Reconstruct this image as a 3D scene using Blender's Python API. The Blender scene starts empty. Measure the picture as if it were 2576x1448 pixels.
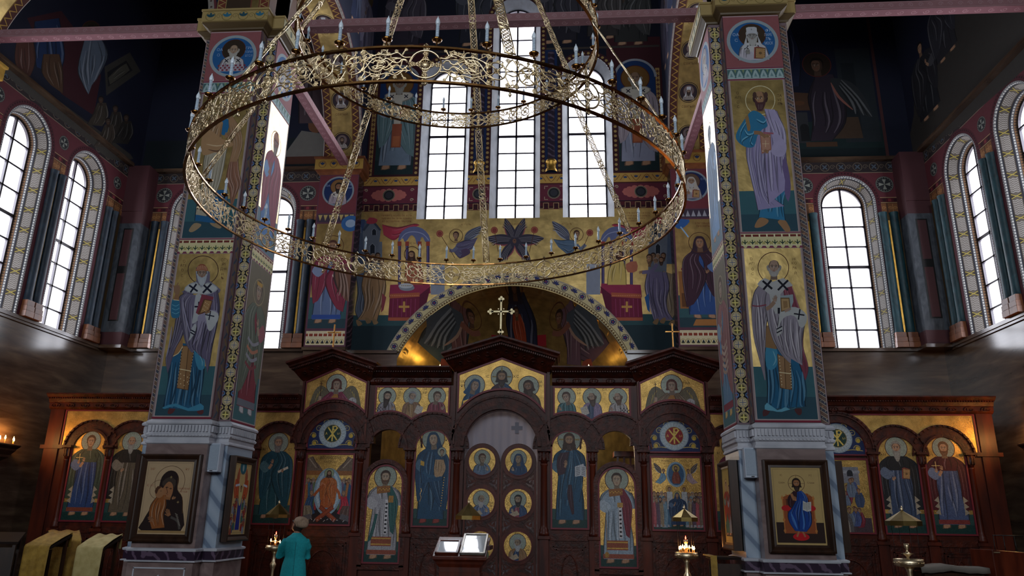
import bpy, bmesh, math, random
import numpy as np
from mathutils import Vector, Matrix
from mathutils.geometry import delaunay_2d_cdt
PI = math.pi
SC = bpy.context.scene
COL = SC.collection
# ------------------------------------------------------------------ camera
F0 = 1883.16
CAM = np.array([1.1753, 0.0, 1.7135])
YAW, PITCH, ROLL = .0719, .2978, .0148
_f = np.array([-math.sin(YAW), math.cos(YAW), 0]); _r = np.array([math.cos(YAW), math.sin(YAW), 0]); _u = np.array([0, 0, 1.])
FW = _f * math.cos(PITCH) + _u * math.sin(PITCH); _U = _u * math.cos(PITCH) - _f * math.sin(PITCH)
RT = _r * math.cos(ROLL) + _U * math.sin(ROLL); UP = _U * math.cos(ROLL) - _r * math.sin(ROLL)
cd = bpy.data.cameras.new('camera'); cam = bpy.data.objects.new('camera', cd); COL.objects.link(cam)
cd.sensor_width = 36; cd.lens = F0 / 2576 * 36; cd.clip_start = .05; cd.clip_end = 200
cam.matrix_world = Matrix(((RT[0], UP[0], -FW[0], CAM[0]), (RT[1], UP[1], -FW[1], CAM[1]), (RT[2], UP[2], -FW[2], CAM[2]), (0, 0, 0, 1)))
SC.camera = cam
def at(u, v, ax, val):
    """point of the photo (u, v) on the wall plane ax = val"""
    d = FW + RT * (u - 1288) / F0 + UP * (724 - v) / F0
    i = 'XYZ'.index(ax); t = (val - CAM[i]) / d[i]
    return CAM + d * t
# ------------------------------------------------------------------ light and exposure
SC.view_settings.view_transform = 'Standard'; SC.view_settings.look = 'None'
SC.view_settings.gamma = 1; SC.view_settings.use_curve_mapping = False
SC.view_settings.exposure = 0.9
SC.cycles.use_denoising = True
SC.cycles.max_bounces = 7; SC.cycles.diffuse_bounces = 3; SC.cycles.glossy_bounces = 4; SC.cycles.transmission_bounces = 4
SC.cycles.transparent_max_bounces = 8
SC.cycles.sample_clamp_indirect = 4; SC.cycles.caustics_reflective = False; SC.cycles.caustics_refractive = False
W = bpy.data.worlds.new('world'); SC.world = W; W.use_nodes = True
W.node_tree.nodes['Background'].inputs[0].default_value = (.95, .93, 1.0, 1)
W.node_tree.nodes['Background'].inputs[1].default_value = 2.0
def area(name, loc, tgt, sx, sy, power, col=(1, 1, 1), spread=180):
    l = bpy.data.lights.new(name, 'AREA'); l.shape = 'RECTANGLE'; l.size = sx; l.size_y = sy; l.energy = power; l.color = col
    l.spread = math.radians(spread)
    o = bpy.data.objects.new(name, l); COL.objects.link(o); o.location = loc
    o.rotation_euler = (Vector(tgt) - Vector(loc)).to_track_quat('-Z', 'Y').to_euler()
    o['kind'] = 'helper'
    return o
SKY = (.86, .93, 1.0)
# daylight outside the windows one sees
for i, x in enumerate((-1.70, .03, 1.77)):
    area('daylight_altar', (x, 16.72, 10.4 if i != 1 else 11.4), (x, 0, 10.4 if i != 1 else 11.4), .9, 3.9 if i != 1 else 5.8, 120, SKY)
for sx in (-1, 1):
    for x in (5.76, 7.545):
        area('daylight_aisle', (sx * x, 16.42, 7.0), (sx * x, 8, 7.0), .88, 3.5, 32, SKY)
    for y in (14.25, 12.37, 10.49):
        area('daylight_side', (sx * 9.57, y, 7.0), (0, y, 7.0), .88, 3.5, 46, SKY)
# light from an assumed drum under the dome, and added light behind the camera
for k in range(8):
    a = k * PI / 4
    area('assumed_drum_light', (3.4 * math.sin(a), 6.5 + 3.4 * math.cos(a), 19.0), (0, 6.5 - 2 * math.cos(a), 6), 1.0, 2.2, 110, SKY)  # assumed sources inside the unseen drum, which has no window openings
for x in (-5.2, 0, 5.2):
    area('added_west_light', (x, -9.6, 8.6), (x * .55, 11, 5.2), 1.8, 4.5, 250, SKY)  # added area lights, free-standing before the west wall, which has no windows
# ------------------------------------------------------------------ helpers
def lin(c):
    if isinstance(c, str):
        c = c.lstrip('#'); c = tuple(int(c[i:i + 2], 16) / 255 for i in (0, 2, 4))
    return tuple((x / 12.92 if x <= .04045 else ((x + .055) / 1.055) ** 2.4) for x in c[:3])
def shade(c, f):
    """lighter or darker pigment"""
    c = c.lstrip('#'); c = [int(c[i:i + 2], 16) for i in (0, 2, 4)]
    if f <= 1: c = [x * f for x in c]
    else: c = [x + (255 - x) * (f - 1) for x in c]
    return '%02x%02x%02x' % tuple(int(max(0, min(255, x))) for x in c)
def obj(name, me, parent=None, mats=()):
    o = bpy.data.objects.new(name, me); COL.objects.link(o)
    for m in mats: me.materials.append(m)
    if parent is not None: o.parent = parent
    return o
def tag(o, label=None, cat=None, group=None, kind=None):
    if label: o['label'] = label
    if cat: o['category'] = cat
    if group: o['group'] = group
    if kind: o['kind'] = kind
    return o
def empty(name, loc=(0, 0, 0), rz=0, label=None, cat=None, group=None, kind=None, parent=None):
    o = bpy.data.objects.new(name, None); COL.objects.link(o); o.location = loc; o.rotation_euler = (0, 0, rz)
    o.empty_display_size = .1
    if parent: o.parent = parent
    return tag(o, label, cat, group, kind)
def copy_tree(o, parent=None):
    c = o.copy(); COL.objects.link(c)
    if parent is not None: c.parent = parent
    for ch in list(o.children): copy_tree(ch, c)
    return c
class MB:
    """collects shapes and links them as one mesh"""
    def __init__(s): s.v = []; s.f = []; s.m = []; s.sm = []
    def add(s, vs, fs, mat=0, smooth=False):
        b = len(s.v); s.v += [tuple(map(float, p)) for p in vs]
        for f in fs: s.f.append([b + i for i in f]); s.m.append(mat); s.sm.append(smooth)
    def box(s, x0, x1, y0, y1, z0, z1, mat=0):
        x0, x1 = sorted((x0, x1)); y0, y1 = sorted((y0, y1)); z0, z1 = sorted((z0, z1))
        s.add([(x, y, z) for z in (z0, z1) for y in (y0, y1) for x in (x0, x1)],
              [(0, 2, 3, 1), (4, 5, 7, 6), (0, 1, 5, 4), (2, 6, 7, 3), (0, 4, 6, 2), (1, 3, 7, 5)], mat)
    def ring_loops(s, loops, mat=0, smooth=False, closed=True, caps=True):
        n = len(loops[0]); vs = [p for l in loops for p in l]; fs = []
        for k in range(len(loops) - 1):
            for i in range(n if closed else n - 1):
                j = (i + 1) % n
                fs.append((k * n + i, k * n + j, (k + 1) * n + j, (k + 1) * n + i))
        if caps and closed: fs += [tuple(range(n - 1, -1, -1)), tuple((len(loops) - 1) * n + i for i in range(n))]
        s.add(vs, fs, mat, smooth)
    def lathe(s, c, prof, n=16, mat=0, smooth=True, a0=0, a1=2 * PI):
        full = abs(a1 - a0 - 2 * PI) < 1e-6
        m = n if full else n + 1
        loops = [[(c[0] + r * math.cos(a0 + (a1 - a0) * i / n), c[1] + r * math.sin(a0 + (a1 - a0) * i / n), c[2] + z) for i in range(m)] for r, z in prof]
        s.ring_loops(loops, mat, smooth, closed=full, caps=full)
    def tube(s, pts, r, n=6, mat=0, closed=False, smooth=True):
        P = [Vector(p) for p in pts]; L = len(P); loops = []
        rr = r if isinstance(r, (list, tuple)) else [r] * L
        for i in range(L):
            d = (P[(i + 1) % L] - P[i - 1]) if closed else (P[min(i + 1, L - 1)] - P[max(i - 1, 0)])
            d.normalize()
            q = Vector((0, 0, 1)) if abs(d.z) < .9 else Vector((1, 0, 0))
            a = d.cross(q).normalized(); b = a.cross(d).normalized()
            loops.append([tuple(P[i] + (a * math.cos(2 * PI * k / n) + b * math.sin(2 * PI * k / n)) * rr[i]) for k in range(n)])
        if closed: loops.append(loops[0])
        s.ring_loops(loops, mat, smooth, caps=not closed)
    def prism(s, pts, y0, y1, mat=0, conv=None):
        """outline (x, z) pushed from y0 to y1"""
        n = len(pts); c = conv or (lambda x, y, z: (x, y, z))
        vs = [c(x, y0, z) for x, z in pts] + [c(x, y1, z) for x, z in pts]
        fs = [tuple(range(n)), tuple(range(2 * n - 1, n - 1, -1))] + [((i + 1) % n, i, n + i, n + (i + 1) % n) for i in range(n)]
        s.add(vs, fs, mat)
    def build(s, name, mats, parent=None, bevel=0):
        me = bpy.data.meshes.new(name); me.from_pydata(s.v, [], s.f); me.update()
        if not isinstance(mats, (list, tuple)): mats = [mats]
        o = obj(name, me, parent, mats)
        me.polygons.foreach_set('material_index', s.m); me.polygons.foreach_set('use_smooth', s.sm)
        bm = bmesh.new(); bm.from_mesh(me); bmesh.ops.recalc_face_normals(bm, faces=bm.faces); bm.to_mesh(me); bm.free()
        if bevel:
            md = o.modifiers.new('edge', 'BEVEL'); md.width = bevel; md.segments = 2; md.limit_method = 'ANGLE'
        return o
# ------------------------------------------------------------------ materials
def mat(name, col=(.5, .5, .5), rough=.6, metal=0, spec=.5):
    m = bpy.data.materials.new(name); m.use_nodes = True
    b = m.node_tree.nodes['Principled BSDF']
    c = lin(col) if isinstance(col, str) else col
    b.inputs['Base Color'].default_value = (*c, 1); b.inputs['Roughness'].default_value = rough
    b.inputs['Metallic'].default_value = metal; b.inputs['Specular IOR Level'].default_value = spec
    return m
def N(m, t, **k):
    n = m.node_tree.nodes.new(t)
    for a, v in k.items():
        if a in n.inputs: n.inputs[a].default_value = v
        else: setattr(n, a, v)
    return n
def L(m, a, b): m.node_tree.links.new(a, b)
def P(m): return m.node_tree.nodes['Principled BSDF']
def ramp(m, fac, stops):
    r = N(m, 'ShaderNodeValToRGB'); e = r.color_ramp.elements
    while len(e) < len(stops): e.new(.5)
    for x, (p, c) in zip(e, stops): x.position = p; x.color = (*lin(c), 1)
    L(m, fac, r.inputs[0]); return r
def coords(m, scale=(1, 1, 1), rot=(0, 0, 0)):
    tc = N(m, 'ShaderNodeTexCoord'); mp = N(m, 'ShaderNodeMapping'); mp.inputs['Scale'].default_value = scale
    mp.inputs['Rotation'].default_value = rot
    L(m, tc.outputs['Object'], mp.inputs[0]); return mp.outputs[0]
def noisy(name, c1, c2, scale=(1, 1, 1), ns=3, rough=.5, metal=0, bump=0, detail=5, dist=0, spec=.5, bscale=None, mid=None):
    m = mat(name, c1, rough, metal, spec); co = coords(m, scale)
    n = N(m, 'ShaderNodeTexNoise', Scale=ns, Detail=detail, Distortion=dist); L(m, co, n.inputs['Vector'])
    st = [(.3, c1), (.7, c2)] if not mid else [(.3, c1), (.5, mid), (.7, c2)]
    L(m, ramp(m, n.outputs['Fac'], st).outputs[0], P(m).inputs['Base Color'])
    if bump:
        b = N(m, 'ShaderNodeBump', Strength=bump, Distance=.02)
        if bscale:
            n2 = N(m, 'ShaderNodeTexNoise', Scale=bscale, Detail=3, Distortion=1.5); L(m, co, n2.inputs['Vector']); L(m, n2.outputs['Fac'], b.inputs['Height'])
        else: L(m, n.outputs['Fac'], b.inputs['Height'])
        L(m, b.outputs[0], P(m).inputs['Normal'])
    return m
def veined(name, base, vein, scale, rot, rough=.3, w=(.46, .5), dist=1.2, base2=None):
    """marble painted or real, with thin slanting veins"""
    m = mat(name, base, rough); co = coords(m, (1, 1, 1), rot)
    wv = N(m, 'ShaderNodeTexWave', Scale=scale, Distortion=dist * 6, Detail=4); wv.inputs['Detail Scale'].default_value = 1.2
    L(m, co, wv.inputs[0])
    r = ramp(m, wv.outputs['Fac'], [(0, vein), (.10, vein), (.22, base), (1, base2 or base)])
    L(m, r.outputs[0], P(m).inputs['Base Color']); return m
def paint_mat(name, rough=.75, cell=0, spec=.3, metal=0):
    m = mat(name, (.5, .5, .5), rough, metal, spec)
    a = N(m, 'ShaderNodeAttribute'); a.attribute_name = 'Col'
    co = coords(m)
    n = N(m, 'ShaderNodeTexNoise', Scale=9, Detail=6); L(m, co, n.inputs['Vector'])
    mr = N(m, 'ShaderNodeMapRange'); mr.inputs['To Min'].default_value = .86; mr.inputs['To Max'].default_value = 1.1
    L(m, n.outputs['Fac'], mr.inputs[0])
    v = N(m, 'ShaderNodeVectorMath', operation='SCALE'); L(m, a.outputs['Color'], v.inputs[0]); L(m, mr.outputs[0], v.inputs['Scale'])
    out = v.outputs[0]
    if cell:
        vo = N(m, 'ShaderNodeTexVoronoi', Scale=cell); L(m, co, vo.inputs['Vector'])
        s = N(m, 'ShaderNodeSeparateColor'); L(m, vo.outputs['Color'], s.inputs[0])
        m2 = N(m, 'ShaderNodeMapRange'); m2.inputs['To Min'].default_value = .72; m2.inputs['To Max'].default_value = 1.28
        L(m, s.outputs[0], m2.inputs[0])
        v2 = N(m, 'ShaderNodeVectorMath', operation='SCALE'); L(m, out, v2.inputs[0]); L(m, m2.outputs[0], v2.inputs['Scale']); out = v2.outputs[0]
    L(m, out, P(m).inputs['Base Color']); return m
def gold_mat(name, col, rough, cell=0, tilt=.35, metal=.9):
    m = mat(name, col, rough, metal); co = coords(m)
    n = N(m, 'ShaderNodeTexNoise', Scale=5, Detail=5); L(m, co, n.inputs['Vector'])
    c = lin(col)
    r = N(m, 'ShaderNodeValToRGB'); L(m, n.outputs['Fac'], r.inputs[0])
    r.color_ramp.elements[0].position = .3; r.color_ramp.elements[0].color = (*[x * .62 for x in c], 1)
    r.color_ramp.elements[1].position = .7; r.color_ramp.elements[1].color = (*[min(1, x * 1.15) for x in c], 1)
    out = r.outputs[0]
    if cell:
        vo = N(m, 'ShaderNodeTexVoronoi', Scale=cell); L(m, co, vo.inputs['Vector'])
        s = N(m, 'ShaderNodeSeparateColor'); L(m, vo.outputs['Color'], s.inputs[0])
        m2 = N(m, 'ShaderNodeMapRange'); m2.inputs['To Min'].default_value = .78; m2.inputs['To Max'].default_value = 1.2
        L(m, s.outputs[1], m2.inputs[0])
        v2 = N(m, 'ShaderNodeVectorMath', operation='SCALE'); L(m, out, v2.inputs[0]); L(m, m2.outputs[0], v2.inputs['Scale']); out = v2.outputs[0]
        g = N(m, 'ShaderNodeNewGeometry')
        a = N(m, 'ShaderNodeVectorMath', operation='SUBTRACT'); L(m, vo.outputs['Color'], a.inputs[0]); a.inputs[1].default_value = (.5, .5, .5)
        b = N(m, 'ShaderNodeVectorMath', operation='SCALE'); L(m, a.outputs[0], b.inputs[0]); b.inputs['Scale'].default_value = tilt
        d = N(m, 'ShaderNodeVectorMath', operation='ADD'); L(m, g.outputs['Normal'], d.inputs[0]); L(m, b.outputs[0], d.inputs[1])
        e = N(m, 'ShaderNodeVectorMath', operation='NORMALIZE'); L(m, d.outputs[0], e.inputs[0]); L(m, e.outputs[0], P(m).inputs['Normal'])
    else:
        b = N(m, 'ShaderNodeBump', Strength=.25, Distance=.02); L(m, n.outputs['Fac'], b.inputs['Height']); L(m, b.outputs[0], P(m).inputs['Normal'])
    L(m, out, P(m).inputs['Base Color']); return m
M = {}
M['paint'] = paint_mat('fresco_paint')
M['gold'] = gold_mat('fresco_gold_leaf', '#bfa468', .36, metal=.8)
M['mospaint'] = paint_mat('mosaic_tesserae', .45, 110)
M['mosgold'] = gold_mat('mosaic_gold_tesserae', '#bd9a58', .42, 130, .2)
M['marble'] = noisy('brown_travertine_wall', '#3a2b22', '#62503f', (.35, .35, 2.2), 3.2, .16, bump=0, detail=8, dist=.4, mid='#4e3d31')
M['wood'] = noisy('dark_mahogany', '#2f0f08', '#5e2412', (1, 1, .18), 7, .42, detail=6, spec=.3)
M['carved'] = noisy('carved_mahogany', '#260c07', '#54200f', (1, 1, 1), 9, .45, bump=.32, bscale=13, spec=.3)
M['redline'] = mat('crimson_painted_wood', '#6e1626', .5)
M['darkwood'] = noisy('walnut_icon_frame', '#20130d', '#40291c', (1, 1, .2), 8, .35)
M['brass'] = noisy('polished_brass', '#dcc498', '#fbe9c6', (1, 1, 1), 12, .38, metal=1)
M['cup'] = noisy('amber_brass', '#8a5c2c', '#b98a4c', (1, 1, 1), 12, .22, metal=1)
M['rail'] = noisy('dark_brass_rail', '#7a5530', '#a87d4c', (1, 1, 1), 12, .22, metal=1)
M['glass'] = None
M['ivory'] = noisy('off_white_plaster', '#a9abb4', '#c3c4cc', (1, 1, 1), 4, .6)
M['pinkmarble'] = noisy('pinkish_grey_marble', '#6b5957', '#8f7b78', (1, 1, 1.6), 2.4, .25, dist=1.5, detail=7)
M['teal'] = noisy('teal_marbled_column', '#0f2a33', '#23505a', (1, 1, .5), 4, .5, detail=8, dist=2.5)
M['tealdark'] = noisy('dark_blue_marbled_column', '#0b1623', '#22394c', (1, 1, .5), 4, .5, detail=8, dist=2.5)
M['greymarble'] = noisy('grey_marbled_pilaster', '#30363f', '#545b64', (1, 1, .6), 3, .6, detail=8, dist=3)
M['reveal'] = noisy('grey_marbled_reveal', '#26272c', '#383a41', (1, 1, 1), 5, .8)
M['bronzebase'] = noisy('bronze_painted_base', '#5d3520', '#8a5433', (1, 1, 1), 5, .4)
M['goldstrip'] = gold_mat('gold_painted_strip', '#d9ab52', .4)
M['winframe'] = mat('dark_window_bars', '#2a2430', .4)
M['white'] = mat('white_lacquer', '#b9c3d2', .45)
M['black'] = mat('black_iron', '#0c0c0d', .45)
M['floor'] = noisy('dark_polished_stone_floor', '#2a1c16', '#4a352a', (1, 1, 1), 3, .2)
M['plain_dark'] = noisy('shaded_vault_fresco', '#0b0d18', '#1c1a22', (1, 1, 1), 1.6, .8)  # vault and arch shadow put into the blue-black colour
def glass(name, tint=(1, 1, 1), gl=.08):
    m = bpy.data.materials.new(name); m.use_nodes = True; nt = m.node_tree; nt.nodes.clear()
    o = N(m, 'ShaderNodeOutputMaterial'); t = N(m, 'ShaderNodeBsdfTransparent'); t.inputs[0].default_value = (*tint, 1)
    g = N(m, 'ShaderNodeBsdfGlossy'); g.inputs['Roughness'].default_value = .02
    x = N(m, 'ShaderNodeMixShader'); x.inputs[0].default_value = gl
    L(m, t.outputs[0], x.inputs[1]); L(m, g.outputs[0], x.inputs[2]); L(m, x.outputs[0], o.inputs[0]); return m
M['glass'] = glass('window_glass', (1, .98, 1), .06)
def glow(name, col, s):
    m = mat(name, (0, 0, 0)); P(m).inputs['Emission Color'].default_value = (*lin(col), 1); P(m).inputs['Emission Strength'].default_value = s; return m
M['flame'] = glow('candle_flame', '#ffb060', 60)
M['redflame'] = glow('red_lamp_flame', '#ff3828', 14)
# ------------------------------------------------------------------ painting: coloured outlines cut into ONE flat mesh
_txt = {}
def _glyph_mesh(ch):
    if ch in _txt: return _txt[ch]
    cu = bpy.data.curves.new('t', 'FONT'); cu.body = ch; cu.size = 1
    o = bpy.data.objects.new('t', cu); COL.objects.link(o)
    dg = bpy.context.evaluated_depsgraph_get(); me = bpy.data.meshes.new_from_object(o.evaluated_get(dg))
    v = [(p.co.x, p.co.y) for p in me.vertices]; tr = [tuple(f.vertices) for f in me.polygons]
    w = max([p[0] for p in v], default=.3)
    _txt[ch] = (v, tr, w); bpy.data.objects.remove(o); bpy.data.curves.remove(cu); bpy.data.meshes.remove(me)
    return _txt[ch]
def catmull(pts, n=4, closed=True):
    P_ = [np.array(p, float) for p in pts]; out = []; L_ = len(P_)
    for i in range(L_ if closed else L_ - 1):
        g = (lambda k: P_[k % L_]) if closed else (lambda k: P_[max(0, min(L_ - 1, k))])
        p0, p1, p2, p3 = g(i - 1), g(i), g(i + 1), g(i + 2)
        for k in range(n):
            t = k / n
            out.append(tuple(.5 * ((2 * p1) + (-p0 + p2) * t + (2 * p0 - 5 * p1 + 4 * p2 - p3) * t * t + (-p0 + 3 * p1 - 3 * p2 + p3) * t ** 3)))
    if not closed: out.append(tuple(P_[-1]))
    return out
class Art:
    def __init__(s, tf=None, yd=1, out=None, mats=('paint', 'gold')):
        """tf: drawing units -> metres on the surface (s, t); out: (s, t) -> 3D; yd = -1 when drawn in photo rows"""
        s.tf = tf or (lambda x, y: (x, y)); s.yd = yd; s.out = out; s.sh = []; s.mats = mats; s.extra = []; s.dense = 0
    def poly(s, pts, col, m=0, smooth=0, raw=False):
        if smooth: pts = catmull(pts, smooth)
        p = np.array(pts if raw else [s.tf(*q) for q in pts], float)
        s.sh.append((p, col, m)); return s
    def hole(s, pts): return s.poly(pts, None, -1)
    def line(s, pts, w, col, m=0, w2=None, smooth=3, taper=False):
        if smooth and len(pts) > 2: pts = catmull(pts, smooth, False)
        q = np.array(pts, float); d = np.gradient(q, axis=0); d /= np.maximum(np.hypot(d[:, 0], d[:, 1])[:, None], 1e-9)
        nn = np.stack([-d[:, 1], d[:, 0]], 1); k = np.linspace(0, 1, len(q))
        ww = (w + ((w2 if w2 is not None else w) - w) * k) / 2
        if taper: ww = ww * np.sin(PI * np.clip(k, .04, .96)) ** .6
        return s.poly(list(map(tuple, q + nn * ww[:, None])) + list(map(tuple, (q - nn * ww[:, None])[::-1])), col, m)
    def ell(s, cx, cy, rx, ry=None, col='000000', m=0, rot=0, n=20, a0=0, a1=2 * PI):
        ry = rx if ry is None else ry; c, q = math.cos(rot), math.sin(rot)
        k = n if abs(a1 - a0 - 2 * PI) < 1e-6 else n + 1
        pts = []
        for i in range(k):
            a = a0 + (a1 - a0) * i / n; x, y = rx * math.cos(a), ry * math.sin(a) * s.yd
            pts.append((cx + x * c - y * q * s.yd, cy + x * q * s.yd + y * c))
        return s.poly(pts, col, m)
    def ring(s, cx, cy, r, w, col, m=0, n=36):
        """a painted circle line"""
        for i in range(n):
            a, b = 2 * PI * i / n, 2 * PI * (i + 1) / n
            s.poly([(cx + (r + q) * math.cos(t), cy + (r + q) * math.sin(t)) for t, q in ((a, -w / 2), (a, w / 2), (b, w / 2), (b, -w / 2))], col, m)
        return s
    def rect(s, x0, y0, x1, y1, col, m=0): return s.poly([(x0, y0), (x1, y0), (x1, y1), (x0, y1)], col, m)
    def text(s, body, cx, cy, h, col, track=1.0, vert=False, m=0, wmax=None):
        g = [_glyph_mesh(c) if c != ' ' else ([], [], .35) for c in body]
        ks = h / .72
        if vert:
            for i, (v, tr, w) in enumerate(g):
                y = cy - s.yd * i * h * 1.35
                for t in tr: s.poly([(cx + (v[k][0] - w / 2) * ks, y + s.yd * v[k][1] * ks) for k in t], col, m)
            return s
        W_ = sum(w + .08 for _, _, w in g) * ks; kx = 1 if not wmax or W_ < wmax else wmax / W_
        x = cx - W_ * kx / 2
        for v, tr, w in g:
            for t in tr: s.poly([(x + v[k][0] * ks * kx, cy + s.yd * v[k][1] * ks) for k in t], col, m)
            x += (w + .08) * ks * kx
        return s
    def garb(s, Lp, Rp, col, nf=6, seed=1, k=4, dark=.55, light=1.3, outline=True, fw=1.0):
        """a garment between its left and right edge, with painted folds running down it"""
        edge = dark * .75; dark = dark + .13; light = 1 + (light - 1) * .75
        Lc = catmull(Lp, k, False); Rc = catmull(Rp, k, False); n = min(len(Lc), len(Rc)); Lc, Rc = Lc[:n], Rc[:n]
        rnd = random.Random(seed)
        s.poly(Lc + Rc[::-1], shade(col, edge) if outline else col)
        La, Ra = np.array(Lc), np.array(Rc); W_ = np.hypot(*(Ra - La).T).mean()
        if outline:
            e = .03
            s.poly(list(map(tuple, La + (Ra - La) * e)) + list(map(tuple, (La + (Ra - La) * (1 - e))[::-1])), col)
        for i in range(nf):
            t0 = (i + .5 + rnd.uniform(-.3, .3)) / nf; t1 = min(.95, max(.05, t0 + rnd.uniform(-.12, .12)))
            a = int(n * rnd.uniform(0, .35)); b = int(n * rnd.uniform(.7, 1)); b = max(b, a + 4); b = min(b, n)
            q = []
            for j in range(a, b):
                f = (j - a) / max(1, b - a - 1); t = t0 + (t1 - t0) * f + .018 * math.sin(f * 6 + i)
                q.append(tuple(La[j] + (Ra[j] - La[j]) * t))
            if len(q) < 3: continue
            w = W_ * .07 * fw * rnd.uniform(.6, 1.2)
            s.line(q, w, shade(col, light if i % 2 else dark), smooth=0, taper=True)
            if i % 2:
                q2 = [(x + w * .8, y) for x, y in q]; s.line(q2, w * .4, shade(col, dark), smooth=0, taper=True)
        return s
    def head(s, x, y, r, skin='a98468', hair='4a3426', beard=None, bl=1.0, bald=False, halo=None, hr=2.0, hm=0, ring_='5a2420', turn=0, long=False, cover=None, tilt=0, rim=None, face=True, hat=None, hl=1.0):
        """head of half-height r at x, y (face centre); turn -1..1 looks left/right"""
        d = s.yd; ct, st = math.cos(tilt), math.sin(tilt)
        def T(a, b): a, b = a * r, b * r; return (x + a * ct - b * st, y + d * (a * st + b * ct))
        def pl(pts, c, sm=3): s.poly([T(*p) for p in pts], c, smooth=sm)
        if halo:
            s.ell(x, y + d * r * .15, r * hr, r * hr, ring_, n=32)
            s.ell(x, y + d * r * .15, r * (hr - .1), r * (hr - .1), halo, hm, n=32)
            if rim: s.ring(x, y + d * r * .15, r * (hr + .04), r * .09, rim)
        if face == 'back': return s
        if long: pl([(-.95, .6), (-1.0, -.4), (-1.15, -1.5 * hl), (-.4, -1.6 * hl), (.4, -1.6 * hl), (1.15, -1.5 * hl), (1.0, -.4), (.95, .6), (.5, 1.1), (-.5, 1.1)], hair)
        if cover: pl([(-1.05, .3), (-1.3, -.9), (-1.5, -2), (1.5, -2), (1.3, -.9), (1.05, .3), (.6, 1.15), (0, 1.3), (-.6, 1.15)], cover)
        pl([(-.42, -.6), (-.5, -1.7), (.5, -1.7), (.42, -.6)], shade(skin, .72), 0)
        if not bald and not cover: pl([(-.86, .1), (-.92, .6), (-.55, 1.15), (0, 1.32), (.55, 1.15), (.92, .6), (.86, .1), (.7, -.3), (-.7, -.3)], hair)
        if bald: pl([(-.9, .35), (-.95, -.3), (-.6, -.5), (.6, -.5), (.95, -.3), (.9, .35)], hair)
        pl([(-.68, .55), (-.76, .1), (-.66, -.5), (-.3, -1.0), (.3, -1.0), (.66, -.5), (.76, .1), (.68, .55), (.4, .95 if bald else .82), (-.4, .95 if bald else .82)], shade(skin, .62))
        o = turn * .14
        pl([(-.56 + o, .5), (-.62 + o, .1), (-.5 + o, -.5), (-.2 + o, -.9), (.2 + o, -.9), (.5 + o, -.5), (.6 + o, .1), (.54 + o, .5), (.3 + o, .8 if not bald else 1.0), (-.3 + o, .8 if not bald else 1.0)], skin)
        if beard:
            b = bl
            pl([(-.72, .05), (-.74, -.5), (-.5, -1.0 - .3 * b), (-.2, -1.1 - .62 * b), (.2, -1.1 - .62 * b), (.5, -1.0 - .3 * b), (.74, -.5), (.72, .05), (.52, -.25), (.32, -.42), (-.32, -.42), (-.52, -.25)], beard)
            for q in (-.25, 0, .25): s.line([T(q, -.75), T(q * .8, -1.0 - .5 * b)], r * .06, shade(beard, 1.25), smooth=0)
        dk = shade(skin, .32)
        for e in (-1, 1):
            ex = e * .27 + o * 1.3
            s.line([T(ex - .19, .26), T(ex, .36), T(ex + .19, .26)], r * .075, dk)
            s.ell(*T(ex, .1), r * .15, r * .075, shade(skin, 1.45), n=8)
            s.ell(*T(ex + o * .3, .1), r * .075, r * .085, '1a120e', n=7)
            s.line([T(ex - .16, .14), T(ex, .2), T(ex + .16, .14)], r * .04, dk)
        s.line([T(o * 1.6 + .03, .2), T(o * 2.3 + .06, -.2), T(o * 1.7 - .04, -.27)], r * .06, shade(skin, .5))
        s.line([T(o * 1.6 - .01, .2), T(o * 2.2 + .0, -.18)], r * .06, shade(skin, 1.35), smooth=0)
        s.line([T(o * 1.5 - .18, -.5), T(o * 1.5, -.46), T(o * 1.5 + .18, -.5)], r * .08, '7a3a30')
        if cover: pl([(-1.02, -.9), (-1.05, .3), (-.6, 1.15), (0, 1.3), (.6, 1.15), (1.05, .3), (1.02, -.9), (.72, -.6), (.74, .2), (.45, .78), (0, .92), (-.45, .78), (-.74, .2), (-.72, -.6)], cover)
        if hat == 'cap':
            pl([(-.9, .42), (-.82, .95), (-.4, 1.45), (0, 1.55), (.4, 1.45), (.82, .95), (.9, .42), (0, .62)], '8a4f36')
            for q in range(-4, 5): s.line([T(q * .2, .55), T(q * .15, 1.38 - abs(q) * .05)], r * .05, 'd0a083', smooth=0)
            s.line([T(-.88, .5), T(0, .7), T(.88, .5)], r * .16, '9a6248')
        if hat == 'klobuk':
            pl([(-.75, .5), (-.8, 1.5), (0, 1.65), (.8, 1.5), (.75, .5), (1.15, -.9), (1.45, -2.0), (.9, -1.9), (.85, -.3), (.55, .45), (-.55, .45), (-.85, -.3), (-.9, -1.9), (-1.45, -2.0), (-1.15, -.9)], 'b9bcc2', 2)
            s.line([T(-.1, 1.2), T(.1, 1.2)], r * .06, '6a6a70', smooth=0); s.line([T(0, 1.05), T(0, 1.35)], r * .06, '6a6a70', smooth=0)
        if hat == 'crown':
            pl([(-.7, .7), (-.8, 1.15), (.8, 1.15), (.7, .7)], 'b08a3c', 0)
        return s
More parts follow.
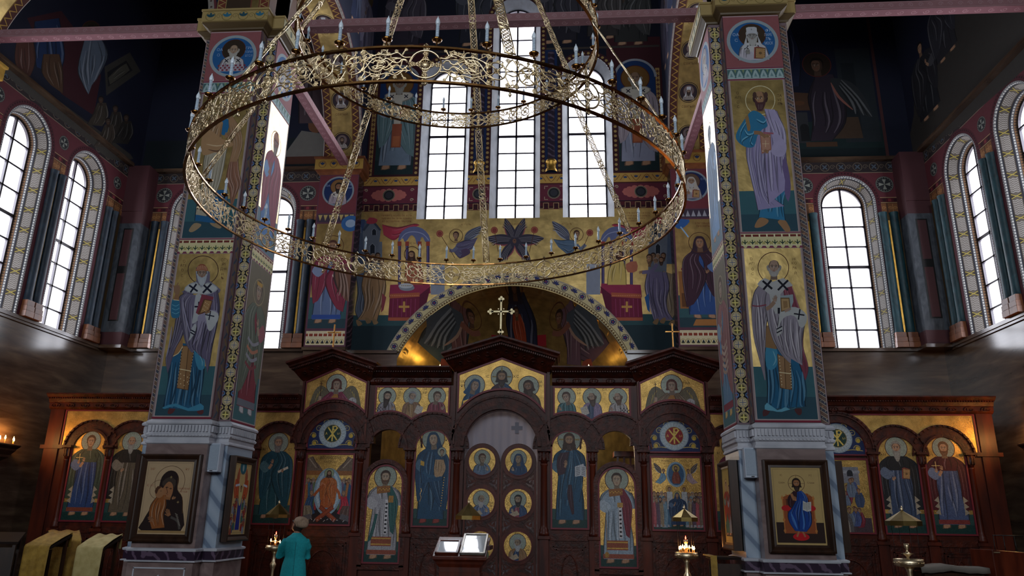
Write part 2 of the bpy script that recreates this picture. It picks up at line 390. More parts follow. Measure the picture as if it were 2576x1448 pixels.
    def hand(s, x, y, r, skin='a98468', ang=0):
        """open blessing hand: palm, four fingers and a thumb"""
        d = s.yd; c, q = math.cos(ang), math.sin(ang)
        def T(a, b): a, b = a * r, b * r; return (x + a * c - b * q, y + d * (a * q + b * c))
        s.poly([T(*p) for p in ((-.45, -.7), (.45, -.7), (.5, .2), (-.5, .2))], shade(skin, .6)); s.poly([T(*p) for p in ((-.38, -.7), (.38, -.7), (.42, .15), (-.42, .15))], skin)
        for i, (a, l) in enumerate(((-.36, .85), (-.12, 1.15), (.12, 1.05), (.34, .75))):
            s.line([T(a, 0), T(a * 1.2, l)], r * .24, shade(skin, .6), smooth=0); s.line([T(a, 0), T(a * 1.2, l)], r * .16, skin, smooth=0)
        s.line([T(-.4, -.4), T(-.85, .2)], r * .22, skin, smooth=0)
        return s
    def cross(s, x, y, r, col, w=.36, rot=0, m=0):
        for a in (0, PI / 2):
            c, q = math.cos(a + rot), math.sin(a + rot); px, py = -q, c
            s.poly([(x + c * r * e + px * r * w * f, y + q * r * e + py * r * w * f) for e, f in ((-1, -.5), (1, -.5), (1, .5), (-1, .5))], col, m)
        return s
    def book(s, x, y, w, h, col='8a4038', cover='a58055', ang=0, edge=None):
        d = s.yd; c, q = math.cos(ang), math.sin(ang)
        T = lambda a, b: (x + a * c - b * q, y + d * (a * q + b * c))
        s.poly([T(-w * .62, -h / 2 - h * .04), T(w / 2, -h / 2), T(w / 2, h / 2), T(-w * .3, h / 2 + h * .1), T(-w * .62, h / 2)], edge or col)
        s.poly([T(-w / 2, -h / 2), T(w / 2, -h / 2), T(w / 2, h / 2), T(-w / 2, h / 2)], shade(cover, .6))
        s.poly([T(-w * .42, -h * .44), T(w * .42, -h * .44), T(w * .42, h * .44), T(-w * .42, h * .44)], cover)
        for i in range(5):
            for a in (-.38, .38): s.ell(*T(w * a, h * (i - 2) * .18), w * .035, None, 'e0c89a', n=6)
        s.ell(*T(0, 0), w * .16, None, shade(cover, .65), n=10)
        return s
    def saint(s, x, y0, y1, robe='3c5a78', cloak='6a4660', halo=None, hm=0, seed=1, skin='a98468', hair='4a3426', beard=None, bald=False, w=1.0, item=None, feet='a98468', epi=None, omo=None, long=False, cover=None, turn=0, hat=None, bl=1.0, side=1, hem=None, hr=2.0, fd=7, tilt=0, hand='bless', open_=False):
        """standing figure: y0 = soles, y1 = crown of the head"""
        H = abs(y1 - y0); d = s.yd; X = lambda a: x + a * H * w * side; Y = lambda b: y0 + d * b * H
        r = H * .068
        hx, hy = X(0), Y(.925)
        if halo: s.ell(hx, hy + d * r * .1, r * hr, r * hr, '4a2018', n=32).ell(hx, hy + d * r * .1, r * hr * .94, r * hr * .94, halo, hm, n=32)
        for a in (-.075, .07):
            s.poly([(X(a - .025), Y(.05)), (X(a + .025), Y(.05)), (X(a + .035), Y(.0)), (X(a - .045), Y(-.012))], shade(feet, .6), smooth=2)
            s.poly([(X(a - .018), Y(.05)), (X(a + .018), Y(.05)), (X(a + .026), Y(.005)), (X(a - .035), Y(-.005))], feet, smooth=2)
        s.garb([(X(-.10), Y(.78)), (X(-.12), Y(.5)), (X(-.14), Y(.25)), (X(-.15), Y(.035))], [(X(.10), Y(.78)), (X(.12), Y(.5)), (X(.15), Y(.25)), (X(.15), Y(.035))], robe, fd, seed)
        if hem: s.poly([(X(-.148), Y(.09)), (X(.148), Y(.09)), (X(.15), Y(.04)), (X(-.15), Y(.04))], hem)
        if epi:
            s.poly([(X(-.045), Y(.6)), (X(.045), Y(.6)), (X(.055), Y(.12)), (X(-.055), Y(.12))], shade(epi, .5))
            s.poly([(X(-.038), Y(.6)), (X(-.004), Y(.6)), (X(-.004), Y(.13)), (X(-.047), Y(.13))], epi); s.poly([(X(.004), Y(.6)), (X(.038), Y(.6)), (X(.047), Y(.13)), (X(.004), Y(.13))], epi)
            for i in range(6): s.ell(X(-.024), Y(.18 + i * .05), H * .006, None, 'e8d8b0', n=5).ell(X(.024), Y(.18 + i * .05), H * .006, None, 'e8d8b0', n=5)
        if open_:
            for e in (-1, 1):
                s.garb([(X(e * .03), Y(.82)), (X(e * .1), Y(.7)), (X(e * .115), Y(.5)), (X(e * .11), Y(.35)), (X(e * .13), Y(.2))], [(X(e * .09), Y(.83)), (X(e * .19), Y(.73)), (X(e * .205), Y(.5)), (X(e * .2), Y(.33)), (X(e * .19), Y(.2))], cloak, 5, seed + 3)
                for k in range(3): s.poly([(X(e * .12), Y(.36 - k * .07)), (X(e * .165), Y(.31 - k * .07)), (X(e * .115), Y(.28 - k * .07))], '9a9484')
            s.garb([(X(-.07), Y(.83)), (X(-.12), Y(.76)), (X(-.1), Y(.66))], [(X(.07), Y(.83)), (X(.12), Y(.76)), (X(.1), Y(.66))], cloak, 3, seed)
        elif cloak:
            s.garb([(X(-.07), Y(.83)), (X(-.17), Y(.74)), (X(-.19), Y(.55)), (X(-.17), Y(.35)), (X(-.15), Y(.22))], [(X(.02), Y(.8)), (X(-.03), Y(.66)), (X(-.02), Y(.5)), (X(-.06), Y(.36)), (X(-.1), Y(.26))], cloak, 4, seed + 3)
            s.garb([(X(-.02), Y(.83)), (X(.02), Y(.7)), (X(-.05), Y(.52)), (X(.02), Y(.3)), (X(.1), Y(.16))], [(X(.09), Y(.82)), (X(.18), Y(.72)), (X(.2), Y(.52)), (X(.19), Y(.3)), (X(.17), Y(.12))], cloak, 6, seed + 5)
        else:
            s.garb([(X(-.07), Y(.83)), (X(-.16), Y(.75)), (X(-.18), Y(.6))], [(X(.07), Y(.83)), (X(.16), Y(.75)), (X(.18), Y(.6))], robe, 5, seed + 3)
        s.poly([(X(-.19), Y(.62)), (X(-.15), Y(.7)), (X(-.09), Y(.66)), (X(-.06), Y(.62)), (X(-.12), Y(.55))], shade(robe, 1.2), smooth=3)
        if omo:
            s.poly([(X(-.1), Y(.835)), (X(.1), Y(.835)), (X(.13), Y(.78)), (X(.05), Y(.73)), (X(-.05), Y(.73)), (X(-.13), Y(.78))], shade(omo, .7), smooth=2)
            s.poly([(X(-.09), Y(.83)), (X(.09), Y(.83)), (X(.12), Y(.785)), (X(.04), Y(.74)), (X(-.04), Y(.74)), (X(-.12), Y(.785))], omo, smooth=2)
            s.poly([(X(-.035), Y(.76)), (X(.035), Y(.76)), (X(.03), Y(.45)), (X(-.03), Y(.42))], omo)
            for a, b in ((-.065, .79), (.065, .79), (0, .6)): s.cross(X(a), Y(b), H * .026, '1c1a2c', .38, PI / 4 if b > .7 else 0)
        s.head(hx, hy, r, skin, hair, beard, bl, bald, long=long, cover=cover, turn=turn, hat=hat, tilt=tilt)
        if hand == 'bless': s.line([(X(-.08), Y(.6)), (X(-.05), Y(.66))], H * .035, skin, smooth=0); s.hand(X(-.045), Y(.69), H * .03, skin)
        elif hand == 'low': s.hand(X(-.06), Y(.56), H * .03, skin, -.8)
        if item == 'book': s.book(X(.07), Y(.62), H * .085, H * .12, ang=-.12 * side * d)
        elif item == 'open':
            s.poly([(X(.02), Y(.63)), (X(.085), Y(.645)), (X(.15), Y(.66)), (X(.16), Y(.56)), (X(.09), Y(.54)), (X(.03), Y(.53))], 'c8ccd0')
            for i in range(4): s.line([(X(.03), Y(.615 - i * .02)), (X(.08), Y(.625 - i * .02))], H * .004, '404048', smooth=0).line([(X(.095), Y(.628 - i * .02)), (X(.148), Y(.64 - i * .02))], H * .004, '404048', smooth=0)
            s.hand(X(.1), Y(.54), H * .028, skin, -.3)
        elif item == 'scroll': s.line([(X(.03), Y(.56)), (X(.14), Y(.62))], H * .03, 'd0c8b4', smooth=0).hand(X(.08), Y(.575), H * .026, skin)
        elif item == 'cross': s.cross(X(-.1), Y(.72), H * .05, 'c8b070', .16).hand(X(-.1), Y(.66), H * .028, skin)
        elif item == 'child':
            s.garb([(X(.0), Y(.7)), (X(-.01), Y(.6)), (X(.03), Y(.53))], [(X(.13), Y(.7)), (X(.16), Y(.6)), (X(.1), Y(.52))], 'b8865a', 5, 3)
            s.head(X(.07), Y(.755), H * .042, skin, '4a3020', halo='9fa79a' if hm == 0 else None)
            s.hand(X(.02), Y(.56), H * .03, skin, -.9)
        elif item == 'staff': s.line([(X(-.13), Y(.05)), (X(-.1), Y(.95))], H * .012, '6a4a2a', smooth=0)
        return s
    def bust(s, x, y, r, halo, robe='6a4a5a', cloak=None, hm=0, omo=None, book=False, base=None, **k):
        """half figure: face centre x, y, half head height r; base = how far the chest reaches down, in r"""
        d = s.yd; b = base or 4.2; X = lambda a: x + a * r; Y = lambda c: y + d * c * r
        s.ell(x, y + d * r * .15, r * 2.05, None, '4a2018', n=32).ell(x, y + d * r * .15, r * 1.93, None, halo, hm, n=32)
        s.garb([(X(-.5), Y(-1.1)), (X(-1.9), Y(-1.9)), (X(-2.4), Y(-b))], [(X(.5), Y(-1.1)), (X(1.9), Y(-1.9)), (X(2.4), Y(-b))], robe, 8, int(r * 97) + 2)
        if cloak: s.garb([(X(.1), Y(-1.2)), (X(.3), Y(-2.2)), (X(.2), Y(-b))], [(X(.8), Y(-1.1)), (X(2.0), Y(-2.0)), (X(2.4), Y(-b))], cloak, 5, 4); s.garb([(X(-.8), Y(-1.1)), (X(-2.0), Y(-2.0)), (X(-2.4), Y(-b))], [(X(-.3), Y(-1.2)), (X(-1.0), Y(-2.4)), (X(-1.4), Y(-b))], cloak, 3, 6)
        if omo:
            s.poly([(X(-.8), Y(-1.15)), (X(.8), Y(-1.15)), (X(1.7), Y(-2.0)), (X(.5), Y(-2.7)), (X(-.5), Y(-2.7)), (X(-1.7), Y(-2.0))], omo, smooth=2)
            for a in (-1, 1): s.cross(X(a * 1.0), Y(-1.95), r * .45, '1c1a2c', .36, PI / 4)
        s.head(x, y, r, **k)
        if book: s.book(X(1.0), Y(-b * .72), r * 1.5, r * 1.9, ang=-.1).hand(X(-.8), Y(-b * .66), r * .55, k.get('skin', 'a98468'))
        return s
    def wing(s, x, y, L_, ang, col='4a3c44', edge='8a5a50', n=6, side=1):
        """feathered wing from its root"""
        d = s.yd; c, q = math.cos(ang), math.sin(ang)
        T = lambda a, b: (x + side * (a * c - b * q) * L_, y + d * (a * q + b * c) * L_)
        s.poly([T(0, 0), T(.25, .2), (T(.6, .2)), T(1, .05), T(.7, -.1), T(.35, -.16), T(.05, -.1)], col, smooth=4)
        for i in range(n):
            f = (i + .5) / n; s.line([T(.1 + .1 * f, .1 - .15 * f), T(.5 + .1 * math.sin(f * 3), .12 - .22 * f), T(1.02 - .3 * f, .08 - .3 * f)], L_ * .045, shade(col, .7 if i % 2 else 1.25), taper=True)
        s.line([T(.05, -.1), T(.35, -.17), T(.7, -.13)], L_ * .05, edge, taper=True)
        return s
    def scroll(s, x, y, r, col, w=None, flip=1, turns=1.35):
        """spiral tendril"""
        w = w or r * .18; pts = []
        for i in range(18):
            a = i / 17 * turns * 2 * PI; q = r * (1 - .8 * i / 17); pts.append((x + q * math.cos(a) * flip, y + q * math.sin(a)))
        for i in range(17): s.line([pts[i], pts[i + 1]], w * (1 - .4 * i / 17), col, smooth=0)
        return s
    def build(s, name, parent=None, drop=None):
        V = []; E_ = []
        if s.extra: V += list(s.extra)
        if s.dense:
            for k, (p, c, m) in enumerate(s.sh):
                q = []
                for a, b in zip(p, np.roll(p, -1, 0)):
                    n = max(1, int(np.hypot(*(b - a)) / s.dense)); q += [a + (b - a) * i / n for i in range(n)]
                s.sh[k] = (np.array(q), c, m)
        lo = s.sh[0][0].min(0); hi = s.sh[0][0].max(0); sp = max(hi - lo)
        for p, c, m in s.sh:
            b = len(V); n = len(p); V += [tuple(q) for q in p]; E_ += [(b + i, b + (i + 1) % n) for i in range(n)]
        r = delaunay_2d_cdt([Vector(q) for q in V], E_, [], 0, 1e-5 * sp, False)
        v = np.array([(q.x, q.y) for q in r[0]]); t = np.array([f for f in r[2] if len(f) == 3])
        c = v[t].mean(1); own = np.full(len(t), -1)
        for k, (p, col, m) in enumerate(s.sh):
            a, b = p.min(0), p.max(0)
            ix = np.nonzero((c[:, 0] >= a[0]) & (c[:, 0] <= b[0]) & (c[:, 1] >= a[1]) & (c[:, 1] <= b[1]))[0]
            if k: ix = ix[own[ix] >= 0]
            if not len(ix): continue
            x, y = c[ix, 0][:, None], c[ix, 1][:, None]
            x1, y1 = p[:, 0][None], p[:, 1][None]; x2, y2 = np.roll(p[:, 0], -1)[None], np.roll(p[:, 1], -1)[None]
            up = (y1 <= y) & (y2 > y); dn = (y1 > y) & (y2 <= y)
            sd = (x2 - x1) * (y - y1) - (x - x1) * (y2 - y1)
            wn = (up & (sd > 0)).sum(1) - (dn & (sd < 0)).sum(1)
            own[ix[wn != 0]] = k
        ok = own >= 0; ok &= np.array([s.sh[k][1] is not None for k in np.maximum(own, 0)])
        t = t[ok]; own = own[ok]
        used, inv = np.unique(t.ravel(), return_inverse=True); t = inv.reshape(-1, 3); v = v[used]
        o3 = [s.out(*q) for q in v]
        me = bpy.data.meshes.new(name); me.from_pydata([tuple(map(float, q)) for q in o3], [], t.tolist()); me.update()
        at_ = me.attributes.new('Col', 'FLOAT_COLOR', 'CORNER')
        cc = [(*lin(s.sh[k][1]), 1) for k in own]
        at_.data.foreach_set('color', np.repeat(np.array(cc), 3, axis=0).ravel().astype('f'))
        me.polygons.foreach_set('material_index', [s.sh[k][2] for k in own])
        if s.extra: me.polygons.foreach_set('use_smooth', [True] * len(me.polygons))
        o = obj(name, me, parent, [M[x] for x in s.mats])
        return o
def wallY(Y): return lambda x, z: (x, Y, z)
def wallX(X): return lambda y, z: (X, y, z)
def pxY(Y):
    def f(u, v):
        p = at(u, v, 'Y', Y); return (p[0], p[2])
    return f
# ------------------------------------------------------------------ the building
PC_ = 10.66
XS, YE, YP, YM = 9.15, 16.0, 15.85, 16.3      # side walls, aisle east wall, piers, altar wall
ZS = 5.25                                        # window sill line
GOLD, BLUE, TEALG, PINK, CRIM, CREAM = 'b98d3c', '17305c', '2c4f52', '8a5a58', '6a2438', 'cfc4a0'
def apath(c, z0, zs, rm):
    h = zs - z0; la = PI * rm
    def f(p, r):
        if p < h: return (c - r, z0 + p)
        if p < h + la: a = PI - (p - h) / rm; return (c + r * math.cos(a), zs + r * math.sin(a))
        return (c + r, zs - (p - h - la))
    return f, 2 * h + la
def arch_pts(c, z0, zs, r, n=24): return [(c - r, z0)] + [(c + r * math.cos(PI - PI * i / n), zs + r * math.sin(PI - PI * i / n)) for i in range(n + 1)] + [(c + r, z0)]
def arch_fill(a, c, z0, zs, r0, r1, col, m=0):
    a.poly(arch_pts(c, z0, zs, r1) + arch_pts(c, z0, zs, r0)[::-1], col, m)
def arch_decor(a, c, z0, zs, r0, r1, kind, step, c1, c2='cfc4a0'):
    rm = (r0 + r1) / 2; f, tot = apath(c, z0, zs, rm); n = int(tot / step); st = tot / n
    for i in range(n):
        p = (i + .5) * st; h = st / 2
        if kind == 'bead': x, y = f(p, rm); a.ell(x, y, (r1 - r0) * .36, None, c1, n=6)
        elif kind == 'chev':
            a.poly([f(p - h * .8, r0), f(p, rm), f(p - h * .8, r1), f(p - h * .1, r1), f(p + h * .7, rm), f(p - h * .1, r0)], c1)
        elif kind == 'zig': a.poly([f(p - h, r0), f(p, r1), f(p + h, r0)], c1)
        elif kind == 'diam':
            a.poly([f(p - h * .5, rm), f(p, r1 - .005), f(p + h * .5, rm), f(p, r0 + .005)], c1)
        elif kind == 'knot':
            a.poly([f(p - h * .92, rm), f(p - h * .6, r1), f(p + h * .6, r1), f(p + h * .92, rm), f(p + h * .6, r0), f(p - h * .6, r0)], c1)
            for j in range(7):
                q = p - h * .7 + j * h * .22
                for w0, w1 in ((r0, rm), (rm, r1)):
                    a.poly([f(q, w0 + .012), f(q + h * .12, (w0 + w1) / 2), f(q, w1 - .012), f(q + h * .12, w1 - .012), f(q + h * .22, (w0 + w1) / 2), f(q + h * .12, w0 + .012)], c2)
def win_ornament(a, c, z0, zs):
    arch_fill(a, c, z0 + .001, zs, .60, .74, '4e222b'); arch_decor(a, c, zs - .12, zs, .665, .72, 'bead', .07, '2a1218')
    arch_fill(a, c, z0, zs, .60, .635, '77787c'); arch_decor(a, c, z0, zs, .60, .635, 'bead', .05, 'c8c8c4')
_rev = {}
def painted_reveal(key, q, h, r, r2, dep, parent):
    """splayed jamb with its painted bands: p runs along the arch, w goes from the wall (0) to the glass (1)"""
    if key in _rev:
        return obj('window_reveal', _rev[key], parent)
    rm = .53; la = PI * rm; tot = 2 * h + la
    def out(p, w):
        R_, d = r + (r2 - r) * w, dep * w
        if p < h: return q(-R_, d, p)
        if p < h + la: t = PI - (p - h) / rm; return q(R_ * math.cos(t), d, h + R_ * math.sin(t))
        return q(R_, d, tot - p)
    a = Art(out=out); a.dense = .12; a.rect(0, 0, tot, 1, '15161f')
    a.rect(0, 0, tot, .09, '4a4b50'); a.rect(0, .14, tot, .62, '282019'); a.rect(0, .68, tot, .80, '4a4b50'); a.rect(0, .80, tot, 1, '3c2c22')
    n = int(tot / .055)
    for i in range(n):
        x = (i + .5) * tot / n
        for w in (.045, .74): a.poly([(x - .017, w - .035), (x + .017, w - .035), (x + .017, w + .035), (x - .017, w + .035)], 'a3a39e')
        a.poly([(x - .024, .81), (x + .024, .81), (x, .97)], '6e5034')
    n = int(tot / .42)
    for i in range(n):
        x0, st = i * tot / n, tot / n
        a.poly([(x0 + .01, .38), (x0 + .07, .17), (x0 + st - .07, .17), (x0 + st - .01, .38), (x0 + st - .07, .59), (x0 + .07, .59)], '4a433d')
        for k in range(8):
            x = x0 + .06 + k * (st - .13) / 8
            for w0, w1 in ((.19, .38), (.38, .57)): a.poly([(x, w0), (x + .022, (w0 + w1) / 2), (x, w1), (x + .022, w1), (x + .042, (w0 + w1) / 2), (x + .022, w0)], '7d7974')
        for e in (-1, 1): a.poly([(x0 - .05, .38 - e * .2), (x0 - .035, .38 - e * .22), (x0 + .05, .38 + e * .2), (x0 + .035, .38 + e * .22)], '857838')
    a.extra = [(tot * i / 110, w) for i in range(111) for w in (0, 1)]
    o = a.build('window_reveal', parent); _rev[key] = o.data; return o
def roundel_cross(a, x, z, r):
    a.ell(x, z, r, None, '2a2c30', n=28); a.ring(x, z, r * .92, r * .06, '7d8078', n=24)
    for i in range(18): a.ell(x + r * .8 * math.cos(i * PI / 9), z + r * .8 * math.sin(i * PI / 9), r * .05, None, '8a8a80', n=5)
    for k in range(4):
        t = k * PI / 2; c, s = math.cos(t), math.sin(t)
        a.poly([(x, z), (x + r * (.62 * c - .22 * s), z + r * (.62 * s + .22 * c)), (x + r * (.62 * c + .22 * s), z + r * (.62 * s - .22 * c))], '8c9088')
def registers(a, s0, s1, ztop, roundels=()):
    """painted registers of a wall from s0 to s1"""
    a.rect(s0, 0, s1, ZS, '665040', 2)
    a.rect(s0, ZS, s1, 8.33, '4a3a22')
    a.rect(s0, 8.33, s1, 8.58, '4e3322')
    n = int((s1 - s0) / .24)
    for i in range(n):
        x = s0 + (i + .5) * (s1 - s0) / n; a.rect(x - .105, 8.345, x + .105, 8.565, '7d5334')
        for q in (-1, 1): a.scroll(x + q * .05, 8.45, .045, 'b08050', .014, q)
        a.line([(x, 8.36), (x, 8.55)], .012, 'b08050', smooth=0)
    a.rect(s0, 8.58, s1, 8.71, '4a1620')
    n = int((s1 - s0) / .12)
    for i in range(n): x = s0 + (i + .5) * (s1 - s0) / n; a.rect(x - .035, 8.61, x + .035, 8.68, '7a2f36' if i % 2 else '2c1016')
    a.rect(s0, 8.58, s1, 8.592, 'b09a70'); a.rect(s0, 8.70, s1, 8.712, 'b09a70')
    a.rect(s0, 8.712, s1, 9.32, '5e2c34')
    a.rect(s0, 9.32, s1, 9.63, '2c2527'); a.rect(s0, 9.32, s1, 9.335, '8a7a68'); a.rect(s0, 9.615, s1, 9.63, '8a7a68')
    n = int((s1 - s0) / .36)
    for i in range(n):
        x = s0 + (i + .5) * (s1 - s0) / n; a.ring(x, 9.475, .1, .014, '6d6254', n=16); a.cross(x, 9.475, .07, '4d5a68', .4, PI / 4)
        a.scroll(x + .17, 9.475, .06, '6d6254', .012)
    a.rect(s0, 9.63, s1, ztop, '14182c')
# --- side walls
def side_wall(sx):
    side = 'left' if sx < 0 else 'right'
    a = Art(out=wallX(sx * XS), mats=('paint', 'gold', 'marble'))
    a.rect(-10, 0, YE, 16.5, '14182c'); registers(a, -10, YE, 16.5)
    ys = (14.25, 12.37, 10.49)
    for y in ys: win_ornament(a, y, ZS, 8.62)
    for y in (15.25, 13.31, 11.43): roundel_cross(a, y, 9.02, .15)
    # upper mural: rock, figures, with low light darkened into the colours
    if sx < 0:
        k = 1455 / 660; a.tf = lambda x, y: tuple(at(x / k, y / k, 'X', -XS)[[1, 2]]); a.yd = -1
        a.poly([(20, 395), (90, 385), (330, 560), (650, 800), (740, 880), (600, 880), (480, 770), (200, 560)], '3f3c38', smooth=2)
        a.poly([(150, 100), (340, 60), (520, 300), (560, 420), (520, 640), (340, 520)], '3a1820')
        a.garb([(190, 120), (185, 250), (200, 370)], [(330, 100), (360, 300), (330, 420)], '182c50', 6, 3); a.garb([(240, 300), (230, 400), (280, 470)], [(330, 300), (350, 400), (350, 520)], '4a3424', 6, 4)
        a.garb([(90, 230), (80, 330), (110, 420)], [(180, 200), (200, 330), (170, 420)], '4a2c24', 5, 6)
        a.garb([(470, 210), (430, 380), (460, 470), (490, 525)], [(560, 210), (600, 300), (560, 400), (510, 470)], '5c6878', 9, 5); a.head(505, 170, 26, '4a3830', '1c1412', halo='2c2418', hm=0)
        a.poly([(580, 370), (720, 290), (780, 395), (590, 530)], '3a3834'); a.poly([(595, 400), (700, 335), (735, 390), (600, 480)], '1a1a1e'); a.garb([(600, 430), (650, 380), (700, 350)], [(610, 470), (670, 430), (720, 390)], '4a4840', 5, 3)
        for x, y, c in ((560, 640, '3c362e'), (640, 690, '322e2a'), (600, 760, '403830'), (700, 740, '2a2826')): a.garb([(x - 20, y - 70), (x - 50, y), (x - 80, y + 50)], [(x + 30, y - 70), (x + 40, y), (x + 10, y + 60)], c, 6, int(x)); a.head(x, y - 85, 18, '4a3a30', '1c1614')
        a.tf = lambda x, y: (x, y); a.yd = 1
    else:
        a.poly([(9.5, 9.63), (15.9, 9.63), (15.7, 10.6), (15.2, 11.6), (14.2, 11.2), (13.2, 12.4), (12.4, 12.2), (11.6, 13.4), (9.5, 14.6)], '35322f', smooth=3)
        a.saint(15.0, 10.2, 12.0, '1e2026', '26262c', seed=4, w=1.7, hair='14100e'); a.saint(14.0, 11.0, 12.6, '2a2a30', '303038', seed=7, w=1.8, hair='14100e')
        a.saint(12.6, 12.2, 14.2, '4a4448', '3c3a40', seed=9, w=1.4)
    for z0, z1, c in ((9.66, 9.69, '5a3038'),): a.rect(-10, z0, YE, z1, c)
    for y in ys: a.hole(arch_pts(y, ZS, 8.62, .60))
    w = a.build('wall_' + side); tag(w, kind='structure')
    for i, y in enumerate(ys): window(f'window_{(0 if sx < 0 else 10) + i + 1}', sx, 'X', y, ZS, 8.62, 7, 4)
    return w
# --- a window: reveal, bars and pane
wn = [0]
def window(name, sgn, ax, c, z0, zs, rows, thick, r=.60, r2=.455, dep=.35, plane=None, ztop_ex=0):
    base = plane if plane is not None else XS
    def g(s, d, z):
        return (sgn * (base + d), s, z) if ax == 'X' else (s, base + d, z)
    root = empty(name, g(c, 0, z0)); tag(root, kind='structure')
    def q(s, d, z):
        p = g(s, d, z); o = g(c, 0, z0); return (p[0] - o[0], p[1] - o[1], p[2] - o[2])
    mb = MB(); n = 20
    if z0 < 8: painted_reveal((ax, sgn), lambda x, d, z: q(c + x, d, z0 + z), zs - z0, r, r2, dep, root)
    o = arch_pts(c, z0, zs, r, n); i_ = arch_pts(c, z0, zs, r2, n); k = len(o)
    mb.add([q(x, 0, z) for x, z in o] + [q(x, dep, z) for x, z in i_], [(j, j + 1, k + j + 1, k + j) for j in range(k - 1)] + [(k - 1, 0, k, 2 * k - 1)])
    if z0 > 8: mb.build('window_reveal', M['reveal'], root)
    fr = MB()
    def bar(x0, x1, za, zb, d0=dep - .02, d1=dep + .03): 
        vs = [q(x, d, z) for z in (za, zb) for d in (d0, d1) for x in (x0, x1)]
        fr.add(vs, [(0, 2, 3, 1), (4, 5, 7, 6), (0, 1, 5, 4), (2, 6, 7, 3), (0, 4, 6, 2), (1, 3, 7, 5)])
    st = (zs - z0) / rows
    for j in range(rows + 1):
        t = .034 if j == thick else .018
        bar(c - r2, c + r2, z0 + j * st - t, z0 + j * st + t)
    bar(c - .022, c + .022, z0, zs + r2)
    for a0, a1 in zip(arch_pts(c, z0, zs, r2 - .012, n)[:-1], arch_pts(c, z0, zs, r2 - .012, n)[1:]):
        x0, z0_ = a0; x1, z1_ = a1; L_ = math.hypot(x1 - x0, z1_ - z0_) or 1; nx, nz = -(z1_ - z0_) / L_ * .014, (x1 - x0) / L_ * .014
        vs = [q(x + e * nx, d, z + e * nz) for x, z in (a0, a1) for d in (dep - .02, dep + .03) for e in (-1, 1)]
        fr.add(vs, [(0, 1, 3, 2), (4, 6, 7, 5), (0, 4, 5, 1), (2, 3, 7, 6), (0, 2, 6, 4), (1, 5, 7, 3)])
    fr.build('window_frame', M['winframe'], root)
    gl = MB(); pts = arch_pts(c, z0, zs, r2, n)
    gl.add([q(x, dep + .01, z) for x, z in pts], [tuple(range(len(pts)))]); gl.build('window_pane', M['glass'], root)
    return root
wl, wr = side_wall(-1), side_wall(1)
# --- aisle east walls
def aisle_wall(sx):
    side = 'east_left' if sx < 0 else 'east_right'
    a = Art(out=wallY(YE), mats=('paint', 'gold', 'marble'))
    s0, s1 = (3.7, XS) if sx > 0 else (-XS, -3.7)
    a.rect(s0, 0, s1, 16.5, '14182c'); registers(a, s0, s1, 16.5)  # mural colours above the band are deepened for the weak light
    for x in (5.76, 7.545): win_ornament(a, sx * x, ZS, 8.62)
    for x in (4.88, 6.65, 8.42): roundel_cross(a, sx * x, 9.03, .2)
    if sx > 0:
        a.rect(6.0, 9.7, 8.55, 10.65, '16282a'); a.rect(6.0, 9.7, 8.55, 9.95, '101e22'); a.rect(8.55, 9.63, 8.62, 14, '4a2a2c')
        a.rect(6.0, 10.1, 6.9, 10.9, '2e3034'); a.poly([(6.0, 10.95), (7.0, 10.95), (7.05, 11.4), (6.0, 11.5)], '4a3426')
        a.ell(6.35, 11.2, .16, .08, '6a4a30', n=12); a.ell(6.75, 11.15, .12, .06, '5a3c28', n=12)
        for i in range(3): a.poly(arch_pts(6.2 + i * .3, 10.15, 10.5, .1, 8), '15171a')
        a.rect(7.7, 10.1, 8.5, 12.6, '232a30'); a.rect(7.8, 10.3, 8.1, 12.2, '1a2026')
        a.poly([(7.4, 10.2), (8.1, 10.2), (8.05, 10.75), (7.45, 10.75)], '45362a')
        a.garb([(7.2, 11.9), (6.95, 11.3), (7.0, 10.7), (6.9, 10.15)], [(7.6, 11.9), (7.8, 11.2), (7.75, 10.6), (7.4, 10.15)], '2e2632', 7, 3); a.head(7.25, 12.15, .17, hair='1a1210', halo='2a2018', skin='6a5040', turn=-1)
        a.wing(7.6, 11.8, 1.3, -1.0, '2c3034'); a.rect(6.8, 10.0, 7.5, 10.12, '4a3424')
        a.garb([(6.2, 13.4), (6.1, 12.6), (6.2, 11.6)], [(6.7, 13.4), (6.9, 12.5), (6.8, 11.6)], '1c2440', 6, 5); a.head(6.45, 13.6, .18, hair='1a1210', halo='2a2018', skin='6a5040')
    else:
        a.rect(-9.1, 9.7, -3.7, 10.5, '131c22'); a.poly([(-5.6, 10.0), (-4.35, 10.0), (-4.1, 10.5), (-5.2, 10.7)], '6a6864')
        a.rect(-5.5, 9.8, -4.4, 10.0, '4a2a20')
        for x in (-5.0, -4.6): a.poly([(x, 10.7), (x + .25, 10.65), (x + .22, 11.0), (x + .05, 11.3), (x - .05, 11.0)], '6a4630', smooth=3)
        a.garb([(-5.2, 13.8), (-5.4, 12.2), (-5.3, 10.9)], [(-4.3, 13.8), (-4.2, 12.2), (-4.3, 10.9)], '4a3c42', 7, 11)
        a.saint(-7.4, 10.1, 12.6, '1c2c50', '202a3a', seed=3)
        a.rect(-6.9, 9.95, -6.2, 10.15, '8a8a84'); a.rect(-6.95, 10.15, -6.2, 10.4, '3a3a38')
    for x in (5.76, 7.545): a.hole(arch_pts(sx * x, ZS, 8.62, .60))
    w = a.build('wall_' + side); tag(w, kind='structure')
    for i, x in enumerate((5.76, 7.545)): window(f'window_{(4 if sx < 0 else 14) + i}', 1, 'Y', sx * x, ZS, 8.62, 7, 4, plane=YE)
aisle_wall(-1); aisle_wall(1)
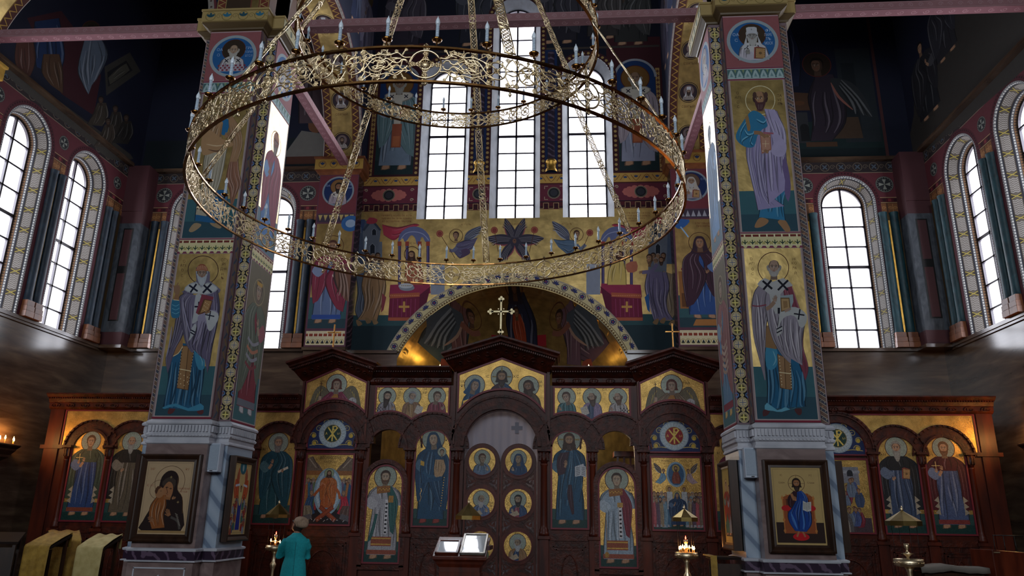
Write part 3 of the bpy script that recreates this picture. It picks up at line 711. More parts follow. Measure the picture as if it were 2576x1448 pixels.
# --- painted corner pilasters, ledges
for sx in (-1, 1):
    side = 'left' if sx < 0 else 'right'
    mb = MB(); x0, x1 = sorted((sx * 8.64, sx * XS))
    mb.box(x0, x1, 15.6, YE, 5.55, 8.15, 0); mb.box(x0, x1, 15.6, YE, 8.15, 8.45, 1); mb.box(x0, x1, 15.6, YE, ZS, 5.55, 1)
    xc = sx * 8.9
    mb.box(xc - .12, xc + .12, 15.594, 15.6, 5.8, 8.02, 2); mb.box(xc - .09, xc + .09, 15.59, 15.596, 5.83, 7.99, 3)
    mb.box(xc - .10, xc + .10, 15.588, 15.594, 6.92, 7.1, 2)
    mb.box(x0, x1, 15.58, YE, 8.45, 9.62, 1)
    mb.build('trim_pilaster_' + side, [M['greymarble'], mat('faded_rose_paint_' + side, '#4a262c', .6), M['black'], mat('dark_rose_panel_' + side, '#4a2a2e', .6)])['kind'] = 'structure'
    mb = MB()
    mb.box(sx * XS, sx * (XS - .06), -10, 15.6, ZS - .07, ZS); mb.box(sx * XS, sx * (XS - .035), -10, 15.6, ZS - .12, ZS - .07)
    mb.box(sx * 8.58, sx * XS, 15.54, YE, ZS - .07, ZS); mb.box(sx * 3.7, sx * 8.6, YE - .06, YE, ZS - .07, ZS)
    mb.box(sx * XS, sx * (XS - .12), -10, 15.58, 9.60, 9.68); mb.box(sx * 3.7, sx * XS, YE - .12, YE, 9.60, 9.68)
    mb.build('trim_ledge_' + side, M['marble'])['kind'] = 'structure'
# --- marbled half columns beside the windows
def half_column(loc, rz, label, group):
    t = empty('marbled_half_column', loc, rz, label, 'column', group)
    mb = MB(); mb.lathe((0, 0, 0), [(.105, .33), (.095, .36), (.09, .5), (.087, 3.0), (.095, 3.05), (.1, 3.08)], 14, a0=PI, a1=2 * PI); mb.build('shaft', COLM[0], t)
    mb = MB(); mb.box(-.118, .118, -.13, 0, 0, .12); mb.box(-.112, .112, -.125, 0, .12, .22); mb.box(-.105, .105, -.11, 0, .22, .33); mb.build('base', M['bronzebase'], t, .006)
    return t
COLM = [M['teal']]
def strip(loc, rz, label, group, h=2.9):
    mb = MB(); mb.prism([(-.02, .42), (-.008, .33), (0, .25), (.008, .33), (.02, .42), (.017, h), (-.017, h)], -.012, 0)
    o = mb.build('gilded_strip', M['goldstrip']); o.location = loc; o.rotation_euler = (0, 0, rz); tag(o, label, 'gilded moulding', group)
for sx in (-1, 1):
    sd = 'north' if sx < 0 else 'south'
    rz = -PI / 2 if sx < 0 else PI / 2
    rz = PI / 2 if sx < 0 else -PI / 2
    wn_ = 'left' if sx < 0 else 'right'
    COLM[0] = M['tealdark'] if sx < 0 else M['teal']
    for k, (ya, nm) in enumerate(((13.31, 'between two tall windows'), (15.22, 'in the far corner'))):
        for j, dy in enumerate((-.12, .12)):
            half_column((sx * XS, ya + dy, ZS), rz, f'{"dark blue" if sx < 0 else "teal"} half column on the {wn_} wall {nm}, {"nearer" if j == 0 else "farther"} of its pair', f'half columns of the {wn_} side wall')
        strip((sx * XS, ya, ZS), rz, f'narrow gilded strip between half columns {nm}, {wn_} wall', 'gilded strips between the half columns')
    for k, (xa, nm) in enumerate(((8.40, 'outermost'), (6.65, 'between windows'), (4.86, 'beside the painted pier'))):
        for j, dx in enumerate((-.12, .12)):
            half_column((sx * xa + dx, YE, ZS), 0, f'{"dark blue" if sx < 0 else "teal"} half column, {wn_} aisle end wall, {nm}, {"left" if j == 0 else "right"} of its pair', f'half columns of the {wn_} aisle end wall')
        strip((sx * xa, YE, ZS), 0, f'narrow gilded strip of the {wn_} aisle end wall, {nm}', 'gilded strips between the half columns')
# --- altar wall with the communion scene
CR = lambda ox, oy, s, Y=YM: (lambda x, y: tuple(at(ox + x / s, oy + y / s, 'Y', Y)[[0, 2]]))
a = Art(tf=CR(860, 440, 2.8622), yd=-1, out=wallY(YM), mats=('paint', 'gold', 'marble'))
a.poly([(-3.72, 4.9), (3.72, 4.9), (3.72, 16.5), (-3.72, 16.5)], '0d1122', raw=True)
R_ = lambda x0, z0, x1, z1, c, m=0: a.poly([(x0, z0), (x1, z0), (x1, z1), (x0, z1)], c, m, raw=True)
ident = lambda x, y: (x, y)
crop_tf = a.tf
# registers in metres
a.tf = ident; a.yd = 1
R_(-3.72, 4.9, 3.72, 5.26, '665040', 2)
R_(-3.72, 5.26, 3.72, 8.68, GOLD, 1)
R_(-3.72, 5.26, 3.72, 6.1, '2a4a50'); R_(-3.72, 5.26, 3.72, 5.85, '1c3038')
R_(-3.72, 8.66, 3.72, 8.84, '4a1620'); n = 62
for i in range(n):
    x = -3.7 + (i + .5) * 7.4 / n; R_(x - .04, 8.69, x + .04, 8.80 if i % 2 else 8.74, '2c0e16')
    a.line([(x - .06, 8.68), (x - .06, 8.82), (x + .06, 8.82)] if i % 2 else [(x - .06, 8.82), (x - .06, 8.68), (x + .06, 8.68)], .012, 'b0a070', smooth=0)
R_(-3.72, 8.86, 3.72, 9.3, '5e2434')
for x in (-1.0 + .17, .86 + .1, -3.0, 3.0):
    big = abs(x) > 2
    if big:
        for k in range(16):
            t = k * PI / 8; a.ell(x + .32 * math.cos(t) * 1.15, 9.08 + .13 * math.sin(t), .07, .045, 'a8605a', n=8)
        a.ell(x, 9.08, .38, .13, 'a8605a', n=20)
        for e in (-1, 1):
            for f in (-1, 1): a.scroll(x + e * .56, 9.08 + f * .13, .045, 'b0a58c', .014, e)
    a.ell(x, 9.08, .15, None, '9a927c', n=24); a.ell(x, 9.08, .125, None, '1a1c22', n=24); a.ring(x, 9.08, .137, .012, '2a2620', n=20)
    a.ell(x, 9.08, .085, None, '2e3038', n=20)
    if not big:
        for e in (-1, 1):
            for f in (-1, 1): a.line([(x + e * .22, 9.08 + f * .1), (x + e * .22, 9.08 + f * .17), (x + e * .14, 9.08 + f * .17)], .014, 'b0a58c', smooth=0)
R_(-3.72, 9.32, 3.72, 9.58, 'b5924c'); R_(-3.72, 9.31, 3.72, 9.335, '5a2a20'); R_(-3.72, 9.565, 3.72, 9.59, '4a1c20')
for i in range(30):
    x = -3.6 + i * .25; s_ = 1 if i % 2 else -1
    a.line([(x - .12, 9.45 - s_ * .07), (x, 9.45 + s_ * .08), (x + .12, 9.45 - s_ * .07)], .014, '7a4a28')
    for t in (0, .7, -.7): a.ell(x + .035 * math.sin(t), 9.44 + s_ * -.01 + .03 * math.cos(t), .017, .03, '26406e', rot=-t, n=8)
# blue niches with hierarchs
for x0, x1 in ((-3.4, -2.42), (2.48, 3.46)):
    R_(x0 - .2, 9.6, x1 + .2, 13.3, '3a141c')
    n = 40
    for e in (x0 - .11, x1 + .06):
        R_(e - .05, 9.6, e + .05, 12.4, 'a0824e')
        for k in range(22): a.cross(e, 9.68 + k * .125, .045, '4a1c20', .5)
    xc = (x0 + x1) / 2; r = (x1 - x0) / 2
    a.poly(arch_pts(xc, 9.62, 12.15, r), '12305e'); arch_fill(a, xc, 12.15, 12.15, r - .02, r + .04, '8a8f98')
    R_(x0, 9.62, x1, 10.55, '1d3638'); R_(x0, 9.62, x1, 10.0, '142a2e')
def hierarch(xc, sd, c1, c2):
    a.saint(xc, 9.78, 12.3, c1, c2, halo='6a4a20', hm=0, seed=sd, hair='8a8880', beard='8a8880', bald=True, omo='b9b4a8', w=1.1, hr=2.1, epi=None, item='book', skin='7d6450')
    a.rect(xc - .12, 10.35, xc + .12, 11.0, '8a4a34'); a.rect(xc - .09, 10.38, xc + .09, 10.66, 'a4603e')
hierarch(-2.91, 5, '6d7f92', '5f7a80'); hierarch(2.97, 8, '8d93a8', '9a8f98')
# upper murals, the dimness up there mixed into their paint
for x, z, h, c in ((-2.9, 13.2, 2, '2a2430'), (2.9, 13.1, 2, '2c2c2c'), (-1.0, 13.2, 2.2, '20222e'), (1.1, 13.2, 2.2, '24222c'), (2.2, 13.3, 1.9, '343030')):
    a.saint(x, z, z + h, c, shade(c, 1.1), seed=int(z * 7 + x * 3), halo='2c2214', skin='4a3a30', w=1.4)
R_(-3.6, 13.0, 3.6, 13.06, '3a3430')
# strips beside the windows and painted columns between them
WC = ((-1.70, 12.2), (.03, 14.0), (1.77, 12.2))
for x, zs in WC:
    arch_fill(a, x, 9.6, zs, .60, .75, '3a1a20'); arch_decor(a, x, 9.6, zs, .62, .73, 'bead', .125, 'a58a54')
for xc in (-.835, .9):
    R_(xc - .15, 9.62, xc + .15, 13.0, '152a54')
# the scene, drawn as it stands in the picture
a.tf = crop_tf; a.yd = -1
def T3(lines, x, y, h, col, wmax):
    for i, l in enumerate(lines): a.text(l, x, y + i * h * 1.9, h, col, wmax=wmax)
T3(['ПРИМИТЕ ЯДИТЕ СIЕ ЕСТЬ', 'ТѢЛО МОЕ ЕЖЕ ЗА ВЫ ЛОМИМОЕ', 'ВО ОСТАВЛЕНIЕ ГРѢХОВЪ'], 395, 297, 11, '6a2a20', 220)
T3(['ПIЙТЕ ОТЪ НЕЯ ВСИ СIЯ ЕСТЬ', 'КРОВЬ МОЯ НОВАГО ЗАВѢТА', 'ЗА ВЫ И ЗА МНОГИ', 'ИЗЛИВАЕМАЯ'], 2110, 278, 10, '6a2a20', 220)
def church(ox, f):
    X = lambda x: ox + f * x
    a.poly([(X(60), 330), (X(190), 330), (X(225), 420), (X(225), 640), (X(60), 640)], '4d5a70'); a.poly([(X(40), 410), (X(90), 320), (X(170), 320), (X(150), 410)], '3a4c72')
    a.poly([(X(150), 400), (X(215), 310), (X(280), 400), (X(270), 480), (X(290), 480), (X(290), 900), (X(165), 900)], '66707e'); a.poly([(X(215), 310), (X(285), 395), (X(270), 400), (X(215), 335), (X(160), 405), (X(148), 395)], '3c4658')
    a.poly([(X(175), 345), (X(200), 305), (X(255), 318), (X(245), 345), (X(210), 352)], 'a03a4a', smooth=2)
    a.poly(arch_pts(0, 0, 0, 1), '000000') if 0 else None
    for x, y, w, h in ((92, 380, 12, 40), (122, 378, 12, 40), (232, 400, 14, 32), (220, 510, 16, 60)):
        a.poly([(X(x - w), y + h), (X(x - w), y), (X(x), y - w), (X(x + w), y), (X(x + w), y + h)], '1c2430', smooth=0); a.line([(X(x - w - 3), y + h), (X(x - w - 3), y), (X(x), y - w - 3), (X(x + w + 3), y), (X(x + w + 3), y + h)], 4, '8a94a0', smooth=0)
church(0, 1); church(2496, -1)
for s_, ox in ((1, 0), (-1, 2500)):
    X = lambda x: ox + s_ * x
    a.garb([(X(290), 355), (X(400), 375), (X(520), 350), (X(560), 360)], [(X(300), 430), (X(370), 470), (X(420), 440), (X(480), 400)], 'a03448', 5, 3)
    # ciborium
    a.poly([(X(405), 490), (X(415), 430), (X(460), 385), (X(520), 370), (X(580), 385), (X(625), 430), (X(636), 480), (X(600), 480), (X(585), 450), (X(570), 450), (X(560), 490), (X(540), 500), (X(530), 460), (X(510), 435), (X(490), 440), (X(470), 470), (X(450), 480), (X(440), 455), (X(420), 470)], '5a6288', smooth=2)
    a.line([(X(425), 460), (X(460), 420), (X(520), 408), (X(585), 425), (X(625), 470)], 6, '8890b0')
    for x in (415, 470, 560, 620):
        a.rect(X(x - 11), 500, X(x + 11), 800, '3a3258'); a.rect(X(x - 5), 500, X(x - 1), 800, '6a6290'); a.rect(X(x - 14), 478, X(x + 14), 510, '8a3a2e')
    # wall behind and altar
    a.rect(X(640), 640, X(740), 860, '7e8696'); a.rect(X(640), 640, X(740), 665, '9aa2b0')
    a.poly([(X(348), 790), (X(632), 780), (X(640), 850), (X(560), 870), (X(340), 880)], '8a2c4a'); a.poly([(X(345), 870), (X(560), 862), (X(555), 1040), (X(332), 1048)], '6a1c38'); a.poly([(X(560), 862), (X(640), 800), (X(600), 960), (X(555), 1040)], '561430')
    a.poly([(X(347), 855), (X(560), 845), (X(560), 875), (X(345), 888)], 'a0543c'); a.rect(X(334), 1025, X(555), 1048, 'a0543c')
    for q in range(6): a.line([(X(370 + q * 32), 890), (X(365 + q * 32), 1020)], 5, '84345a', smooth=0)
    a.cross(X(448), 948, 38, 'b88a4c', .42)
    for k in range(16): a.ell(X(352 + k * 13), 868, 3, None, 'e0b070', n=5)
    # christ
    a.ring(X(505), 570, 55, 5, '3a1a14'); a.garb([(X(470), 620), (X(455), 680), (X(450), 790)], [(X(545), 620), (X(580), 690), (X(590), 790)], 'a05a40' if s_ > 0 else 'c0a860', 6, 4)
    a.head(X(502), 578, 26, '9a7658', '3a2018', '3a2018', long=True, turn=-s_)
a.ell(462, 800, 55, 22, '9aa2ac', n=20); a.ell(468, 812, 55, 22, '7d8590', n=20); a.ell(462, 798, 48, 17, 'b5bac0', n=20)
for k in range(6): a.ell(432 + k * 13, 796, 5, 4, '8a7a60', n=6)
a.poly([(2045, 640), (2120, 620), (2125, 690), (2060, 700)], 'a0604a', smooth=2)
a.text('IC XC', 515, 497, 13, '5a2418'); a.text('IC XC', 1990, 497, 13, '5a2418')
# apostles in two queues
def apostles(ox, s_, cols, sd):
    X = lambda x: ox + s_ * x
    rnd = random.Random(sd)
    for i, (x, y) in enumerate(((185, 585), (225, 590), (258, 585), (200, 615), (240, 620), (285, 625))): a.head(X(x), y, 21, ('8a6a50', '9a7658')[i % 2], ('3a241a', '8a8078', '2a1a14')[i % 3], ('3a241a', '8a8078', None)[i % 3], turn=s_)
    a.garb([(X(100), 720), (X(112), 850), (X(95), 980), (X(130), 1050)], [(X(190), 690), (X(200), 850), (X(190), 950), (X(215), 1045)], cols[0], 7, sd)
    a.garb([(X(160), 700), (X(140), 800), (X(160), 900), (X(150), 980), (X(110), 1040)], [(X(300), 690), (X(320), 800), (X(300), 900), (X(270), 990), (X(255), 1050)], cols[1], 10, sd + 2)
    a.poly([(X(290), 850), (X(320), 880), (X(300), 970), (X(282), 990)], cols[2])
    for x, y in ((120, 1065), (235, 1055), (185, 1048)): a.poly([(X(x - 18), y - 20), (X(x + 5), y - 18), (X(x + 28), y + 8), (X(x - 5), y + 22)], '8a7050', smooth=2)
apostles(0, 1, ('5a6678', '9a7a58', '8a4048'), 3)
apostles(2500, -1, ('8a7a62', '6e6888', '2c5c98'), 9)
a.line([(2160, 700), (2230, 690), (2270, 640)], 26, '6e6888'); a.hand(2150, 700, 16, '9a7658', -1.2); a.head(2215, 600, 25, '9a7658', '3a241a', None, turn=-1)
# seraph and flying angels
for s_ in (-1, 1):
    cx = 1245 + 0 * s_
    for ang, L_ in ((1.15, 175), (.05, 205), (-.95, 175)): a.wing(cx + s_ * 6, 475 + (0 if ang > 0 else 14), L_, ang, '33303e', '8a4a50', 8, side=s_)
a.ell(1243, 475, 14, 17, '6a4a3c', n=14); a.ell(1243, 470, 5, 3, '2a1a18', n=6)
for x, y, s_ in ((825, 440, 1), (1685, 430, -1)):
    lean = 1 if s_ > 0 else 1
    f = 1 if x < 1200 else 1
for (hx, hy, f) in ((822, 437, 1), (1690, 428, 1)):
    a.ring(hx, hy, 48, 4, '4a2a18'); g = 1 if hx < 1200 else -1
    if g > 0:
        a.wing(880, 470, 165, .62, '4a4f62', '8a9098', 7, side=1)
        a.garb([(830, 490), (880, 470), (930, 465), (978, 448)], [(800, 545), (850, 600), (900, 560), (940, 530)], '54506c', 6, 4)
        a.poly([(860, 540), (905, 530), (925, 560), (880, 590), (845, 600), (865, 570)], '4a3a54', smooth=3)
        a.line([(830, 520), (800, 545), (775, 540)], 24, '5e6078')
    else:
        a.wing(1640, 462, 180, .75, '4a4f62', '8a9098', 7, side=-1)
        a.garb([(1520, 460), (1580, 468), (1640, 465), (1690, 480)], [(1560, 520), (1610, 560), (1640, 580), (1690, 520)], '4a6078', 6, 4)
        a.line([(1690, 500), (1720, 530), (1755, 500)], 24, '5e6a80')
    a.head(hx, hy, 24, '8a6a52', '3a1e1a', None, turn=-g)
for x, y, x1, y1 in ((705, 422, 815, 598), (1785, 415, 1715, 575), (1098, 397, 1125, 550), (1387, 395, 1350, 555)):
    a.line([(x, y), (x1, y1)], 4, '4a2a18', smooth=0); a.ell(x, y, 25, None, '7a3430', n=18); a.ring(x, y, 18, 3, 'a86a50')
a.text('АГГЕЛЪ', 895, 362, 13, '7a5a30'); a.text('СЕРАФИМЪ', 1243, 360, 13, '7a5a30'); a.text('АГГЕЛЪ', 1620, 358, 13, '7a5a30')
# bema arch band: cream with vine roundels, zigzag inside
CZ = 4.0; RO, RI = 3.07, 2.79
a.tf = ident; a.yd = 1
def arcz(r, n=60, z0=5.26):
    t0 = math.asin((z0 - CZ) / r); return [(r * math.cos(t0 + (PI - 2 * t0) * i / n), CZ + r * math.sin(t0 + (PI - 2 * t0) * i / n)) for i in range(n + 1)]
def band(r0, r1, c): a.poly(arcz(r1) + arcz(r0)[::-1], c)
band(RI, RO, 'b9ad84'); band(RO - .015, RO + .02, '9a9080'); band(RI + .075, RI + .088, '4a3020')
t0 = .44; nn = 30
for i in range(nn):
    t = t0 + (PI - 2 * t0) * (i + .5) / nn; r = (RO + RI + .09) / 2; x, z = r * math.cos(t), CZ + r * math.sin(t)
    if i % 2:
        a.ring(x, z, .075, .016, '2c2e48', n=16)
        for k in range(5): a.ell(x + .032 * math.cos(k * 1.257), z + .032 * math.sin(k * 1.257), .027, None, '2a3160', n=8)
        a.ell(x, z, .02, None, '7a2c40', n=8)
    else:
        for k in range(-2, 3): a.ell(x + .05 * math.cos(t + k * .6), z + .05 * math.sin(t + k * .6), .045, .02, '2a3160', rot=t + k * .6, n=8)
        a.line([((r - .08) * math.cos(t - .05), CZ + (r - .08) * math.sin(t - .05)), (x, z), ((r + .08) * math.cos(t + .05), CZ + (r + .08) * math.sin(t + .05))], .012, '5a4a30')
nn = 100
for i in range(nn):
    t = .44 + (PI - .88) * i / nn; dt = (PI - .88) / nn
    a.poly([((RI + .01) * math.cos(t), CZ + (RI + .01) * math.sin(t)), ((RI + .07) * math.cos(t + dt / 2), CZ + (RI + .07) * math.sin(t + dt / 2)), ((RI + .01) * math.cos(t + dt), CZ + (RI + .01) * math.sin(t + dt))], '5a4222')
a.hole([(2.56, 4.8), (2.56, 5.1)] + arcz(RI - .01, 60, 5.1) + [(-2.56, 5.1), (-2.56, 4.8)])
for x, zs in WC: a.hole(arch_pts(x, 8.45, zs, .60))
wm = a.build('wall_altar'); tag(wm, kind='structure')
for i, (x, zs) in enumerate(WC): window(f'window_{20 + i}', 1, 'Y', x, 8.45, zs, 8 if i != 1 else 12, 5, plane=YM)
# painted-marble columns between the altar windows
for j, xc in enumerate((-.835, .9)):
    t = empty('altar_window_column', (xc, YM, 9.6), 0, f'dark purple marble half column with gilded base, {"left" if j == 0 else "right"} of the tall middle altar window', 'column', 'columns between the altar windows')
    mb = MB(); mb.lathe((0, 0, 0), [(.1, .3), (.1, .36), (.09, .45), (.085, 3.3)], 14, a0=PI, a1=2 * PI); mb.build('shaft', veined('purple_marbled_column', '#2e2633', '#5a5062', 2.2, (.3, 1.2, .5), .35), t)
    mb = MB(); mb.lathe((0, 0, 0), [(.15, 0), (.15, .05), (.12, .1), (.12, .22), (.14, .25), (.14, .3), (.1, .33)], 14, a0=PI, a1=2 * PI); mb.build('base', M['goldstrip'], t)
mb = MB()
mb.box(-3.72, -2.56, YM - .07, YM, ZS - .05, ZS + .02); mb.box(2.56, 3.72, YM - .07, YM, ZS - .05, ZS + .02); mb.build('trim_ledge_altar', M['marble'])['kind'] = 'structure'
# --- apse conch behind the bema arch
def conch(x, z):
    r2 = max(0.0, 2.795 ** 2 - x * x - max(0, z - CZ) ** 2); return (x, YM + .003 + math.sqrt(r2), z)
a = Art(tf=lambda x, y: tuple((at(860 + x / 2.8622, 440 + y / 2.8622, 'Y', 17.8)[[0, 2]] * np.array([.97, 1]) + np.array([0, -.30]))), yd=-1, out=conch, mats=('paint', 'gold'))
a.poly([(-2.795, 2.6), (2.795, 2.6)] + [(2.795 * math.cos(PI * i / 60), CZ + 2.795 * math.sin(PI * i / 60)) for i in range(61)], '7a4a1a', 1, raw=True)
a.dense = .12; a.extra = [(x, z) for x in np.arange(-2.7, 2.75, .15) for z in np.arange(2.7, 6.8, .15) if x * x + max(0, z - CZ) ** 2 < 7.4] + [(q * 2.75 * math.cos(b), 4.0 + q * 2.75 * math.sin(b)) for b in np.linspace(0, PI, 80) for q in (1, .985, 1.01)]
for s_, ox in ((1, 0), (-1, 2510)):
    X = lambda x: ox + s_ * x
    a.garb([(X(880), 930), (X(760), 1000), (X(640), 1100), (X(580), 1180)], [(X(930), 980), (X(900), 1080), (X(850), 1180), (X(700), 1260)], '33424a' if s_ > 0 else '4a3a48', 9, 3)
    a.garb([(X(850), 930), (X(780), 1010), (X(780), 1100), (X(770), 1260)], [(X(940), 940), (X(900), 1040), (X(880), 1140), (X(880), 1240)], '5e4040' if s_ > 0 else '5a4450', 6, 4)
    a.wing(X(870), 960, 330, -.75, '3c4650', '8a7468', 8, side=-s_)
    a.ring(X(945), 970, 60, 5, '4a2a14'); a.head(X(935), 972, 30, '6a4a38', '241410', None, turn=s_)
    a.line([(X(860), 1010), (X(930), 1050), (X(985), 1040)], 30, '70483c'); a.poly([(X(700), 1230), (X(760), 1240), (X(760), 1300), (X(690), 1310)], '7a3c2c', smooth=2)
a.rect(1060, 1110, 1480, 1500, '6a3018'); a.rect(1065, 1045, 1475, 1110, '8a1c28')
a.garb([(1230, 850), (1180, 960), (1190, 1080), (1190, 1400)], [(1330, 850), (1400, 960), (1410, 1100), (1420, 1400)], '20243c', 9, 5)
a.garb([(1235, 930), (1225, 1000), (1250, 1110)], [(1290, 930), (1320, 1000), (1330, 1110)], '8a3820', 6, 6)
a.ring(1265, 810, 66, 5, '4a2a14'); a.head(1265, 822, 32, '6a4a38', '20141c', None, cover='20182c'); a.head(1262, 925, 22, '7a583c', '2a1810', None)
cw = a.build('wall_apse'); tag(cw, kind='structure'); 
mb = MB(); mb.lathe((0, YM + .02, 4.86), [(2.80, 0), (2.72, .06), (2.66, .08), (2.60, .2), (2.6, .26), (2.80, .28)], 40, smooth=False, a0=0, a1=PI); mb.lathe((0, YM + .02, 0), [(2.81, 0), (2.81, 4.9)], 40, mat=0, a0=0, a1=PI)
mb.build('trim_apse_cornice', M['pinkmarble'])['kind'] = 'structure'
mb = MB()
for x0, x1 in ((-XS, -2.8), (2.8, XS)): mb.box(x0, x1, YM + .02, YM + .1, 0, 4.95)
mb.box(-3.3, 3.3, YM + .02, YM + .06, 7.0, 7.3); mb.box(-3.3, 3.3, YM + .04, 19.6, 7.1, 7.3); mb.box(-3.3, 3.3, 19.4, 19.6, 0, 7.2)
for e in (-1, 1): mb.box(e * 3.2, e * 3.3, YM + .04, 19.5, 0, 7.2)
tag(mb.build('wall_apse_light_seal', M['marble']), kind='structure')  # lower altar walls, plus an unseen box added to keep outside light out
# --- nave walls above the side arches, and walls above the outer arches
def spandrel(nm, outf, s0, s1, cs, cz, r, feet, fig):
    a = Art(out=outf); a.rect(s0, feet, s1, 16.5, '151a30'); a.rect(s0, feet, s1, 9.9, '3a2024')  # shadow on these walls goes into the mural colours
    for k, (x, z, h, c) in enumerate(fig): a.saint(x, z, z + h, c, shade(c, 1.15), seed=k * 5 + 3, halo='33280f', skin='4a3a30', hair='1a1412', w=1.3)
    arch_fill(a, cs, cz, cz, r, r + .1, '857f78'); arch_decor(a, cs, cz, cz, r + .02, r + .08, 'bead', .12, '4a3a34'); arch_fill(a, cs, cz, cz, r + .1, r + .14, '5e2a30')
    a.hole([(cs - r, feet - 1), (cs + r, feet - 1)] + [(cs + r * math.cos(PI * i / 40), cz + r * math.sin(PI * i / 40)) for i in range(41)])
    tag(a.build(nm), kind='structure')
for sx, nm in ((-1, 'left'), (1, 'right')):
    spandrel('wall_nave_' + nm, wallX(sx * 3.625), 10.9, YM, 13.32, 9.75, 2.45, 9.8, [(14.6, 12.6, 2.2, '28304c'), (13.2, 12.8, 2.2, '3a2832'), (11.9, 12.8, 2.2, '2c3436'), (15.5, 12.0, 2.4, '302c40')])
    a0_, a1_ = sorted((sx * 4.5, sx * XS)); spandrel('wall_transverse_' + nm, wallY(PC_ - .445), a0_, a1_, sx * 6.9, 9.5, 2.2, 9.5, [(sx * 5.0, 11.8, 2, '28304c'), (sx * 8.8, 11.6, 2.2, '3a2832')])
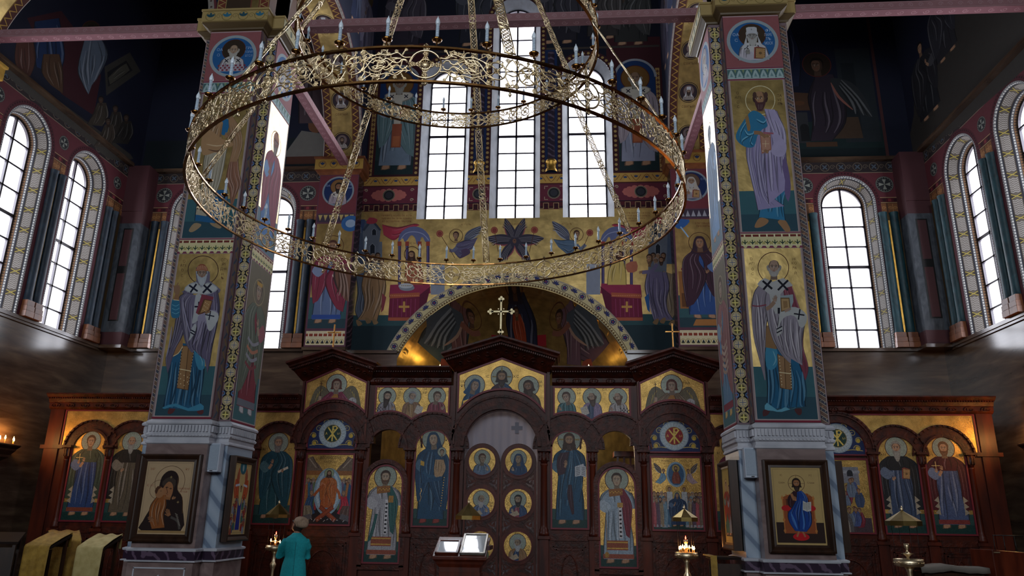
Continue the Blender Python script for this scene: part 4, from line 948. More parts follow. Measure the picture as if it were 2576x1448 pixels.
# --- the two piers that flank the altar wall
def pier(sx):
    side = 'left' if sx < 0 else 'right'
    t = empty('painted_pier', (sx * 4.1, YP, 0), 0, ('painted pier left of the communion mural, robed figure under a bishop roundel' if sx < 0 else 'painted pier right of the communion mural, woman in dark veil under an elder roundel'), 'pier', 'piers flanking the altar wall')
    x0, x1 = -.47, .47
    mb = MB(); mb.box(x0, x1, .004, .8, 0, ZS, 0); mb.box(x0 - .02, x1 + .02, -.06, .5, ZS - .07, ZS, 0)
    mb.box(x0, x1, .004, .8, ZS, 9.42, 1)
    mb.build('shaft', [M['marble'], veined('dark_plum_marble_' + side, '#24141c', '#57404a', 3, (.2, .9, .6), .35)], t)
    mb = MB(); mb.ring_loops([[(x0 - d, -d, z), (x1 + d, -d, z), (x1 + d, .9, z), (x0 - d, .9, z)] for d, z in ((0, 9.42), (.06, 9.47), (.06, 9.5), (.11, 9.52), (.11, 9.78), (.14, 9.8), (.14, 9.84))])
    mb.build('capital', M['bronzebase'], t)
    c = Art(out=lambda s, z: (s, .11 - .222, z)); c.rect(x0 - .11, 9.52, x1 + .11, 9.78, 'a0803c')
    for i in range(4):
        x = -.4 + i * .27; c.ring(x, 9.65, .085, .014, '6a4a24', n=14)
        for q in (0, .8, -.8): c.ell(x + .03 * math.sin(q), 9.65 + .02 * math.cos(q), .02, .045, '23355c', rot=-q, n=8)
    tag(c.build('capital_frieze', t), 'gold frieze with blue leaves')
    b = Art(out=lambda s, z: (s, 0, z)); b.rect(x0, ZS, x1, 9.42, '5a3444')
    b.rect(x0 + .03, 5.3, x1 - .03, 5.62, CREAM); b.rect(x0 + .03, 5.5, x1 - .03, 5.56, '8a3a28')
    for i in range(8):
        x = x0 + .09 + i * .108; b.rect(x - .012, 5.5, x + .012, 5.57, 'e0d8b8'); b.ring(x, 5.38, .05, .01, '9a8a3c', n=12); b.poly([(x - .035, 5.34), (x, 5.42), (x + .035, 5.34)], '12202a')
    b.rect(x0 + .04, 5.68, x1 - .04, 8.18, GOLD, 1); b.rect(x0 + .04, 5.68, x1 - .04, 6.4, '2f545a'); b.rect(x0 + .04, 5.68, x1 - .04, 5.9, '223c46')
    b.rect(x0 + .03, 8.22, x1 - .03, 8.42, '3a3040')
    for i in range(7): x = x0 + .1 + i * .124; b.poly([(x - .05, 8.4), (x + .05, 8.4), (x, 8.25)] if sx < 0 else [(x - .05, 8.25), (x + .05, 8.25), (x, 8.4)], 'b09a60' if sx < 0 else '9a9aa4')
    b.rect(x0 + .02, 8.45, x1 - .02, 9.4, '6a3038')
    b.ell(0, 9.0, .38, None, '7e8c96', n=36); b.ell(0, 9.0, .34, None, '142a58', n=36)
    if sx < 0:
        b.bust(0, 9.1, .095, '7a5a34', '9a8f98', omo='c0bcb4', skin='8a6248', hair='1c1412', beard='1c1412', base=4.4)
        b.text('ОА', -.25, 9.12, .05, '8a9cc0'); b.text('ГРИГОРIЙ', .25, 9.14, .04, '8a9cc0', wmax=.16); b.text('ПАЛАМА', .25, 9.06, .04, '8a9cc0', wmax=.15)
        b.saint(-.02, 5.82, 7.75, '5a6c90', '7c2c40', seed=4, hair='4a2a1e', skin='8e6a50', w=1.15, hr=2.0, hem='2a4a90', item='scroll')
        b.ring(-.02, 7.62, .26, .014, '4a2a18'); b.wing(.16, 7.2, .95, -1.3, '6a4a3a', '3a2a2a', 6)
        b.ell(.36, 8.18, .22, .2, '2a5a90', n=20); b.ell(.36, 8.18, .12, .1, '8aa0b8', n=14)
    else:
        b.bust(0, 9.1, .095, '5e4a3c', '8d8890', omo='c0bcb4', skin='8a6e58', hair='8a8a8a', beard='a8a8a8', cover='b0aaa0', base=4.4, book=True)
        b.text('ОА', -.25, 9.12, .05, '8a9cc0'); b.text('СТ', .26, 9.14, .05, '8a9cc0')
        b.rect(-.4, 6.1, .44, 6.95, '8a5c30'); b.rect(-.36, 6.14, .4, 6.45, '5c3a1e'); b.ell(-.22, 7.0, .12, .06, '8a1c38', n=16); b.ell(.38, 7.0, .12, .06, '8a1c38', n=16)
        b.poly([(-.15, 5.72), (.46, 5.72), (.46, 5.86), (-.08, 5.86)], 'a06c38')
        b.saint(.1, 5.9, 7.75, '2c4c84', '3a2230', seed=14, cover='2e1c2c', skin='8e6a50', w=1.15, side=-1, hand='low')
        b.ring(.1, 7.62, .24, .014, '4a2a18')
        b.text('БЛАГОВѢЩЕНIЕ', .22, 8.06, .04, '6a2a20', wmax=.4); b.text('ПРЕСВЯТЫЯ', .22, 7.99, .04, '6a2a20', wmax=.34)
        b.poly([(-.42, 8.17), (-.1, 8.17), (-.15, 8.05), (-.3, 7.95), (-.42, 8.0)], '2c5a98', smooth=2); b.line([(-.3, 8.0), (-.2, 7.85), (-.14, 7.75)], .03, '8ab0d0')
    tag(b.build('painted_face', t), 'standing figure on gold with a roundel above')
    return t
pier(-1); pier(1)
# return walls between piers and aisles, behind-the-camera shell, ceiling, floor
mb = MB(); mb.box(-XS - .2, XS + .2, -10.2, 19.6, -.2, 0); tag(mb.build('floor', M['floor']), kind='structure')
mb = MB()
# flat vault, shadow in its colour, with the assumed drum's opening
n = 24; cx, cy, R0 = 0, 6.5, 3.6
ring_o = []
for i in range(n):
    a_ = 2 * PI * i / n; c_, s_ = math.cos(a_), math.sin(a_); k = max(abs(c_) / (XS + .2), abs(s_) / (16.7 if s_ < 0 else 13.1)); ring_o.append((cx + c_ / k, cy + s_ / k))
vs = [(cx + R0 * math.cos(2 * PI * i / n), cy + R0 * math.sin(2 * PI * i / n), 16.5) for i in range(n)] + [(x, y, 16.5) for x, y in ring_o]
vs2 = [(x, y, z + .2) for x, y, z in vs]
mb.add(vs + vs2, [(i, (i + 1) % n, n + (i + 1) % n, n + i) for i in range(n)] + [(2 * n + i, 2 * n + (i + 1) % n, 3 * n + (i + 1) % n, 3 * n + i) for i in range(n)] + [(i, 2 * n + i, 2 * n + (i + 1) % n, (i + 1) % n) for i in range(n)])
mb.lathe((cx, cy, 16.5), [(R0, 0), (R0, 4.2), (2.8, 5.6), (1.2, 6.5), (.01, 6.7)], 24)
tag(mb.build('ceiling', M['plain_dark']), kind='structure')
mb = MB(); mb.box(-XS, XS, -10.2, -10, 0, 16.5); tag(mb.build('wall_west', M['marble']), kind='structure')
# ------------------------------------------------------------------ the two great pillars
PF, PA, PB_, PC = 10.02, .42, .60, 10.66     # front plane, arm half width, body half width, centre depth
def dumb(a, x0, x1, z0, z1, step=.098):
    """medallion chain on the recessed corner"""
    a.rect(x0, z0, x1, z1, '16151c'); xc = (x0 + x1) / 2; n = int((z1 - z0) / step / 2); st = (z1 - z0) / n
    for e in (x0, x1): a.rect(e - .008, z0, e + .008, z1, '8a6a70')
    for i in range(n):
        z = z0 + (i + .35) * st; r = st * .36
        for q in (-1, 1):
            a.ring(xc + q * .075, z + st * .5, .028, .012, '5b7cae' if i % 2 else 'c9b472', n=10); a.line([(xc + q * .075, z + st * .3), (xc + q * .05, z + st * .5)], .01, '5b7cae' if i % 2 else 'c9b472', smooth=0)
        a.ell(xc, z, r, None, 'c4b284', n=18); a.ell(xc, z, r * .84, None, '6e6a58', n=18); a.ell(xc, z, r * .74, None, 'c8b890', n=18)
        if i % 2: a.cross(xc, z, r * .62, '4d5e86', .2); [a.ell(xc + r * .38 * u, z + r * .38 * v, r * .09, None, '4d5e86', n=6) for u in (-1, 1) for v in (-1, 1)]
        else: a.ell(xc, z, r * .66, None, '5a5230', n=16); a.cross(xc, z, r * .62, 'd8cc7a', .36)
        a.ell(xc, z + st * .5, st * .13, None, 'c4b284', n=12); a.ell(xc, z + st * .5, st * .09, None, 'b09c64', n=10)
def zigband(a, x0, x1, z0, z1):
    a.rect(x0, z0, x1, z1, '6d564c'); a.rect(x0, z0, x0 + .012, z1, 'a08e92'); a.rect(x1 - .012, z0, x1, z1, 'a08e92')
    w = x1 - x0; n = int((z1 - z0) / (w * .62)); st = (z1 - z0) / n
    for i in range(n):
        z = z0 + i * st
        a.poly([(x0 + .012, z + st * .95), (x0 + .012, z + st * 1.35), (x1 - .012, z + st * .4), (x1 - .012, z)], '41424e')
        a.line([(x0 + .014, z + st * 1.38), (x1 - .014, z + st * .42)], .006, 'b8ac98', smooth=0); a.line([(x0 + .014, z + st * .93), (x1 - .014, z - st * .02)], .006, 'b8ac98', smooth=0)
        for k in (.3, .55, .8): a.ell(x0 + w * k, z + st * (1.15 - k * .95), .006, None, 'cfc8b8', n=5)
        if i % 2: a.ell(x0 + w * .62, z + st * .95, .012, None, 'a87a58', n=6)
def braid(a, x0, x1, z0, z1):
    a.rect(x0, z0, x1, z1, '75656a'); a.rect(x0, z0, x0 + .014, z1, '7a3a4c'); a.rect(x1 - .014, z0, x1, z1, '7a3a4c')
    w = x1 - x0; n = int((z1 - z0) / (w * .9)); st = (z1 - z0) / n
    for i in range(n):
        z = z0 + i * st
        a.line([(x0 + w * .25, z), (x0 + w * .7, z + st * .6)], w * .16, '44576e', smooth=0); a.line([(x0 + w * .75, z + st * .5), (x0 + w * .3, z + st * 1.1)], w * .13, '8d7a50', smooth=0)
def bandstrip(a, x0, x1, z0, z1, kind):
    h = z1 - z0
    if kind == 'palm':
        a.rect(x0, z0, x1, z1, 'd2c79a'); a.rect(x0, z1 - h * .24, x1, z1 - h * .06, '6e2c26'); n = 8
        for i in range(n):
            x = x0 + (i + .5) * (x1 - x0) / n; q = (x1 - x0) / n
            a.rect(x - q * .1, z1 - h * .26, x + q * .1, z1, 'e4dab4')
            a.ring(x, z0 + h * .22, q * .42, .012, '9a9448', n=16); a.ell(x, z0 + h * .2, q * .36, h * .4, 'cfc890', n=14)
            for k in (-1, 0, 1): a.ell(x + k * q * .14, z0 + h * (.36 - .1 * abs(k)), q * .07, h * .17, '163430', rot=-k * .9, n=8)
            a.line([(x, z0 + .01), (x, z0 + h * .4)], .01, '163430', smooth=0)
        a.rect(x0, z0, x1, z0 + .014, 'e0d8b4')
    else:
        a.rect(x0, z0, x1, z1, '4a6a6c'); n = 7
        for i in range(n):
            x = x0 + (i + .5) * (x1 - x0) / n; q = (x1 - x0) / n
            a.poly([(x - q * .4, z0 + h * .1), (x - q * .28, z0 + h * .55), (x, z0 + h * .9), (x + q * .28, z0 + h * .55), (x + q * .4, z0 + h * .1)], '9fb6b8', smooth=3)
            a.poly([(x - q * .2, z0 + h * .2), (x, z0 + h * .6), (x + q * .2, z0 + h * .2)], '6d8c90'); a.poly([(x + q * .3, z1), (x + q * .7, z1), (x + q * .5, z0 + h * .55)], '80916a')
        a.rect(x0, z0, x1, z0 + .015, 'a3b4b4'); a.rect(x0, z1 - .012, x1, z1, 'a3b4b4')
def face_base(a, x0=-PA, x1=PA):
    a.rect(x0, 2.95, x1, 9.16, '8d7c80')
    for z0, z1, g, hz in ((2.99, 5.35, 1, 3.68), (5.60, 8.02, 1, 6.22)):
        a.rect(x0 + .02, z0 - .015, x1 - .02, z1 + .015, 'a89a98'); a.rect(x0 + .035, z0, x1 - .035, z1, GOLD, 1)
        a.rect(x0 + .035, z0, x1 - .035, hz, '35606a'); a.rect(x0 + .035, z0, x1 - .035, z0 + (hz - z0) * .42, '2a4a58')
    a.rect(x0, 2.95, x1, 2.975, '7a2438'); a.rect(x0, 5.355, x1, 5.385, '7a3c50'); a.rect(x0, 5.57, x1, 5.595, '8a5a64'); bandstrip(a, x0 + .01, x1 - .01, 5.39, 5.565, 'palm')
    a.rect(x0, 8.025, x1, 8.045, '7a2c44'); bandstrip(a, x0 + .005, x1 - .005, 8.05, 8.22, 'drops'); a.rect(x0, 8.225, x1, 8.245, '7a2c44')
    a.rect(x0, 8.25, x1, 9.16, '8e5458'); a.rect(x0, 9.14, x1, 9.155, 'b09aa0')
    a.ell(0, 8.70, .385, None, '87959e', n=40); a.ell(0, 8.70, .36, None, '9fabb0', n=40); a.ell(0, 8.70, .335, None, '1f5a94', n=40)
def cut(a):  # keep roundel drawings inside their disc: repaint the rose ground around it
    pts = [(.335 * math.cos(t), 8.70 + .335 * math.sin(t)) for t in np.linspace(0, 2 * PI, 41)]
    o = [(.385 * math.cos(t), 8.70 + .385 * math.sin(t)) for t in np.linspace(0, 2 * PI, 41)]
    for i in range(40): a.poly([pts[i], pts[i + 1], o[i + 1], o[i]], '94a2aa')
    a.rect(-PA, 8.255, PA, 8.31, '8e5458')
def spyridon(a):
    F = CRX = None
    t0 = a.tf; a.tf = CR(340, 560, 4.525, PF); a.tf_ = t0
    p = a.tf; a.tf = lambda x, y: (p(x, y)[0] + 4.07, p(x, y)[1]); a.yd = -1
    a.ell(776, 540, 176, 165, '3a1c1c', n=44); a.ell(776, 540, 168, 157, 'c49a4c', 1, n=44)
    a.poly([(695, 510), (700, 660), (640, 700), (560, 770), (560, 800), (960, 800), (930, 720), (850, 660), (850, 560)], '6a6478', smooth=2)
    a.tf = CR(360, 600, 2.897, PF); q = a.tf; a.tf = lambda x, y: (q(x, y)[0] + 4.07, q(x, y)[1])
    # lower tunic, stole, feet (crop 360,600)
    a.poly([(180, 1270), (195, 1235), (240, 1225), (225, 1262), (200, 1278)], '5a2c30', smooth=3); a.poly([(395, 1250), (430, 1240), (443, 1262), (425, 1282), (400, 1272)], '5a2c30', smooth=3)
    a.garb([(235, 760), (190, 900), (180, 1050), (145, 1228), (150, 1235)], [(420, 770), (450, 900), (440, 1050), (420, 1180), (440, 1245)], '21587c', 16, 3, fw=.8)
    a.poly([(145, 1228), (240, 1200), (330, 1235), (420, 1200), (442, 1245), (330, 1255), (230, 1222), (160, 1240)], '3f86a6', smooth=2)
    a.poly([(375, 790), (430, 800), (450, 880), (447, 945), (410, 955), (385, 900)], '3f86a6', smooth=3); a.line([(395, 820), (430, 880), (432, 930)], 10, '6aa6bc', taper=True)
    a.poly([(285, 780), (378, 780), (350, 960), (330, 1105), (245, 1090), (265, 950)], '5c4028'); a.poly([(292, 785), (330, 785), (298, 1095), (250, 1085), (270, 950)], '96724c'); a.poly([(336, 785), (372, 785), (345, 960), (326, 1100), (303, 1096)], '8a6642')
    for i in range(13):
        for e in (0, 1): a.ell(287 - i * 3 + e * (88 - i * .6), 795 + i * 22, 3, None, 'dccaa0', n=5)
    a.line([(270, 950), (352, 965)], 6, 'dccaa0', smooth=0)
    for k in range(8): a.ell(275 + (k % 3) * 25, 985 + k * 12, 4, None, 'e0cda0', n=6)
    a.poly([(215, 790), (262, 740), (285, 720), (292, 780), (255, 840), (208, 870), (200, 860)], '96704a'); a.line([(200, 862), (255, 838), (290, 785)], 5, 'dccaa0')
    # phelonion
    a.garb([(330, 340), (285, 410), (255, 480), (235, 600), (205, 760), (165, 870), (180, 985)], [(380, 350), (360, 430), (340, 520), (320, 620), (285, 720), (240, 800), (200, 920)], '5d566e', 9, 5, dark=.5)
    a.garb([(300, 400), (262, 430), (265, 520), (285, 640), (310, 760), (355, 830)], [(440, 420), (420, 520), (410, 620), (400, 700), (380, 770), (368, 828)], '6a647c', 9, 8, dark=.5)
    a.garb([(420, 410), (400, 520), (395, 620), (375, 700), (360, 790), (450, 880)], [(545, 370), (562, 500), (545, 620), (510, 780), (490, 900), (470, 985)], '635c76', 11, 9, dark=.48)
    for pts in ([(290, 430), (300, 520), (330, 640), (355, 720)], [(470, 560), (440, 660), (420, 770)], [(540, 470), (530, 620), (500, 760)], [(210, 640), (195, 760), (170, 860)]): a.line(pts, 9, '8d89a2', taper=True); a.line([(x + 9, y) for x, y in pts], 6, '3a3448', taper=True)
    # omophorion
    a.poly([(300, 375), (330, 335), (390, 315), (425, 350), (470, 320), (520, 335), (547, 368), (500, 400), (440, 410), (405, 400), (360, 400)], '9a9ea4', smooth=2)
    a.poly([(308, 372), (335, 340), (392, 325), (425, 362), (462, 330), (515, 342), (538, 366), (495, 392), (430, 402), (360, 392)], 'b4b8ba', smooth=2)
    a.cross(368, 362, 38, '10142c', .34, .62); a.cross(468, 362, 46, '10142c', .3, .75)
    a.poly([(385, 410), (430, 420), (430, 560), (395, 600), (358, 620), (370, 540)], 'a9adb2', smooth=2); a.rect(376, 490, 412, 502, '10142c'); a.rect(402, 460, 414, 500, '10142c')
    a.poly([(345, 680), (375, 620), (390, 640), (372, 700), (330, 750), (345, 705)], 'a9adb2', smooth=2); a.line([(350, 665), (380, 682)], 9, '10142c', smooth=0); a.line([(345, 682), (375, 700)], 9, '10142c', smooth=0)
    a.poly([(400, 570), (450, 530), (520, 520), (550, 545), (545, 600), (500, 660), (470, 660), (455, 600), (430, 640), (420, 700), (360, 780), (395, 690)], '8e88a0', smooth=2)
    a.poly([(455, 540), (500, 525), (545, 545), (548, 590), (500, 668), (475, 662), (462, 600)], 'b0b3b6', smooth=2); a.cross(487, 560, 34, '10142c', .24, .2)
    for pts in ([(430, 600), (400, 700), (375, 770)], [(450, 600), (430, 700), (405, 775)]): a.line(pts, 7, '5d566e', taper=True)
    # book, arm, hand
    a.poly([(430, 405), (515, 425), (512, 445), (470, 450), (440, 545), (405, 555), (385, 540)], '7c3444'); a.poly([(445, 440), (508, 452), (485, 530), (410, 552), (400, 545)], '5c3c24'); a.poly([(452, 447), (500, 457), (478, 522), (418, 542)], 'a07a50')
    for k in range(9): a.ell(456 + (k % 3) * 14 - k * 3, 466 + k * 8, 3, None, 'e0cda0', n=5)
    a.poly([(212, 450), (262, 440), (268, 560), (235, 580), (205, 560)], '2c6a8c', smooth=3)
    for k in range(3): a.line([(212, 480 + k * 28), (240, 492 + k * 28), (265, 478 + k * 28)], 5, '5c9ab4')
    a.poly([(235, 405), (265, 408), (262, 448), (222, 445)], '8a6648'); a.line([(222, 446), (264, 450)], 5, 'dccaa0', smooth=0)
    a.poly([(228, 350), (250, 340), (268, 350), (270, 385), (258, 408), (238, 405), (226, 380)], '8a6a50', smooth=3)
    for (x0, y0, x1, y1) in ((230, 360, 224, 340), (245, 350, 258, 322), (252, 352, 266, 340), (262, 360, 268, 348), (240, 365, 262, 352)): a.line([(x0, y0), (x1, y1)], 8, '8a6a50', smooth=0)
    a.line([(455, 545), (490, 530)], 14, '8a6a50', smooth=0)
    a.head(430, 258, 47, '8d7464', '9aa2aa', 'a3aab2', hat='cap', bl=1.1)
    # lettering
    for t, x, y in (('Ὀ', 300, 175), ('ΑГI', 292, 205), ('О', 288, 240), ('С', 285, 280), ('СПУ', 597, 165), ('РI', 590, 195), ('ДW', 588, 230), ('Н', 580, 268), ('Ъ', 580, 297)): a.text(t, x, y, 19, '4a2418')
    a.tf = t0; a.yd = 1
def nicholas(a):
    t0 = a.tf; p = CR(1780, 580, 2.682, PF); a.tf = lambda x, y: (p(x, y)[0] - 4.07, p(x, y)[1]); a.yd = -1
    a.ell(443, 250, 106, 106, '4a2418', n=44); a.ell(443, 250, 101, 101, 'c49a4c', 1, n=44)
    a.poly([(372, 1245), (375, 1210), (420, 1205), (408, 1240), (380, 1252)], '4e282c', smooth=3); a.poly([(585, 1205), (630, 1200), (633, 1235), (610, 1243)], '4e282c', smooth=3)
    a.garb([(385, 760), (385, 900), (400, 1050), (395, 1195), (385, 1205)], [(600, 840), (640, 950), (660, 1050), (660, 1170), (672, 1185)], '1c5c82', 16, 13, fw=.8)
    a.poly([(395, 790), (465, 800), (470, 900), (430, 940), (395, 910)], '3c86a8', smooth=3); a.line([(440, 810), (460, 870), (440, 910)], 10, '70aabf', taper=True)
    a.poly([(385, 1205), (400, 1160), (470, 1210), (520, 1190), (560, 1205), (600, 1190), (500, 1222), (440, 1215)], '5fa0b8', smooth=2)
    a.poly([(385, 640), (470, 640), (465, 800), (380, 785)], '8a6a48'); 
    a.poly([(468, 830), (560, 870), (570, 1075), (487, 1062)], '5a4028'); a.poly([(474, 835), (515, 855), (525, 1066), (493, 1056)], '967452'); a.poly([(520, 858), (555, 875), (564, 1070), (530, 1068)], '8a6a4a')
    for i in range(10): a.ell(482 + i * 2, 850 + i * 21, 4, None, 'd8c8a0', n=5).ell(556 + i, 885 + i * 19, 4, None, 'd8c8a0', n=5)
    a.line([(482, 955), (562, 965)], 6, 'd8c8a0', smooth=0)
    a.garb([(385, 330), (320, 400), (297, 480), (295, 560), (310, 720), (350, 880), (385, 1010)], [(430, 345), (420, 450), (410, 560), (395, 660), (390, 760), (385, 860), (390, 1005)], '857d8a', 10, 3, dark=.6)
    a.garb([(400, 380), (385, 500), (400, 600), (440, 740), (500, 840), (560, 898)], [(520, 400), (540, 520), (540, 640), (545, 740), (560, 830), (562, 896)], '8b8490', 10, 7, dark=.6)
    a.garb([(500, 350), (520, 480), (515, 600), (520, 720), (600, 850), (655, 1000)], [(560, 350), (610, 500), (650, 620), (645, 780), (680, 920), (660, 1010)], '7a3a4a', 8, 9)
    a.garb([(490, 540), (470, 640), (500, 740), (520, 830), (590, 880)], [(620, 530), (660, 600), (640, 720), (640, 830), (640, 910)], '8e8794', 11, 2, dark=.6)
    for pts in ([(330, 430), (345, 560), (355, 720)], [(360, 520), (370, 640), (375, 740)], [(430, 420), (440, 560), (480, 700)], [(560, 600), (565, 720), (600, 860)], [(520, 640), (525, 740), (550, 830)], [(600, 620), (610, 740), (620, 850)]): a.line(pts, 9, 'b8b2ba', taper=True); a.line([(x + 9, y) for x, y in pts], 6, '5a525e', taper=True)
    a.line([(300, 505), (340, 510), (395, 500)], 9, '7a3a4a'); a.line([(300, 400), (290, 520)], 8, '6a3444', taper=True)
    a.poly([(335, 360), (385, 320), (440, 345), (510, 320), (575, 370), (530, 385), (480, 440), (430, 440), (370, 390)], 'a8a9aa', smooth=2)
    a.cross(403, 366, 42, '10101e', .34, .7); a.cross(508, 368, 48, '10101e', .28, .8)
    a.poly([(415, 425), (490, 425), (500, 560), (455, 560), (430, 500)], 'a6a8a8'); a.rect(472, 520, 488, 560, '10101e')
    a.poly([(490, 545), (560, 515), (620, 525), (668, 570), (665, 620), (640, 655), (615, 640), (600, 590), (560, 570), (500, 600), (470, 690), (462, 720), (480, 610)], 'aaacac', smooth=2); a.cross(617, 565, 36, '10101e', .26, .15)
    a.poly([(465, 660), (505, 640), (500, 690), (470, 715)], 'aaacac'); a.line([(465, 665), (502, 645)], 8, '10101e', smooth=0); a.line([(465, 690), (502, 670)], 8, '10101e', smooth=0)
    a.poly([(490, 440), (575, 430), (578, 480), (555, 545), (495, 548)], '8c9aa0'); a.poly([(490, 452), (552, 452), (560, 530), (495, 548)], '6a5234'); a.poly([(497, 460), (546, 460), (552, 525), (502, 540)], 'a88a60'); a.poly([(508, 475), (536, 475), (540, 515), (512, 525)], '8a6c48')
    a.line([(395, 530), (425, 510), (450, 480)], 26, '8d7260'); a.hand(455, 462, 24, '9a8070', -.2); a.line([(520, 545), (560, 525)], 16, '9a8070', smooth=0)
    a.head(447, 250, 48, '9c8272', '8f8a86', '9c9894', bald=True, bl=.25)
    for t, x, y in (('Ὀ', 293, 200), ('ΑГI', 297, 230), ('О', 303, 268), ('С', 303, 300), ('НI', 582, 200), ('КО', 583, 228), ('ЛА', 586, 262), ('Й', 592, 296)): a.text(t, x, y, 17, '5a3a1c')
    a.tf = t0; a.yd = 1
def paul(a):
    t0 = a.tf; p = CR(1740, 0, 2.335, PF); a.tf = lambda x, y: (p(x, y)[0] - 4.07, p(x, y)[1]); a.yd = -1
    a.ell(402, 590, 88, 86, 'd8cfa8', n=44); a.ell(402, 590, 84, 82, '8f6c34', 1, n=44)
    for x, y, e in ((408, 1305, -1), (545, 1325, 1)):
        a.poly([(x - 40, y + 28), (x - 10, y - 25), (x + 40, y - 15), (x + 35, y + 8), (x - 5, y + 30)] if e < 0 else [(x - 40, y - 25), (x, y - 35), (x + 35, y + 25), (x + 10, y + 38), (x - 20, y + 5)], '9a7452', smooth=3)
    a.garb([(395, 1120), (400, 1200), (390, 1275)], [(550, 1120), (540, 1200), (552, 1295)], '2f77a0', 8, 3)
    a.garb([(365, 650), (330, 760), (318, 900), (340, 1020), (370, 1150), (385, 1235)], [(460, 700), (450, 820), (440, 950), (450, 1060), (470, 1150), (548, 1210)], '9088b0', 14, 6, dark=.6)
    a.garb([(430, 690), (420, 850), (430, 1000), (440, 1120), (450, 1200)], [(500, 650), (550, 780), (555, 900), (565, 1020), (580, 1090)], '9a90b8', 11, 9, dark=.6)
    a.poly([(545, 920), (565, 980), (582, 1095), (568, 1185), (545, 1130), (548, 1060), (530, 980)], '6a5a86', smooth=2)
    a.poly([(365, 650), (325, 680), (268, 770), (262, 820), (310, 862), (365, 862), (385, 800), (415, 760), (445, 740), (420, 680)], '2c749c', smooth=3)
    for pts in ([(330, 700), (290, 770), (285, 830)], [(350, 790), (300, 820), (300, 845)], [(380, 700), (420, 720), (440, 700)], [(365, 770), (345, 830), (360, 850)], [(310, 760), (330, 790), (370, 780)]): a.line(pts, 8, '69a9c8', taper=True); a.line([(x, y + 9) for x, y in pts], 5, '16445e', taper=True)
    a.poly([(312, 690), (330, 672), (345, 745), (342, 770), (328, 770)], '8f7048'); 
    a.garb([(425, 640), (440, 700), (470, 770), (480, 850)], [(490, 645), (545, 760), (555, 860), (540, 910)], 'a49cc0', 8, 4, dark=.6)
    a.poly([(470, 790), (500, 780), (555, 850), (545, 910), (500, 920), (465, 890), (480, 840)], 'a79fc2', smooth=3)
    a.poly([(400, 790), (462, 785), (468, 880), (410, 905)], '9c6a58'); a.poly([(407, 797), (456, 792), (462, 874), (416, 896)], 'b08470'); a.cross(434, 845, 20, 'dcc8a0', .12)
    for k in range(4): a.ell(412 + k * 15, 802, 3, None, 'd8d0c0', n=5).ell(417 + k * 14, 888, 3, None, 'd8d0c0', n=5)
    a.line([(365, 780), (400, 782), (435, 805)], 22, '8f6c50'); a.hand(440, 800, 14, '9a7658', -1.8); a.hand(440, 890, 17, '9a7658', 1.1)
    a.line([(420, 780), (480, 785)], 10, '9c5c6c', smooth=0)
    a.head(402, 582, 43, '9a7658', '3a2622', '4a2c30', bald=True, bl=.8, turn=-1)
    for k in (-1, 1): a.ell(402 + k * 33, 560, 12, 20, '4a322c', n=10)
    for t, x, y in (('Ὀ', 268, 555), ('ΑГI', 270, 580), ('О', 272, 608), ('С', 274, 635), ('ПА', 514, 570), ('VЕ', 516, 595), ('ЛЪ', 520, 617)): a.text(t, x, y, 15, '3a2414')
    a.tf = t0; a.yd = 1
def peter(a):
    t0 = a.tf; p = CR(440, 80, 2.2625, PF); a.tf = lambda x, y: (p(x, y)[0] + 4.07, p(x, y)[1]); a.yd = -1
    a.ell(290, 425, 76, 74, 'c8bc90', n=40); a.ell(290, 425, 71, 69, '8f6c34', 1, n=40)
    a.poly([(80, 1130), (110, 1090), (150, 1095), (140, 1115), (100, 1140)], '9a8466', smooth=3); a.poly([(200, 1085), (235, 1080), (265, 1105), (255, 1120), (215, 1105)], '9a8466', smooth=3)
    a.garb([(140, 900), (120, 1000), (112, 1075)], [(300, 900), (290, 1020), (230, 1090)], '1f5c8c', 8, 3)
    a.garb([(230, 600), (170, 700), (155, 850), (130, 960), (118, 1040)], [(300, 650), (280, 760), (250, 880), (220, 960), (180, 1050)], 'a9a08c', 12, 6, dark=.62)
    a.garb([(310, 740), (290, 840), (310, 900), (315, 950), (320, 985)], [(360, 620), (365, 780), (380, 860), (355, 920), (330, 985)], '8f6450', 8, 8)
    a.poly([(250, 500), (310, 500), (300, 570), (275, 590), (252, 560)], '22689a', smooth=2)
    a.garb([(250, 470), (205, 500), (155, 600), (155, 680)], [(275, 520), (265, 600), (275, 660), (260, 690)], 'a4805c', 8, 5, dark=.6)
    a.garb([(305, 490), (310, 560), (330, 640), (310, 740)], [(330, 480), (375, 560), (385, 650), (355, 740)], '9d7a5a', 8, 6, dark=.6)
    a.poly([(155, 600), (200, 560), (270, 610), (320, 620), (330, 650), (290, 660), (190, 700), (155, 690)], 'a8845f', smooth=3); a.hand(300, 590, 22, '9a7658', -.9)
    a.line([(180, 640), (240, 650), (290, 640)], 7, 'cbb08c', taper=True); a.line([(190, 670), (240, 680), (280, 660)], 7, '5c4030', taper=True)
    a.head(294, 430, 38, '9a7a60', '8c8478', '8c8478', bl=.2)
    for t, x, y in (('ПЕ', 408, 420), ('ТР', 410, 440), ('Ъ', 412, 462)): a.text(t, x, y, 13, '3a2414')
    a.tf = t0; a.yd = 1
